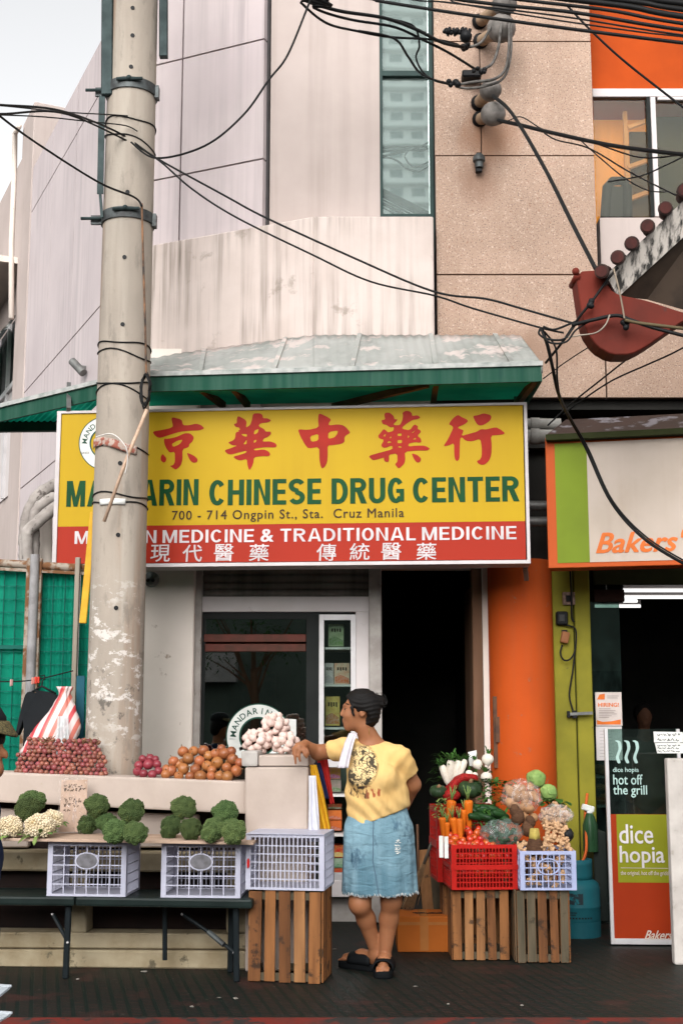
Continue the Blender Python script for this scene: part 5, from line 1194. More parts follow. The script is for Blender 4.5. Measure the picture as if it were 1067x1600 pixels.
# ---------------- plastic crates
M['crate_white'] = mat('milky plastic', (.60, .60, .70), (.54, .54, .64), .35, 6, transl=.3, spots=((.45, .42, .44), 12, .68))
M['crate_red'] = mat('red plastic', (.40, .014, .010), (.34, .011, .008), .4, 5, spots=((.25, .02, .015), 14, .68))
M['crate_blue'] = mat('pale blue plastic', (.42, .46, .66), (.36, .40, .58), .4, 6, transl=.2)
def crate(name, label, w, d, h, m, nx=5, nz=4, fine=(16, 5), badge=True, group='plastic crates', frame=.028, split=False, th=.007):
    t = thing(name, label, 'crate', (0, 0, 0), group)
    def lattice(mb, L, H, n, k, place, f=frame, bw=.006):
        mb_ = lambda a, b, c, e, dd=0.0: place(mb, a, b, c, e, dd)
        mb_(0, 0, f, H); mb_(L-f, 0, L, H); mb_(f, 0, L-f, f*.45); mb_(f, H-f*.7, L-f, H)
        for i in range(1, n): x = f+(L-2*f)*i/n; mb_(x-bw/2, f*.45, x+bw/2, H-f*.7, .001)
        for j in range(1, k): z = f*.45+(H-f*1.15)*j/k; mb_(f, z-bw/2, L-f, z+bw/2, .002)
    def fr(y, o):
        def g(mb, a, b, c, e, dd): mb.b2((a-w/2, y+(dd if o > 0 else -dd)*1.0, b), (c-w/2, y+o*th-(dd if o > 0 else -dd), e))
        return g
    def si(x, o):
        def g(mb, a, b, c, e, dd): mb.b2((x+(dd if o > 0 else -dd), a-d/2+th+.0005, b), (x+o*th-(dd if o > 0 else -dd), c-d/2+th+.0005, e))
        return g
    mb = MB(); lattice(mb, w, h, nx, nz, fr(-d/2, 1)); f_ = mb.build('front_panel', m, t)
    mb = MB(); lattice(mb, w, h, *fine, fr(d/2, -1)); mb.build('back_panel', m, t)
    for s in (-1, 1):
        mb = MB(); lattice(mb, d-2*th-.001, h, max(6, fine[0]*2//3), fine[1], si(s*w/2, -s)); mb.build('side_panel', m, t)
    mb = MB(); mb.b2((-w/2+th, -d/2+th, .001), (w/2-th, d/2-th, .007)); mb.build('base_panel', m, t)
    if badge:
        mb = MB(); P = Plane((0, -d/2, h*.66), 0); e = [(h*.19*math.cos(a)*1.25, h*.16*math.sin(a)) for a in [2*math.pi*i/24 for i in range(24)]]
        mb.prism(e, P, -.001, .004); mb.build('badge', m, t)
        i_ = [(a*.86, b*.86) for a, b in e]
        mb = MB(); mb.prism(i_, P, .004, .0052); mb.build('badge_face', mat('badge face', (.17, .165, .18), (.11, .105, .11), .4, 25), t)
    if split:
        mb = MB(); mb.b2((-w/2-.004, -d/2-.005, h*.5-.014), (w/2+.004, -d/2-.0002, h*.5+.014)); mb.b2((-w/2-.005, -d/2-.004, h*.5-.013), (-w/2-.0002, d/2, h*.5+.013)); mb.build('rim', m, t)
    return t
def place(t, p, yaw=0, rx=0, ry=0): t.location = p; t.rotation_euler = (R(rx), R(ry), R(-yaw))
# two crates under the board, one face to the street
a = at(77, 1398, 7.20); b = at(200, 1402, 7.16); w = (b-a).length; hh = .285
c1 = crate('plastic_crate', 'milky white plastic crate with oval badge under the board, left of the two', w, .32, hh, M['crate_white'], 6, 5); place(c1, Vector(((a.x+b.x)/2, (a.y+b.y)/2+.165, tz+.002)), 5)
a = at(255, 1401, 7.15); b = at(378, 1405, 7.10); w = (b-a).length
c2 = crate('plastic_crate', 'milky white plastic crate with oval badge under the board, right of the two', w, .32, hh, M['crate_white'], 6, 5); place(c2, Vector(((a.x+b.x)/2, (a.y+b.y)/2+.165, tz+.002)), 4)
# plywood board
bz = tz+.002+hh+.004
fl, fr_ = at(-100, 1306, 7.2), at(396, 1329, 7.02)
fl.z = at(0, 1309, 7.2).z-.012; fr_.z = at(390, 1329, 7.05).z
fl.z = max(fl.z, bz); fr_.z = max(fr_.z, bz-.002)
mb = MB(); q = [fl, fr_, fr_+Vector((.02, .37, 0)), fl+Vector((0, .37, 0))]
mb.add(q+[p+Vector((0, 0, .016)) for p in q], [(0, 1, 2, 3), (4, 7, 6, 5), (0, 4, 5, 1), (1, 5, 6, 2), (2, 6, 7, 3), (3, 7, 4, 0)])
tag(mb.build('plywood_board', mat('weathered plywood', (.46, .33, .25), (.36, .25, .18), .75, 4, (.4, 3, 3), spots=((.22, .13, .08), 9, .63), bump=.2), bevel=.002), 'thin weathered plywood board laid on the two white crates', 'board')
def board_z(x): return fl.z+(fr_.z-fl.z)*(x-fl.x)/(fr_.x-fl.x)+.016
# wooden crates
WD = [mat('crate pine', (.25, .105, .038), (.15, .062, .024), .8, 6, (4, 4, .35), spots=((.06, .032, .018), 9, .58), bump=.25), mat('crate pine pale', (.30, .145, .060), (.20, .092, .038), .8, 6, (4, 4, .35), spots=((.08, .045, .025), 9, .58), bump=.25), mat('crate pine dark', (.16, .066, .026), (.10, .042, .018), .8, 6, (4, 4, .35), spots=((.045, .025, .016), 9, .57), bump=.25)]
WDK = mat('crate grey', (.10, .078, .05), (.06, .052, .034), .8, 6, (4, 4, .35), spots=((.05, .04, .025), 8, .6), bump=.25)
def wcrate(label, w, d, h, n, seed, mats=None):
    t = thing('wooden_crate', label, 'crate', (0, 0, 0), 'slatted wooden crates standing on end'); r = random.Random(seed); mats = mats or WD
    def face(L, n, tr):
        mb = MB(); g = L/n
        for i in range(n):
            ww = g*r.uniform(.70, .80); x = -L/2+g*(i+.5)+r.uniform(-.004, .004); k = r.randrange(len(mats)); ti = r.uniform(-.012, .012)
            s = len(mb.v); mb.b2((x-ww/2, 0, .002+r.uniform(0, .006)), (x+ww/2, .009, h-r.uniform(0, .006)), k)
            for j in range(s, len(mb.v)): mb.v[j].x += ti*(mb.v[j].z-h/2)
        for j in range(len(mb.v)): mb.v[j] = tr @ mb.v[j]
        return mb
    rot = lambda a, o: Matrix.Translation(o) @ Matrix.Rotation(a, 4, 'Z')
    face(w, n, rot(0, (0, -d/2, 0))).build('front_slats', mats, t, bevel=.0015)
    face(w, n, rot(0, (0, d/2-.009, 0))).build('back_slats', mats, t)
    face(d-.02, 4, rot(R(90), (-w/2+.009, 0, 0))).build('side_slats', mats, t, bevel=.0015); face(d-.02, 4, rot(R(90), (w/2, 0, 0))).build('side_slats', mats, t, bevel=.0015)
    for z in (.03, h-.03):
        mb = MB(); mb.b2((-w/2+.012, -d/2+.011, z-.02), (w/2-.012, -d/2+.024, z+.02)); mb.b2((-w/2+.012, d/2-.024, z-.02), (w/2-.012, d/2-.011, z+.02)); mb.b2((-w/2+.0125, -d/2+.0245, z-.019), (-w/2+.024, d/2-.0245, z+.019)); mb.b2((w/2-.024, -d/2+.0245, z-.019), (w/2-.0125, d/2-.0245, z+.019))
        mb.build('end_frame', WDK, t)
    return t
a, b = ground(392, 1537), ground(509, 1537)
hL = at(450, 1392, a.y).z
w1 = wcrate('reddish slatted wooden crate standing on end at the right end of the folding tables', .41, .32, hL, 5, 5); place(w1, Vector(((a.x+b.x)/2+.005, a.y+.165, 0)), 9)
c3 = crate('plastic_crate', 'upturned milky white plastic crate on the reddish wooden crate by the woman', .43, .33, at(450, 1303, a.y).z-hL-.004, M['crate_white'], 16, 6, (14, 6), False); place(c3, Vector(((a.x+b.x)/2+.003, a.y+.16, hL+.004)), 9)
mb = MB(); mb.b2((-.21, -.17, -.002), (.215, .16, .002)); mb.xf(Matrix.Translation(Vector(((a.x+b.x)/2+.003, a.y+.155, at(450, 1303, a.y).z))) @ Matrix.Rotation(R(-9), 4, 'Z')); tag(mb.build('plastic_sheet', M['crate_white']), 'flat milky plastic sheet closing the top of the upturned white crate', 'sheet')
mb = MB(); p = at(388, 1349, 7.13); mb.ball(p, (.008, .004, .028), 2); tag(mb.build('red_tag', mat('red tag', (.55, .02, .02), rough=.4), smooth=True), 'small red tag on the left side of the upturned white crate', 'tag')
a2, b2_ = ground(706, 1502), ground(797, 1502); h2 = at(750, 1390, a2.y).z
w2 = wcrate('brown slatted wooden crate standing on end under the red crate', (b2_-a2).x, .30, h2, 5, 9); place(w2, Vector(((a2.x+b2_.x)/2, a2.y+.155, 0)), 0)
a3, b3 = ground(806, 1506), ground(893, 1506); h3 = at(850, 1391, a3.y).z
w3 = wcrate('greyer slatted wooden crate standing on end under the pale blue crate', (b3-a3).x, .30, h3, 5, 14, [WD[0], WDK, WD[2], WDK]); place(w3, Vector(((a3.x+b3.x)/2, a3.y+.155, 0)), 0)
r0, r1 = at(702, 1388, a2.y-.03), at(806, 1388, a2.y-.03)
hr = at(750, 1320, a2.y-.03).z-h2-.003
RC = crate('plastic_crate', 'bright red plastic crate of tomatoes on the brown wooden crate', (r1-r0).x, .34, hr, M['crate_red'], 17, 8, (17, 8), False, frame=.03, split=True); place(RC, Vector(((r0.x+r1.x)/2, a2.y+.14, h2+.003)), -4)
q0, q1 = at(813, 1391, a3.y-.03), at(901, 1391, a3.y-.03)
hb = at(850, 1330, a3.y-.03).z-h3-.003
BC = crate('plastic_crate', 'pale blue plastic crate of ginger on the greyer wooden crate', (q1-q0).x, .33, hb, M['crate_blue'], 8, 5, (12, 5), False, frame=.028); place(BC, Vector(((q0.x+q1.x)/2, a3.y+.14, h3+.003)), 0)
mb = MB(); P = Plane(Vector(((q0.x+q1.x)/2, a3.y-.03, h3+hb*.62)), 0); e = lambda k: [(hb*.3*math.cos(a)*k, hb*.22*math.sin(a)*k) for a in [2*math.pi*i/24 for i in range(24)]]
vs, fs = curve_mesh([e(1), e(.86)], .01); mb.add([P.pt(v.x, v.y, .004 if v.z > 0 else -.001) for v in vs], fs); tag(mb.build('crate_badge', M['crate_blue']), 'oval moulded ring on the front of the pale blue crate', 'badge')
# back row: a second red crate raised behind, on a hidden wooden crate
w4 = dup(w2, Vector(((a2.x+b2_.x)/2-.02, a2.y+.50, 0)), label='half hidden wooden crate behind the brown one, under the rear red crate')
R2 = dup(RC, Vector(((r0.x+r1.x)/2-.055, a2.y+.50, h2+.003)), (0, 0, R(4)), label='rear red plastic crate raised behind the tomato crate, under the squash', scale=(1, 1, 1.75))
zR = h2+.003+hr*1.75
w5 = dup(w3, Vector(((a3.x+b3.x)/2-.02, a3.y+.47, 0)), label='half hidden wooden crate behind the greyer one, under the potatoes', scale=(1, 1, 1.55))
for i, x in enumerate((689, 697)):
    mb = MB(); mb.px(x-3.2, 1306+i, x+3.2, 1340+i, a2.y-.05+.0*i, .002); tag(mb.build('price_card', M['sticker']), ('left of two narrow white cards clipped to the red crate corner', 'right of two narrow white cards clipped to the red crate corner')[i], 'card', 'white cards on the red crate')

# cardboard box, boards, broom, gas bottle
M['card'] = mat('cardboard', (.42, .115, .018), (.36, .095, .015), .75, 3, spots=((.36, .15, .05), 6, .62), bump=.1)
bx0, bx1 = ground(621, 1488), ground(704, 1490); bh = at(660, 1432, bx0.y).z
CB = thing('cardboard_box', 'taped brown cardboard box on the pavement behind the woman', 'box', Vector(((bx0.x+bx1.x)/2, bx0.y, 0)))
mb = MB(); mb.b2((bx0.x, bx0.y, 0.001), (bx1.x, bx0.y+.30, bh)); mb.build('body', M['card'], CB, bevel=.006, seg=2)
cx_ = bx0.x+(bx1.x-bx0.x)*.52
mb = MB(); mb.b2((cx_-.028, bx0.y-.0015, .01), (cx_+.022, bx0.y-.0002, bh-.004)); mb.b2((cx_-.03, bx0.y+.005, bh+.0002), (cx_+.024, bx0.y+.29, bh+.0015)); mb.b2((bx0.x+.006, bx0.y-.0024, bh-.05), (bx1.x-.006, bx0.y-.0016, bh-.032)); mb.build('tape', mat('brown tape', (.42, .16, .045), rough=.25), CB)
mb = MB()
for k in range(2):
    c = Vector((cx_-.05+.10*k, bx0.y+.12, bh+.003)); mb.tube([c+Vector((.03*math.sin(1.7*i+k)+.004*i, .02*math.cos(2.3*i), 0)) for i in range(14)], .0022, 4)
mb.build('pen_mark', M['black'], CB)
mb = MB(); mb.box(at(601, 1428, 8.25), (.05, .06, .035), Matrix.Rotation(R(20), 3, 'Y')); tag(mb.build('paper_packet', M['sticker']), 'small white packet on the ground beside the cardboard box', 'packet')
for i, (x0, y0, x1, y1, w, m, lab) in enumerate(((688, 1335, 694, 1428, .05, WD[0], 'reddish board leaning in the doorway, rightmost'), (676, 1338, 680, 1428, .06, WDK, 'dark grey board leaning in the doorway, middle'), (660, 1328, 668, 1428, .07, WD[1], 'pale board leaning in the doorway, left behind the broom'))):
    g = ground(x1, 1455); mb = MB(); mb.bar(Vector((g.x, 8.5, 0.0)), at(x0, y0, 8.62), w, .02, up=(0, 1, 0)); tag(mb.build('loose_board', m, bevel=.002), lab, 'board', 'boards leaning in the doorway')
BR = thing('broom', 'stick broom leaning handle-up behind the woman', 'broom', at(660, 1410, 8.3))
h0, h1 = at(684, 1290, 8.3), at(662, 1350, 8.3)
mb = MB(); mb.tube([h0, h1], .010, 8); mb.build('handle', mat('grey handle', (.12, .11, .09), rough=.6), BR, smooth=True)
mb = MB(); d = (h1-h0).normalized()
for k in range(70):
    o = Vector((rnd.gauss(0, 1), rnd.gauss(0, 1), 0)); mb.tube([h1+o*.006, h1+d*.12+o*.014, h1+d*(.26+.05*rnd.random())+o*.022], .002, 3, False)
mb.build('bristles', mat('twig bristles', (.30, .19, .10), (.18, .11, .06), .8, 30), BR)
mb = MB(); mb.tube([at(652, 1288, 8.45), at(654, 1400, 8.45)], .008, 6); tag(mb.build('thin_stick', M['wood'], smooth=True), 'thin dark upright stick left of the broom', 'stick')
# gas bottle
GB = thing('gas_bottle', 'teal gas bottle with guard collar on the pavement right of the crates', 'gas bottle', (0, 0, 0))
g = ground(905, 1466); gc = Vector((at(906, 1400, g.y+.0).x, g.y+.12, 0)); GB.location = gc; BASE[GB.name] = gc
M['gas'] = mat('chipped teal paint', (.012, .095, .115), (.010, .07, .088), .5, 4, spots=((.02, .07, .08), 16, .66), bump=.06)
zt_ = at(905, 1345, g.y).z; zb2 = at(905, 1378, g.y).z; rg = .148
mb = MB(); mb.lathe([(0, .05), (rg*.8, .05), (rg*.97, .08), (rg, .12), (rg, zb2*.52), (rg*1.012, zb2*.53), (rg*1.012, zb2*.55), (rg, zb2*.56), (rg, zb2*.86), (rg*.93, zb2*.95), (rg*.7, zb2*1.02), (rg*.3, zb2*1.06), (0, zb2*1.065)], gc, 40); mb.build('body', M['gas'], GB, smooth=40)
mb = MB(); mb.lathe([(rg*.93, .0), (rg*1.0, .0), (rg*1.0, .095), (rg*.93, .095)], gc, 40); mb.build('foot_ring', M['gas'], GB, smooth=30)
mb = MB()
def col(u, v):
    a = R(-200+290*u); r = rg*.66; return gc+Vector((r*math.cos(a), r*math.sin(a), zb2*1.0+(zt_-zb2)*v*(1.0 if .12 < u < .88 else .75)))
mb.grid(col, 36, 4); mb.build('guard_collar', M['gas'], GB, smooth=True, solid=.012)
mb = MB(); mb.tube([gc+Vector((0, 0, zb2*1.05)), gc+Vector((0, 0, zb2*1.05+.07))], .018, 10); mb.tube([gc+Vector((-.03, -.02, zb2*1.05+.06)), gc+Vector((.04, -.01, zb2*1.05+.06))], .016, 10); mb.build('valve', mat('brass', (.3, .2, .08), rough=.4, metal=.8), GB, smooth=True)
mb = MB()
def lab(u, v, a0, a1, z0, z1): a = R(a0+(a1-a0)*u); return gc+Vector(((rg+.0015)*math.cos(a), (rg+.0015)*math.sin(a), z0+(z1-z0)*v))
mb.grid(lambda u, v: lab(u, v, -130, -85, zb2*.60, zb2*.80), 10, 3); mb.build('emblem', mat('worn black print', (.02, .03, .035), (.012, .15, .18), .5, 30, lo=.5, hi=.6), GB, smooth=True)
mb = MB()
for k, (z, a0, a1) in enumerate(((.44, -125, -100), (.40, -122, -103), (.345, -120, -60))):
    n = 8
    for i in range(n):
        b0 = a0+(a1-a0)*i/n; mb.grid(lambda u, v: lab(u, v, b0, b0+(a1-a0)/n*.6, zb2*z, zb2*(z+.028)), 2, 1)
mb.build('stencil_print', M['black'], GB)
wire('gas_hose', 'orange gas hose rising from the teal bottle to the bakery corner', [gc+Vector((.03, 0, zb2*1.05+.07)), at(915, 1330, g.y+.15), at(915, 1300, g.y+.2), at(914, 1270, g.y+.25), at(917, 1240, g.y+.3)], .010, mat('orange hose', (.5, .10, .02), rough=.5), 'hose')
t = thing('spray_bottle', 'green bottle with a pale spray head standing behind the gas bottle', 'bottle', at(921, 1300, 8.75))
mb = MB(); c = at(922, 1318, 8.75); mb.lathe([(0, -.05), (.05, -.05), (.05, .12), (.03, .18), (.018, .2), (0, .2)], c, 16); mb.build('body', mat('dark green bottle', (.02, .06, .025), rough=.3), t, smooth=50)
mb = MB(); mb.box(c+Vector((-.01, 0, .23)), (.085, .03, .04), Matrix.Rotation(R(15), 3, 'Y')); mb.tube([c+Vector((0, 0, .19)), c+Vector((0, 0, .22))], .02, 10); mb.build('spray_head', M['sticker'], t, bevel=.008)
mb = MB(); mb.px(928, 1300, 948, 1440, 8.75, .3); tag(mb.build('metal_cabinet', mat('dark cabinet', (.02, .025, .022), rough=.5), bevel=.006), 'dark low cabinet wedged behind the gas bottle at the bakery door', 'cabinet')
# bakery counter panel, post, notices
gp = ground(950, 1478); PC = Plane((gp.x, gp.y, 0), 3)
CN = thing('bakery_counter', 'glass-fronted bakery counter with a lime and orange poster', 'counter', (gp.x, gp.y, 0))
u0 = PC.uv(948.5, 1300)[0]; u1 = PC.uv(1062, 1300)[0]; zt = PC.uv(1000, 1139)[1]; zm = PC.uv(1000, 1272)[1]; zp = PC.uv(1000, 1379)[1]; uo = PC.uv(963, 1300)[0]
mb = MB(); slab(mb, PC, u0, u0+.022, .01, zt, -.03, .004); slab(mb, PC, u0+.022, u1, .01, .045, -.03, .002); slab(mb, PC, u1, u1+.022, .01, zt, -.03, .004); mb.build('frame', M['alu'], CN, bevel=.002)
M['counter_glass'] = glass('counter glass', (.52, .66, .62), .03, haze=.05, hazec=(.16, .2, .18))
mb = MB(); slab(mb, PC, u0+.022, u1, zm, zt, -.008, -.003); mb.build('glass_front', M['counter_glass'], CN)
mb = MB(); slab(mb, PC, u0+.022, u1, .045, zm-.001, -.012, -.002); mb.build('orange_poster', mat('orange poster', (.27, .026, .004), (.24, .022, .004), .5, 2), CN)
mb = MB(); slab(mb, PC, uo, u1, zp, zm-.002, -.0019, .0); mb.build('lime_poster', mat('lime poster', (.20, .205, .012), (.18, .185, .011), .5, 2), CN)
mb = MB(); slab(mb, PC, u0+.03, u1-.01, .05, zm-.02, -.18, -.06); mb.build('cabinet_body', M['dark_room'], CN)
wl = M['ink_white']; M['pale_teal'] = mat('frosted vinyl', (.36, .50, .46), rough=.6)
mb = MB(); put_text(mb, 'dice', PC, 967, 1288, 1019, 1318, .001, .012); put_text(mb, 'hopia', PC, 968, 1322, 1037, 1356, .001, .012); mb.build('poster_lettering', M['ink_white'], CN)
mb = MB(); put_text(mb, 'the original, hot off the griddle', PC, 969, 1361, 1048, 1369, .001, .008); put_shape(mb, [[(969, 1355.5), (1052, 1356.5), (1052, 1357.3), (969, 1356.3)]], PC, .001); mb.build('poster_line', M['bk_cream'], CN)
mb = MB(); put_text(mb, 'dice hopia', PC, 957, 1199, 997, 1208.5, .0, .01); put_text(mb, 'hot off', PC, 957.5, 1210, 1003, 1226, .0, .014); put_text(mb, 'the grill', PC, 957.5, 1227, 1010, 1246, .0, .014)
for k in range(3):
    x = 959+k*13.5; c = [(x+3, 1157.5), (x+8, 1160), (x+9.5, 1170), (x+6, 1179), (x+4.5, 1185), (x+8, 1193)]; L_ = [(a-2.4, b) for a, b in c]; Rr_ = [(a+2.4, b-1) for a, b in c][::-1]; put_shape(mb, [L_+Rr_], PC, .0, smooth=1)
mb.build('glass_lettering', M['pale_teal'], CN)
mb = MB(); put_text(mb, 'Bakers', PC, 1009, 1454, 1050, 1468, .0, .02, shear=.4); mb.build('script_lettering', M['bk_cream'], CN)
pg = ground(1046, 1508); mb = MB(); mb.b2((at(1047.5, 1350, pg.y).x, pg.y, 0), (at(1047.5, 1350, pg.y).x+.30, pg.y+.07, at(1055, 1185, pg.y).z))
tag(mb.build('concrete_post', mat('rough white post', (.52, .48, .44), (.40, .36, .33), .85, 5, spots=((.33, .30, .26), 5, .6), bump=.5, bs=50), bevel=.012, seg=2), 'rough whitewashed concrete post at the right edge of the picture', 'post')
PW = Plane((0, 9.09, 0), 0)
t = thing('job_notice', 'white and orange HIRING poster taped inside the bakery window', 'poster', at(950, 1107, 9.085))
mb = MB(); mb.px(930, 1081.5, 971, 1134, 9.082, .004); mb.build('sheet', mat('poster paper', (.60, .52, .48), rough=.6), t)
PN = Plane((0, 9.082, 0), 0)
mb = MB(); put_shape(mb, [[(932, 1093), (936, 1085), (944, 1084), (944, 1093)]], PN, .0005); put_text(mb, 'HIRING!', PN, 934, 1098, 966, 1104.5, .0005, .03); put_shape(mb, [[(932, 1125), (941, 1128), (955, 1127), (969, 1124), (969, 1132), (932, 1132)]], PN, .0005); mb.build('orange_print', M['bk_letter'], t)
mb = MB(); [put_shape(mb, [[(935, y), (935+w, y), (935+w, y+.9), (935, y+.9)]], PN, .0005) for y, w in ((1107, 18), (1110, 26), (1112.5, 24), (1115, 28), (1118, 20), (1120.5, 16), (1088, 0.1))]; put_shape(mb, [[(948, 1087), (966, 1087), (966, 1088), (948, 1088)], [(948, 1090), (964, 1090), (964, 1091), (948, 1091)]], PN, .0005); mb.build('grey_print', mat('grey print', (.3, .25, .23), rough=.7), t)
t = thing('paper_notice', 'plain white paper taped under the HIRING poster in the bakery window', 'paper', at(950, 1160, 9.085))
mb = MB(); mb.px(931, 1135, 971.5, 1188, 9.084, .003); mb.build('sheet', M['trim_white'], t)
mb = MB(); [put_shape(mb, [[(936+k % 2, y), (960-(k*7) % 9, y), (960-(k*7) % 9, y+.7), (936+k % 2, y+.7)]], Plane((0, 9.084, 0), 0), .0005) for k, y in enumerate(range(1142, 1184, 5))]; mb.build('grey_print', mat('grey print', (.35, .32, .31), rough=.7), t)
def scribble(mb, P, x0, x1, y, h, seed, off=.001, w=.9):
    r = random.Random(seed); x = x0
    while x < x1-2:
        n = r.choice((2, 3, 4)); ln = r.uniform(3, 7)
        for k in range(n):
            a = (x+ln*k/n, y+r.uniform(-h/2, h/2)); b = (x+ln*(k+1)/n, y+r.uniform(-h/2, h/2)); dx, dy = b[0]-a[0], b[1]-a[1]; l = math.hypot(dx, dy) or 1; nx, ny = -dy/l*w/2, dx/l*w/2
            mb.prism([P.uv(a[0]+nx, a[1]+ny), P.uv(b[0]+nx, b[1]+ny), P.uv(b[0]-nx, b[1]-ny), P.uv(a[0]-nx, a[1]-ny)], P, off, off+.0006+.0001*(k % 5))
        x += ln+r.uniform(1, 2.5)
for i, (pl, rows, lab) in enumerate((([(1020, 1143), (1066, 1144), (1066, 1160), (1021, 1160)], ((1148, 5), (1156, 5)), 'handwritten white card on the bakery counter glass, upper of two'), ([(1022, 1161), (1068, 1161), (1068, 1177), (1026, 1177)], ((1165, 3), (1169, 3), (1174, 3)), 'handwritten white card on the bakery counter glass, lower of two'))):
    t = thing('price_card', lab, 'card', PC.pt(*PC.uv(*pl[0]), .004), 'handwritten cards on the counter')
    mb = MB(); mb.prism([PC.uv(*p) for p in pl], PC, .003, .005); mb.build('sheet', M['sticker'], t)
    mb = MB(); [scribble(mb, PC, 1026, 1064, y, h, 5+k, .0055) for k, (y, h) in enumerate(rows)]; mb.build('handwriting', M['black'], t)
mb = MB(); mb.prism([PC.uv(*p) for p in ((1047, 1185), (1075, 1186), (1075, 1202), (1047, 1201))], PC, .004, .006); tag(mb.build('white_card', M['sticker']), 'blank white card at the right end of the bakery counter glass', 'card')
for i, (x, y) in enumerate(((934, 1200), (942, 1206), (936, 1230), (944, 1246), (937, 1252))):
    mb = MB(); mb.ball(at(x, y, 9.35), (.05, .04, .026), 3, disp=lambda q: .08*noise.noise(q*3)); tag(mb.build('bread_roll', mat('bread crust', (.42, .20, .07), (.28, .12, .04), .5, 9), smooth=True), ('topmost bread roll inside the bakery window', 'second bread roll from the top inside the bakery window', 'third bread roll from the top inside the bakery window', 'fourth bread roll from the top inside the bakery window', 'lowest bread roll inside the bakery window')[i], 'bread', 'bread rolls in the bakery window')
mb = MB(); mb.px(926, 1213, 952, 1216, 9.27, .3); mb.px(926, 1258, 952, 1262, 9.27, .3); tag(mb.build('bread_shelf', M['alu']), 'narrow bakery shelf holding bread rolls behind the window', 'shelf')

# medicine boxes in the narrow display
BX = [((513, 975, 537, 1010), (.50, .56, .36), 'white and green medicine box on the top display shelf', (.20, .32, .10)), ((507, 1036, 521, 1069), (.62, .56, .54), 'white medicine box at the left of the second display shelf', (.45, .4, .4)), ((522, 1036, 546, 1069), (.60, .48, .36), 'white and orange medicine box at the right of the second display shelf', (.60, .14, .04)), ((508, 1088, 531, 1134), (.55, .44, .13), 'yellow medicine pack on the third display shelf', (.40, .14, .03)),
 ((511, 1200, 532, 1217), (.50, .28, .06), 'orange flowery box on the fourth display shelf, upper of two', (.35, .1, .2)), ((510, 1218, 533, 1238), (.28, .22, .20), 'grey flowery box on the fourth display shelf, lower of two', (.10, .16, .06)), ((512, 1256, 534, 1264), (.25, .05, .02), 'maroon box on the fifth display shelf, topmost of three', (.1, .1, .03)), ((512, 1266, 534, 1281), (.62, .17, .04), 'pale orange box on the fifth display shelf, middle of three', (.5, .1, .02)), ((510, 1282, 534, 1298), (.55, .13, .03), 'deep orange box on the fifth display shelf, lowest of three', (.4, .08, .02)),
 ((513, 1320, 545, 1340), (.48, .03, .02), 'red box on the lowest display level, topmost of three', (.55, .4, .1)), ((512, 1341, 545, 1356), (.30, .38, .28), 'pale green box on the lowest display level, middle of three', (.1, .25, .12)), ((512, 1357, 545, 1374), (.45, .05, .025), 'red box on the lowest display level, lowest of three', (.3, .2, .05))]
shelfZ = {y: Z(y, 9.2)+.009 for y in SH}; shelfZ[1376] = Z(1376, 9.2)+.004
prev = {}
for (x0, y0, x1, y1), c, lab_, c2 in BX:
    p0, p1 = at(x0, (y0+y1)/2, 9.3), at(x1, (y0+y1)/2, 9.3); hh_ = at(x0, y0, 9.3).z-at(x0, y1, 9.3).z
    t = thing('medicine_box', lab_, 'box', Vector(((p0.x+p1.x)/2, 9.3, at(x0, y1, 9.3).z)), 'medicine boxes in the narrow display')
    mb = MB(); mb.b2((p0.x, 9.3, at(x0, y1, 9.3).z), (p1.x, 9.42, at(x0, y0, 9.3).z)); mb.build('carton', mat('carton', c, tuple(.5*a+.5*b for a, b in zip(c, c2)), .4, 30), t, bevel=.002)
    P = Plane((0, 9.2995, 0), 0); w_ = x1-x0; h_ = y1-y0
    mb = MB(); put_shape(mb, [[(x0+w_*.06, y1-h_*.06), (x0+w_*.06, y1-h_*.34), (x0+w_*.45, y1-h_*.44), (x0+w_*.95, y1-h_*.28), (x0+w_*.95, y1-h_*.06)]], P, .0002); mb.build('picture_print', mat('print', c2, tuple(.6*x+.2 for x in c2), .4, 60), t)
    if y1 < 1140:
        mb = MB(); [put_shape(mb, [[(x0+w_*(.2+.17*k), y0+h_*.20), (x0+w_*(.31+.17*k), y0+h_*.20), (x0+w_*(.31+.17*k), y0+h_*(.34+.04*(k % 2))), (x0+w_*(.2+.17*k), y0+h_*.34)]], P, .0003) for k in range(4)]; mb.build('box_lettering', M['ink_brown'], t)
# ================================================================ produce
M['broc'] = mat('broccoli', (.088, .125, .042), (.050, .080, .029), .8, 14, lo=.35, hi=.65, spots=((.115, .14, .04), 11, .60), rnd=.3, hue=.02, bump=.5, bs=330, bd=.003)
M['stalk'] = mat('pale green stalk', (.22, .30, .10), rough=.6)
M['leafg'] = mat('leaf green', (.05, .13, .025), (.025, .07, .015), .55, 12, rnd=.2, transl=.2); M['leafp'] = mat('pale leaf', (.22, .30, .09), (.10, .19, .05), .55, 12, transl=.2)
M['cauli'] = mat('cauliflower', (.66, .56, .40), (.56, .45, .28), .8, 18, spots=((.50, .36, .18), 12, .62), bump=.8, bs=120, bd=.004)
M['onion'] = mat('brown onion skin', (.36, .13, .045), (.20, .062, .022), .3, 3, (9, 9, .9), rnd=.22, hue=.012, spots=((.60, .38, .18), 12, .66), bump=.15, bs=30, spec=.35)
M['red_onion'] = mat('red onion skin', (.24, .035, .045), (.15, .018, .03), .3, 9, (6, 6, .7), rnd=.2, spots=((.42, .18, .14), 10, .66), spec=.35)
M['shallot'] = mat('shallot skin', (.27, .085, .065), (.17, .042, .036), .35, 20, (3, 3, .6), rnd=.32, hue=.02, spots=((.46, .22, .15), 30, .64), spec=.35)
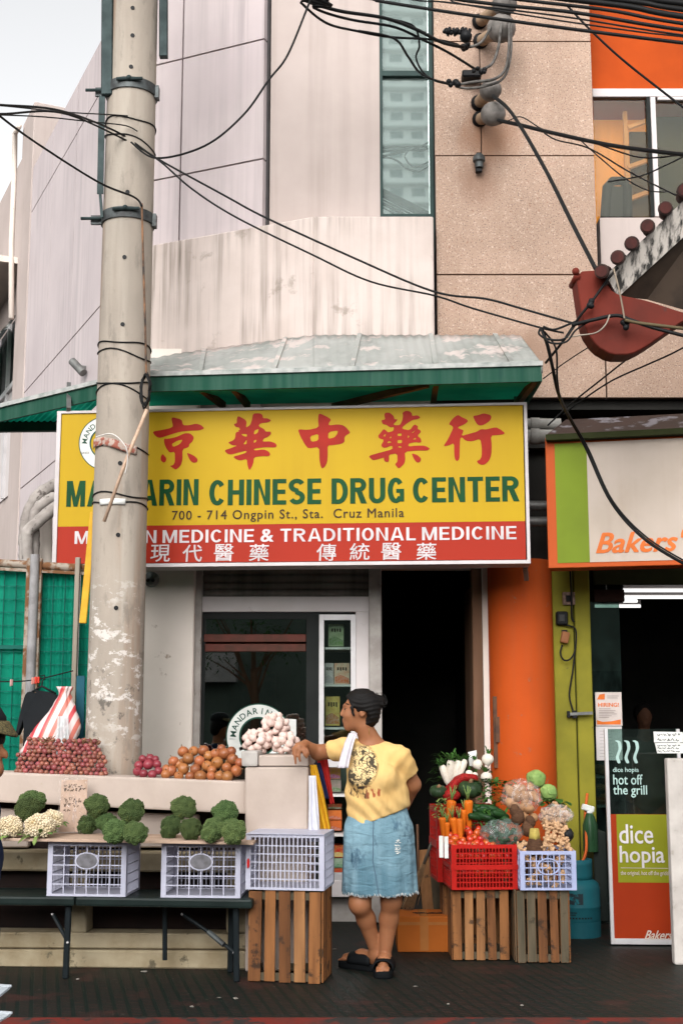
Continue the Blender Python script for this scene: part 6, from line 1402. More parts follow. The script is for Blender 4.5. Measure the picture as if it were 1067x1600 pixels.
M['garlic'] = mat('garlic skin', (.68, .52, .46), (.58, .42, .37), .55, 14, (3, 3, .8), rnd=.08, spots=((.48, .28, .24), 22, .68))
M['tomato'] = mat('tomato skin', (.48, .060, .012), (.40, .035, .009), .25, 6, rnd=.15, hue=.015, coat=.3, spec=.35)
M['carrot'] = mat('carrot', (.55, .13, .010), (.46, .095, .009), .45, 30, (1, 1, 4), rnd=.1)
M['daikon'] = mat('white radish', (.68, .62, .54), (.60, .53, .43), .45, 12, rnd=.06)
M['squash'] = mat('dark squash', (.030, .055, .022), (.018, .034, .016), .4, 10, spots=((.10, .11, .04), 9, .64))
M['cabbage'] = mat('cabbage', (.26, .36, .11), (.15, .25, .07), .45, 9, spots=((.40, .45, .22), 14, .63))
M['potato'] = mat('potato', (.40, .22, .11), (.30, .155, .075), .75, 12, rnd=.2, spots=((.16, .08, .04), 25, .66))
M['ginger'] = mat('ginger', (.52, .33, .19), (.40, .23, .12), .7, 25, rnd=.15, spots=((.24, .12, .06), 30, .62), bump=.3, bs=90)
M['taro'] = mat('hairy taro', (.11, .055, .03), (.06, .03, .018), .9, 30, (1, 1, 5), bump=.8, bs=60, bd=.006, rnd=.15)
M['cucumber'] = mat('cucumber', (.018, .055, .016), (.012, .035, .012), .3, 18, rnd=.2)
M['root_tip'] = mat('dry root', (.22, .13, .07), rough=.9)
def knobs(q, s, k, a):
    d, _ = noise.voronoi(q*s); d2, _ = noise.voronoi(q*s*2.9+Vector((3, 1, 2))); return k*(.55-min(1, d[0])**2*1.6)+a*(.4-d2[0]**2*1.3)
def proto(name, label, cat, group): return thing(name, label, cat, (0, 0, 0), group)
PROTO = []
def florets(mb, r, R3, n, rl, k, rs, o):
    mb.ball((0, 0, .004), [x*.80 for x in R3], 3)
    for i in range(n):                                  # lobes over the dome, each beaded with small buds
        z = 1-1.55*(i+.5)/n; a = i*2.39996+r.uniform(-.2, .2); q = math.sqrt(max(0, 1-z*z)); dr = Vector((q*math.cos(a), q*math.sin(a), z)); g = r.uniform(.70, .86)
        c = Vector((dr.x*R3[0], dr.y*R3[1], dr.z*R3[2]))*g; L = rl*r.uniform(.8, 1.2); mb.ball(c, L*.9, 2)
        for m in range(k):
            zz = 1-1.25*(m+.5)/k; aa = m*2.39996; qq = math.sqrt(max(0, 1-zz*zz)); v = dr.to_track_quat('Z', 'Y') @ Vector((qq*math.cos(aa), qq*math.sin(aa), zz))
            mb.ball(c+v*L*r.uniform(.9, 1.04), rs*r.uniform(.8, 1.25), 1)
def mk_broc(seed, s=4):
    t = proto('broccoli', '', 'broccoli', 'heads of broccoli on the board'); mb = MB(); o = Vector((seed*3.1, seed, 0))
    florets(mb, random.Random(seed), (.064, .064, .054), 30, .0215, 34, .0050, o); mb.build('crown', M['broc'], t, smooth=True)
    mb = MB(); mb.tube([(0, 0, -.06), (0, 0, -.02)], [.020, .03], 12); mb.build('stalk', M['stalk'], t, smooth=40); return t
def rotz(a=None, tilt=.4): return (rnd.uniform(-tilt, tilt), rnd.uniform(-tilt, tilt), rnd.uniform(0, 6.28) if a is None else a)
BP = [mk_broc(k) for k in range(3)]
BL = [((50, 1254), 21, 7.36, 'broccoli head on top of the cauliflowers, rear of the two'), ((44, 1266), 19.5, 7.25, 'broccoli head on top of the cauliflowers, front of the two'),
 ((152, 1258), 18, 7.32, 'broccoli head topmost at the left of the middle cluster, beside the cardboard price tag'), ((138, 1287), 18, 0, 'dark broccoli head on the board just right of the cardboard price tag'), ((166, 1284), 15, 7.32, 'small broccoli head tucked at the back of the middle cluster'), ((206, 1268), 20, 7.28, 'large broccoli head topmost at the right of the middle cluster'), ((180, 1299), 18, 0, 'broccoli head at the front of the middle cluster, left of the front pair'), ((212, 1302), 18, 0, 'broccoli head at the front right of the middle cluster'),
 ((287, 1262), 20, 7.27, 'broccoli head balanced on top of the right cluster, left of the two tops'), ((267, 1293), 18, 0, 'dark broccoli head lowest left in the right cluster'), ((299, 1296), 17.5, 0, 'broccoli head lowest in the right cluster, second from its left'), ((352, 1269), 20, 7.25, 'yellowish broccoli head balanced on top of the right cluster, right of the two tops'), ((333, 1297), 19, 0, 'broccoli head lowest in the right cluster, third from its left'), ((366, 1300), 18.5, 0, 'yellowish broccoli head lowest right beside the white pillar')]
first = set()
def put(p0s, i, loc, rot, label, sc):
    sc = sc if hasattr(sc, '__len__') else (sc,)*3
    src = p0s[i % len(p0s)]
    if src.name not in first:
        first.add(src.name); src.location = loc; src.rotation_euler = rot; src['label'] = label; src.scale = sc; return src
    return dup(src, loc, rot, label, sc)
for i, ((x, y), r, Y, lab_) in enumerate(BL):
    if Y: p = at(x, y, Y)
    else:
        zc = board_z(at(x, y, 7.2).x)+r/2000*7.1*.86; p = atz(x, y, zc)
    put(BP, i, p, (R(rnd.uniform(48, 66)), rnd.uniform(-.3, .3), rnd.uniform(-.5, .5)), lab_, [r*7.1/2000/.0665*rnd.uniform(.86, 1.02) for _ in range(3)])
def leaf(mb, base, d, L, w, droop=.4, n=6, curl=.15, mi=0):
    d = Vector(d).normalized(); s = d.cross(Vector((0, 0, 1))); s = s.normalized() if s.length > .01 else Vector((1, 0, 0)); vs = []; 
    for i in range(n+1):
        t = i/n; c = base+d*L*t+Vector((0, 0, -droop*L*t*t)); ww = w*math.sin(math.pi*min(.97, .08+.85*t))*(.8+.3*math.sin(9*t))
        vs += [c-s*ww+Vector((0, 0, curl*ww)), c, c+s*ww+Vector((0, 0, curl*ww))]
    mb.add(vs, [(3*i+j, 3*i+j+1, 3*i+j+4, 3*i+j+3) for i in range(n) for j in (0, 1)], mi)
def mk_cauli(seed):
    t = proto('cauliflower', '', 'cauliflower', 'cauliflowers at the left end of the board'); mb = MB(); o = Vector((seed*5.3, 2, seed))
    florets(mb, random.Random(seed+9), (.066, .062, .054), 24, .024, 26, .0068, o); mb.build('curd', M['cauli'], t, smooth=True)
    mb = MB(); r = random.Random(seed)
    for k in range(11):
        a = k*2*math.pi/11+r.uniform(-.2, .2); leaf(mb, Vector((.045*math.cos(a), .045*math.sin(a), -.04)), (math.cos(a), math.sin(a), r.uniform(.2, 1.1)), r.uniform(.05, .085), .016, r.uniform(.2, .9))
    mb.build('leaves', [M['leafp']], t, smooth=True, solid=.002); return t
CP_ = [mk_cauli(k) for k in range(2)]
for i, ((x, y), r, Y, lab_) in enumerate((((17, 1293), 19, 7.2, 'cream cauliflower at the very left of the board'), ((63, 1292), 20.5, 7.18, 'cream cauliflower under the broccoli, right of the two in front'), ((82, 1281), 16, 7.30, 'smaller cauliflower half hidden behind, beside the cardboard price tag'))):
    put(CP_, i, at(x, y, Y), rotz(tilt=.3), lab_, r*7.1/2000/.068)
# bulbs of one lathe outline
def bulb(name, cat, group, m, prof, n=18, lobes=None, tip=None, root=True, tipm=None):
    t = proto(name, '', cat, group); mb = MB(); mb.lathe(prof, n=n, lobes=lobes); mb.build('bulb', m, t, smooth=True)
    if tip:
        mb = MB(); z = prof[-1][1]; mb.tube([(0, 0, z-.06), (tip*.1, 0, z+tip*.5), (tip*.3, tip*.1, z+tip)], [.13, .08, .03], 6); mb.build('neck', tipm or m, t, smooth=True)
    if root:
        mb = MB(); mb.lathe([(0, prof[0][1]-.05), (.13, prof[0][1]-.03), (.10, prof[0][1]+.05), (0, prof[0][1]+.06)], n=8); mb.build('root', M['root_tip'], t, smooth=True)
    return t
def arcp(n=9, top=.9, pw=1.0): return [(max(.001, math.sin(math.pi*i/n))**pw*1.0, -math.cos(math.pi*i/n)*top) for i in range(n+1)]
on = bulb('onion', 'onion', 'brown onions heaped on the stall wall', M['onion'], arcp(10, .92)[:-1]+[(.14, 1.02)], 20, tip=.45, tipm=M['root_tip'])
ro = bulb('red_onion', 'red onion', 'red onions in a bundle on the stall wall', M['red_onion'], arcp(10, .92)[:-1]+[(.10, 1.0)], 18, tip=.25)
sh = bulb('shallot', 'shallot', 'small red shallots heaped on the stall wall', M['shallot'], arcp(7, 1.02)[:-1]+[(.12, 1.12)], 10, root=False)
ga = bulb('garlic_bulb', 'garlic', 'garlic bulbs heaped on the pillar', M['garlic'], [(.12, -.85), (.6, -.78), (.95, -.4), (1.0, -.05), (.85, .35), (.5, .62), (.22, .85), (.14, 1.05)], 28, (7, .055), tip=.2)
def drop(src, p, r, label, tilt=1.2):
    return put([src], 0, p, rotz(tilt=tilt), label, r)
beamz = lambda x: PST.uv(x, 1203.5+(x+80)*17.5/464)[1]
oy = lambda x: g0.y-(at(x, 1215, 7.5).x-g0.x)*math.tan(R(4))      # front of the beam at pixel x
C5 = lambda x, y: (190+x*.2718, 1080+y*.2717)
ol = [(285,458,34),(330,488,28),(300,405,32),(385,388,35),(355,348,33),(357,447,34),(415,345,30),(450,402,33),(472,342,33),(500,372,30),(425,452,33),(395,492,28),(455,490,36),(492,430,32),(515,488,28),(550,412,36),(540,360,30),(592,360,36),(640,392,34),(605,440,30),(565,487,30),(608,492,34),(660,458,34),(678,412,28),(632,345,28),(262,450,30),(255,478,28),(330,420,28),(520,455,28),(575,330,26)]
for i, (x, y, r) in enumerate(ol):
    px_, py_ = C5(x, y); Y = oy(px_)+.05+max(0, (490-y))/150*.11+rnd.uniform(-.01, .01)
    drop(on, at(px_, py_, Y), r*.2718*7.5/2000, 'shiny brown onion in the heap at the right end of the stall wall')
for i in range(10):
    px_, py_ = C5(rnd.uniform(290, 660), rnd.uniform(400, 490)); drop(on, at(px_, py_, oy(px_)+.16), .033, 'shiny brown onion in the heap at the right end of the stall wall')
for i, (x, y, r) in enumerate(((100,428,28),(155,422,32),(205,422,26),(128,475,26),(178,478,26),(214,458,24),(122,390,24),(165,385,26),(92,462,26),(196,392,22))):
    px_, py_ = C5(x, y); drop(ro, at(px_, py_, oy(px_)+.05+max(0, 478-y)/150*.10), r*.2718*7.5/2000, 'dark red onion in the small bundle right of the pole')
ns = 0; row = 0; y = 1207.0
while y > 1150:
    if y > 1180: x0, x1 = 26+(1207-y)*.15, 172-(1207-y)*.35
    else: x0, x1 = 43+(1180-y)*.12, 160-(1180-y)*.2
    x = x0+(row % 2)*3.4
    while x < x1:
        top = 1150+5*(abs(math.sin((x-40)/38)) < .35)+(4 if abs(x-100) < 7 else 0)
        if y > top+2 or y > 1180:
            Y = oy(x)+.035+(1207-y)/57*.15+rnd.uniform(-.012, .012)+.04*((abs(x-100)/73)**3)
            drop(sh, at(x+rnd.uniform(-1.2, 1.2), y+rnd.uniform(-1.2, 1.2)+(x-100)*.035, Y), rnd.uniform(.0138, .0172), 'small red shallot in the heap at the left end of the stall wall', 3); ns += 1
        x += 7.8
    y -= 6.2; row += 1
for i, (x, y) in enumerate(((75, 1153), (128, 1156), (147, 1156))):
    mb = MB(); p = at(x, y, oy(x)+.17)
    for k in range(22): mb.tube([p+Vector((rnd.gauss(0, .014), rnd.gauss(0, .014), -.03)), p+Vector((rnd.gauss(0, .03), rnd.gauss(0, .02), rnd.uniform(-.012, .012)))], .003, 4)
    tag(mb.build('dried_tops', M['root_tip']), ('tuft of dried brown tops on the left shallot bundle', 'tuft of dried brown tops on the right shallot bundle, beside the pole', 'smaller dried tuft at the right end of the shallots')[i], 'dried tops', 'dried tops on the shallots')
def ellpack(cx, cy, rx, ry, Y, src, r, label, depth, seed=0):
    n = int(1.15*rx*ry/(r*2000/7.4)**2*1.7)
    for k in range(n):
        t = (k+.5)/n; f = 1-1.25*t                     # spiral over the front half of the clump
        a = k*2.39996; s = math.sqrt(max(0, 1-f*f)); f = max(f, -.2)
        p = at(cx+rx*.80*s*math.cos(a), cy-ry*.80*s*math.sin(a), Y-depth*max(0, f)*.8)
        drop(src, p, r*rnd.uniform(.88, 1.08), label, 1.0)
yp = PST.O.y+.02
for (cx, cy, rx, ry, dy, lab_) in ((402, 1157.5, 24, 19, .12, 'pinkish white garlic bulb in the left clump on the pillar'), (447, 1161, 22, 16.5, .10, 'pinkish white garlic bulb in the right clump on the pillar, by the hand'), (430, 1133, 22, 18.5, .14, 'pinkish white garlic bulb in the top clump on the pillar')):
    ellpack(cx, cy, rx, ry, yp+dy, ga, .0262, lab_, .09)
# cardboard price tag
PT = Plane(at(115, 1260, 7.44), 4)
t = thing('price_tag', 'brown cardboard price tag in crinkled plastic leaning between the cauliflower and broccoli', 'tag', at(115, 1300, 7.4))
mb = MB(); mb.prism([PT.uv(*p) for p in ((97, 1219), (137, 1218), (135, 1300), (92, 1300))], PT, -.006, 0); mb.build('board', mat('pinkish cardboard', (.50, .36, .28), (.40, .27, .19), .5, 9, bump=.4, bs=30), t)
mb = MB(); r = random.Random(2)
for (y, h) in ((1228, 6), (1234, 6)): scribble(mb, PT, 101, 132, y, h, int(y), .0015, 1.2)
for (y, h, a0, a1) in ((1250, 9, 102, 128), (1257, 8, 100, 126), (1266, 4, 100, 112)): scribble(mb, PT, a0, a1, y, h, int(y), .0015, 1.0)
mb.build('handwriting', M['ink_brown'], t)
mb = MB(); mb.grid(lambda u, v: PT.pt(*[a+(b-a)*q for a, b, q in ((PT.uv(92, 1260)[0], PT.uv(138, 1260)[0], u), (PT.uv(115, 1301)[1], PT.uv(115, 1216)[1], v))], off=.006+.006*noise.noise(Vector((u*9, v*14, 3)))), 30, 40); mb.build('plastic_wrap', film('crinkled wrap', (.6, .5, .45), .06), t, smooth=True)
# ---------------- right hand stall
tm = proto('tomato', '', 'tomato', 'tomatoes in the red crate'); mb = MB(); mb.lathe([(.001, -.78)]+[(math.sin(math.pi*i/9), -.8*math.cos(math.pi*i/9)) for i in range(1, 8)]+[(.35, .74), (.12, .66), (.001, .64)], n=18, lobes=(5, .02)); mb.build('fruit', M['tomato'], tm, smooth=True)
mb = MB(); [leaf(mb, Vector((0, 0, .68)), (math.cos(a), math.sin(a), .3), .4, .06, .3, 3) for a in [k*1.256 for k in range(5)]]; mb.build('calyx', M['leafg'], tm)
zt1_ = h2+.003+hr
yt = a2.y+.02
C6 = lambda x, y: (660+x*.2437, 1140+y*.2437)
tl = [(200,745),(240,735),(295,738),(345,730),(405,730),(205,705),(255,712),(305,700),(372,705),(238,675),(300,665),(400,680),(350,665),(285,640),(358,640),(330,690),(215,690),(450,745),(180,725),(270,735),(180,680),(325,742),(375,742),(425,745)]
for i, (x, y) in enumerate(tl):
    px_, py_ = C6(x, y); drop(tm, at(px_, py_, yt+.02+(745-y)/110*.16), rnd.uniform(.022, .027), 'ripe orange-red tomato piled in the front red crate', 1.5)
for z in (.35, .72):
    for k in range(8):
        p = Vector((r0.x+.04+(r1.x-r0.x-.08)*k/7, yt+.01, h2+hr*z)); drop(tm, p+Vector((0, rnd.uniform(0, .03), 0)), .024, 'tomato glimpsed through the slots of the front red crate', 1.5)
cr = proto('carrot', '', 'carrot', 'carrots standing in the red crate'); mb = MB(); mb.lathe([(.001, -1), (.05, -.97), (.10, -.6), (.145, -.1), (.165, .1), (.15, .17), (.06, .2), (.001, .2)], n=14); mb.build('root', M['carrot'], cr, smooth=True)
mb = MB(); [mb.tube([(0, 0, .18), (.05*math.cos(a), .05*math.sin(a), .4), (.13*math.cos(a), .13*math.sin(a), .62+.1*math.sin(3*a))], [.03, .022, .01], 5) for a in [k*.9 for k in range(7)]]; mb.build('stalks', M['leafp'], cr, smooth=True)
for i, ((x, y, L), lab_) in enumerate(zip(((182, 490, .18), (292, 490, .18), (197, 595, .14), (236, 600, .14), (128, 590, .13), (156, 620, .12), (262, 540, .13)), ('tall carrot standing at the back left of the carrots', 'tall carrot with upright green tops, rightmost of the carrots', 'carrot in the middle of the front row, left of its neighbour', 'carrot in the middle of the front row with green stalks, right of its neighbour', 'carrot at the far left against the side of the red crate', 'short carrot in front at the left above the white cards', 'carrot half hidden between the tall right one and the front row'))):
    px_, py_ = C6(x, y); p = at(px_, py_, yt+.10+(.06 if y < 560 else 0)); put([cr], 0, p, (rnd.uniform(-.12, .12), rnd.uniform(-.15, .15), rnd.uniform(0, 6)), lab_, L)
yb_ = a2.y+.40
dk = proto('white_radish', '', 'radish', 'long white radishes'); mb = MB(); mb.lathe([(.001, -1), (.10, -.93), (.19, -.6), (.215, -.1), (.19, .2), (.12, .3), (.05, .33), (.001, .33)], n=16); mb.build('root', M['daikon'], dk, smooth=True)
mb = MB(); r = random.Random(8)
for k in range(16): a = k*2.4; leaf(mb, Vector((.05*math.cos(a), .05*math.sin(a), .25)), (math.cos(a), math.sin(a), r.uniform(.9, 2.6)), r.uniform(.45, .85), .075, r.uniform(.1, .6))
mb.build('leaves', M['leafg'], dk, smooth=True)
for i, ((x, y, L, ti), lab_) in enumerate(zip(((135, 262, .115, -.35), (180, 235, .13, -.2), (225, 238, .13, -.12), (262, 222, .10, -.35)), ('long white radish, leftmost of the upright four by the doorway', 'long white radish, second from left of the upright four', 'long white radish, third from left of the upright four', 'slimmer long white radish, rightmost of the upright four'))):
    px_, py_ = C6(x, y); put([dk], 0, at(px_, py_, yb_+.05), (.1, ti, i), lab_, L)
tn = proto('turnip', '', 'turnip', 'round white turnips'); mb = MB(); mb.lathe([(.001, -1.15), (.12, -1.08), (.55, -.8), (.92, -.35), (1, .05), (.85, .5), (.5, .78), (.15, .86), (.001, .86)], n=20); mb.build('root', M['daikon'], tn, smooth=True)
mb = MB(); r = random.Random(9)
for k in range(9): a = k*2.4; leaf(mb, Vector((.1*math.cos(a), .1*math.sin(a), .8)), (math.cos(a), math.sin(a), r.uniform(1.2, 3)), r.uniform(1.2, 2.2), .22, r.uniform(.1, .5))
mb.build('leaves', M['leafg'], tn, smooth=True)
for i, ((x, y, r_), lab_) in enumerate(zip(((350, 222, 35), (417, 190, 40), (408, 305, 38), (298, 280, 24), (335, 290, 20)), ('round white turnip under the white card, left of the highest one', 'highest round white turnip with leaves against the orange column', 'round white turnip below the highest one, above the leafy greens', 'small turnip lying between the radishes and the round turnips', 'small yellowish turnip just left of the lowest round one'))):
    px_, py_ = C6(x, y); put([tn], 0, at(px_, py_, yb_+.08-.05*(y > 270)), (rnd.uniform(-.4, .4), rnd.uniform(-.4, .4), i*2), lab_, r_*.2437*7.9/2000)
mb = MB()
for k in range(60): px_, py_ = C6(rnd.uniform(300, 460), rnd.uniform(230, 360)); q_ = rnd.uniform(0, 6.28); leaf(mb, at(px_, py_, yb_+.13+rnd.uniform(0, .06)), (math.cos(q_), math.sin(q_)*.6, rnd.uniform(-.2, 1)), rnd.uniform(.03, .07), .011, .3)
tag(mb.build('turnip_greens', M['leafg'], smooth=True), 'tangled green tops behind the round white turnips', 'greens')
mb = MB(); P = Plane(at(737, 1185, yb_+.12), -8); mb.prism([P.uv(*p) for p in ((731, 1175), (744, 1172), (746, 1196), (733, 1197))], P, -.003, 0); tag(mb.build('price_card', M['sticker']), 'small white card standing among the round turnips', 'card')
mb = MB()
for k in range(90): a = rnd.uniform(0, 6.28); px_, py_ = C6(rnd.uniform(60, 190), rnd.uniform(150, 340)); leaf(mb, at(px_, py_, yb_+.06+rnd.uniform(0, .08)), (math.cos(a), math.sin(a)*.5, rnd.uniform(-.3, 1)), rnd.uniform(.03, .06), .010, .4)
tag(mb.build('leafy_greens', M['leafg'], smooth=True), 'dark leafy greens hanging at the left of the long radishes', 'greens')
mb = MB(); tor = [at(*C6(150+200*t+12*math.sin(9*t), 400-95*math.sin(min(1, t*1.5)*1.57)+30*max(0, t-.6)), yb_-.02) for t in [k/5 for k in range(6)]]; mb.tube(tor, [.028, .034, .033, .029, .03, .022], 18); mb.ball(at(*C6(180, 420), yb_-.04), (.055, .045, .04), 3)
for v in mb.v: v += Vector((noise.noise(v*40), noise.noise(v*40+Vector((5, 0, 0))), noise.noise(v*40+Vector((0, 5, 0)))))*.016
tag(mb.build('red_net_bag', mat('red netting', (.30, .014, .012), (.19, .009, .008), .6, 90, lo=.45, hi=.55, bump=.8, bs=150), smooth=True), 'rumpled red net bag draped round the squash under the radishes', 'bag')
for i, (x, y, r_, lab_) in enumerate(((305, 375, 80, 'dark green ribbed squash in the middle behind the carrots'), (100, 395, 55, 'dark green squash at the far left by the doorway'))):
    t = thing('squash', lab_, 'squash', at(*C6(x, y), yb_-.03), 'dark green squashes'); px_, py_ = C6(x, y); p = at(px_, py_, yb_-.03); rr = r_*.2437*7.9/2000
    mb = MB(); mb.lathe([(.001, -.62), (.5, -.66), (.9, -.4), (1, 0), (.9, .4), (.5, .62), (.2, .52), (.001, .45)], n=60, lobes=(10, .04), rot=Matrix.Rotation(.35, 3, 'X')); mb.v = [p+v*rr for v in mb.v]; mb.build('fruit', M['squash'], t, smooth=True)
    mb = MB(); mb.tube([p+Vector((0, -.01, rr*.4)), p+Vector((.01, -.02, rr*.7))], [.016, .011], 8); mb.build('stem', M['root_tip'], t, smooth=True)
mb = MB()
for k in range(130): px_, py_ = C6(rnd.uniform(350, 560), rnd.uniform(320, 450)); a = rnd.uniform(0, 6.28); leaf(mb, at(px_, py_, yb_-.10+rnd.uniform(0, .12)), (math.cos(a), math.sin(a)*.6-.3, rnd.uniform(-.1, .8)), rnd.uniform(.03, .075), .016, .4)
tag(mb.build('leafy_greens', M['leafg'], smooth=True), 'bunch of leafy greens between the turnips and the potato bag', 'greens')
for i, (x, y, dx, dy) in enumerate(((330, 520, 60, 22), (360, 500, 70, 10), (400, 525, 60, 20), (440, 540, 50, 26), (470, 520, 60, 24), (500, 545, 55, 20), (430, 505, 60, 12), (340, 560, 50, 12), (420, 575, 55, 16), (520, 570, 40, 20), (385, 555, 55, 14))):
    px_, py_ = C6(x, y); c = at(px_, py_, yt+.20-.05*(y > 540)); d = Vector((dx*.2437*7.8/2000, rnd.uniform(-.03, .03), -dy*.2437*7.8/2000)); mb = MB()
    mb.tube([c-d, c-d*.85, c-d*.3, c+d*.3, c+d*.85, c+d], [.006, .016, .021, .021, .016, .006], 12); tag(mb.build('cucumber', M['cucumber'], smooth=True), 'dark green cucumber heaped behind the tomatoes', 'cucumber', 'cucumbers heaped behind the tomatoes')
def bag(label, cx, cy, rx, ry, Y, dens=.12, c=(.7, .72, .7), dep=.09, seed=0, tuck=True):
    p = at(cx, cy, Y); k = 7.8/2000
    def fn(u, v):
        a = 2*math.pi*u; ph = math.pi*(v*.92+.04); o = Vector((math.cos(a)*math.sin(ph), math.sin(a)*math.sin(ph), math.cos(ph)))
        s_ = 1+.16*noise.noise(o*2.3+Vector((seed, 0, 0)))+.07*noise.noise(o*6+Vector((0, seed, 0)))+.03*noise.noise(o*15)
        return p+Vector((o.x*rx*k*s_, o.y*dep*s_, o.z*ry*k*s_))
    mb = MB(); mb.grid(fn, 48, 30); return tag(mb.build('plastic_bag', film('clear bag', c, dens), smooth=True), label, 'bag', 'clear plastic bags of vegetables')
bag('clear plastic bag of small green vegetables right of the tomatoes', *C6(505, 660), 32, 20, yt+.05, .22, (.20, .26, .23), .07, 1)
for k in range(26):
    px_, py_ = C6(rnd.uniform(420, 600), rnd.uniform(640, 735)); mb = MB(); mb.ball(at(px_, py_, yt+.05+rnd.uniform(-.02, .04)), (.017, .012, .013), 2, Matrix.Rotation(rnd.uniform(0, 3), 3, 'Y')); tag(mb.build('green_lime', M['cucumber'], smooth=True), 'small dark green fruit inside the clear bag right of the tomatoes', 'lime', 'green fruit in a clear bag')
po = proto('potato', '', 'potato', 'potatoes in the clear bag'); mb = MB(); mb.ball((0, 0, 0), (1.15, .9, .85), 3, disp=lambda q: .16*noise.noise(q*1.6)); mb.build('tuber', M['potato'], po, smooth=True)
pl_ = [(560,400,38),(600,420,42),(650,430,38),(700,420,40),(690,365,30),(600,375,30),(680,505,40),(640,500,34),(560,470,40),(710,565,34),(655,555,32),(580,430,30),(720,440,28),(590,500,38),(615,560,40),(545,375,24),(640,380,30),(655,470,30)]
for i, (x, y, r_) in enumerate(pl_):
    px_, py_ = C6(x, y); put([po], 0, at(px_, py_, a3.y+.30-.06*(y > 480)+rnd.uniform(-.02, .02)), rotz(tilt=2), 'brown potato in the clear bag below the cabbages', r_*.2437*7.9/2000*.9)
bag('bulging clear plastic bag of potatoes below the cabbages', *C6(632, 430), 31, 26, a3.y+.30, .10, (.66, .56, .50), .11, 5)
for i, (x, y, r_) in enumerate(((610, 560, 46), (672, 635, 44), (590, 520, 36), (690, 590, 34))):
    px_, py_ = C6(x, y); mb = MB(); mb.ball(at(px_, py_, a3.y+.15), (r_*.00095*.9, r_*.0009*.9, r_*.00095*1.15), 3, Matrix.Rotation(rnd.uniform(-.6, .6), 3, 'Y'), disp=lambda q: .1*noise.noise(q*2)+.05*math.sin(q.z*22)); tag(mb.build('taro', M['taro'], smooth=True), ('hairy brown taro under the potato bag, upper left of four', 'hairy brown taro above the bamboo shoot, lowest of four', 'hairy brown taro half hidden beside the cucumbers', 'hairy brown taro beside the ginger, rightmost of four')[i], 'taro', 'hairy taro roots')
t = thing('bamboo_shoot', 'brown shoot with a cut yellow top standing at the left of the pale blue crate', 'shoot', at(*C6(715, 760), a3.y+.06))
mb = MB(); p = at(*C6(718, 730), a3.y+.07); k = 7.6/2000*.2437
mb.lathe([(.001, -80*k), (62*k, -60*k), (58*k, -25*k), (44*k, 10*k), (36*k, 30*k), (.001, 32*k)], p, 24, lobes=(6, .04)); mb.build('base', M['taro'], t, smooth=True)
mb = MB(); mb.lathe([(34*k, 25*k), (30*k, 60*k), (26*k, 90*k), (22*k, 94*k), (.001, 88*k)], p, 20, lobes=(4, .12)); mb.build('cut_top', mat('cut shoot', (.46, .36, .09), (.30, .22, .06), .6, 20), t, smooth=True)
def mk_ginger(seed):
    r = random.Random(seed); S_ = Sdf((-1.6, -1.2, -1.2), (1.6, 1.2, 1.2), .075); p = Vector((-.8, 0, 0)); pts = [p]
    for k in range(4):
        q = p+Vector((.45, r.uniform(-.2, .2), r.uniform(-.25, .25))); S_.cap(p, q, r.uniform(.26, .34), r.uniform(.24, .32), .08)
        for _ in range(2):
            a = r.uniform(0, 6.28); e = q+Vector((r.uniform(-.15, .15), math.cos(a)*.55, math.sin(a)*.55)); S_.cap(q, e, .22, r.uniform(.15, .22), .08)
        p = q
    t = proto('ginger_root', '', 'ginger', 'ginger roots piled on and in the pale blue crate'); o = S_.obj('root', M['ginger'], t); return t
GP = [mk_ginger(k) for k in range(3)]
gl_ = [(800,620),(840,600),(880,655),(910,660),(800,670),(850,660),(830,710),(880,720),(920,720),(790,720),(930,765),(880,770),(830,765),(905,690),(860,625),(790,600),(780,775),(660,740),(645,770),(905,640)]
for i, (x, y) in enumerate(gl_):
    px_, py_ = C6(x, y); put(GP, i, at(px_, py_, a3.y+.03+(775-y)/170*.12+rnd.uniform(0, .03)), rotz(tilt=2.5), 'knobbly pale ginger root in the pile on the pale blue crate', rnd.uniform(.034, .044))
for i in range(16):
    put(GP, i, Vector((rnd.uniform(q0.x+.04, q1.x-.04), a3.y+rnd.uniform(.01, .06), h3+.04+rnd.uniform(0, hb-.06))), rotz(tilt=2.5), 'knobbly ginger root seen through the bars of the pale blue crate', rnd.uniform(.03, .038))
for i in range(16):
    px_, py_ = C6(rnd.uniform(770, 945), rnd.uniform(500, 610)); put(GP, i, at(px_, py_, a3.y+.22), rotz(tilt=2.5), 'pale ginger root in the clear bag right of the potatoes', rnd.uniform(.03, .04))
bag('clear plastic bag of pale roots at the right, above the ginger', *C6(855, 550), 26, 17, a3.y+.22, .16, (.70, .62, .58), .09, 9)
def mk_cab(label, x, y, r_, Y):
    px_, py_ = C6(x, y); p = at(px_, py_, Y); rr = r_*.2437*7.9/2000; t = thing('cabbage', label, 'cabbage', p, 'green cabbages')
    mb = MB(); mb.ball(p, rr*.95, 4, disp=lambda q: .05*noise.noise(q*2.2)); mb.build('heart', M['cabbage'], t, smooth=True)
    mb = MB(); r = random.Random(int(x))
    for k in range(5):
        ax = Vector((r.uniform(-1, 1), r.uniform(-1, .2), r.uniform(-.2, 1))).normalized(); rot = ax.to_track_quat('Z', 'Y').to_matrix(); tw = r.uniform(0, 6)
        def fn(u, v):
            a = 2*math.pi*u+tw; th = 1.05*v; R_ = rr*(1.0+.05*math.sin(5*a)*v*v+.03*v+.012*k); return p+rot @ Vector((R_*math.sin(th)*math.cos(a)*(1+.15*math.sin(a)), R_*math.sin(th)*math.sin(a), R_*math.cos(th)))
        mb.grid(fn, 28, 8)
    mb.build('outer_leaves', M['cabbage'], t, smooth=True, solid=.002); return t
mk_cab('upper green cabbage in front of the orange column', 725, 322, 60, yb_+.05)
mk_cab('lower green cabbage at the right beside the olive pilaster', 805, 408, 54, yb_)
mb = MB()
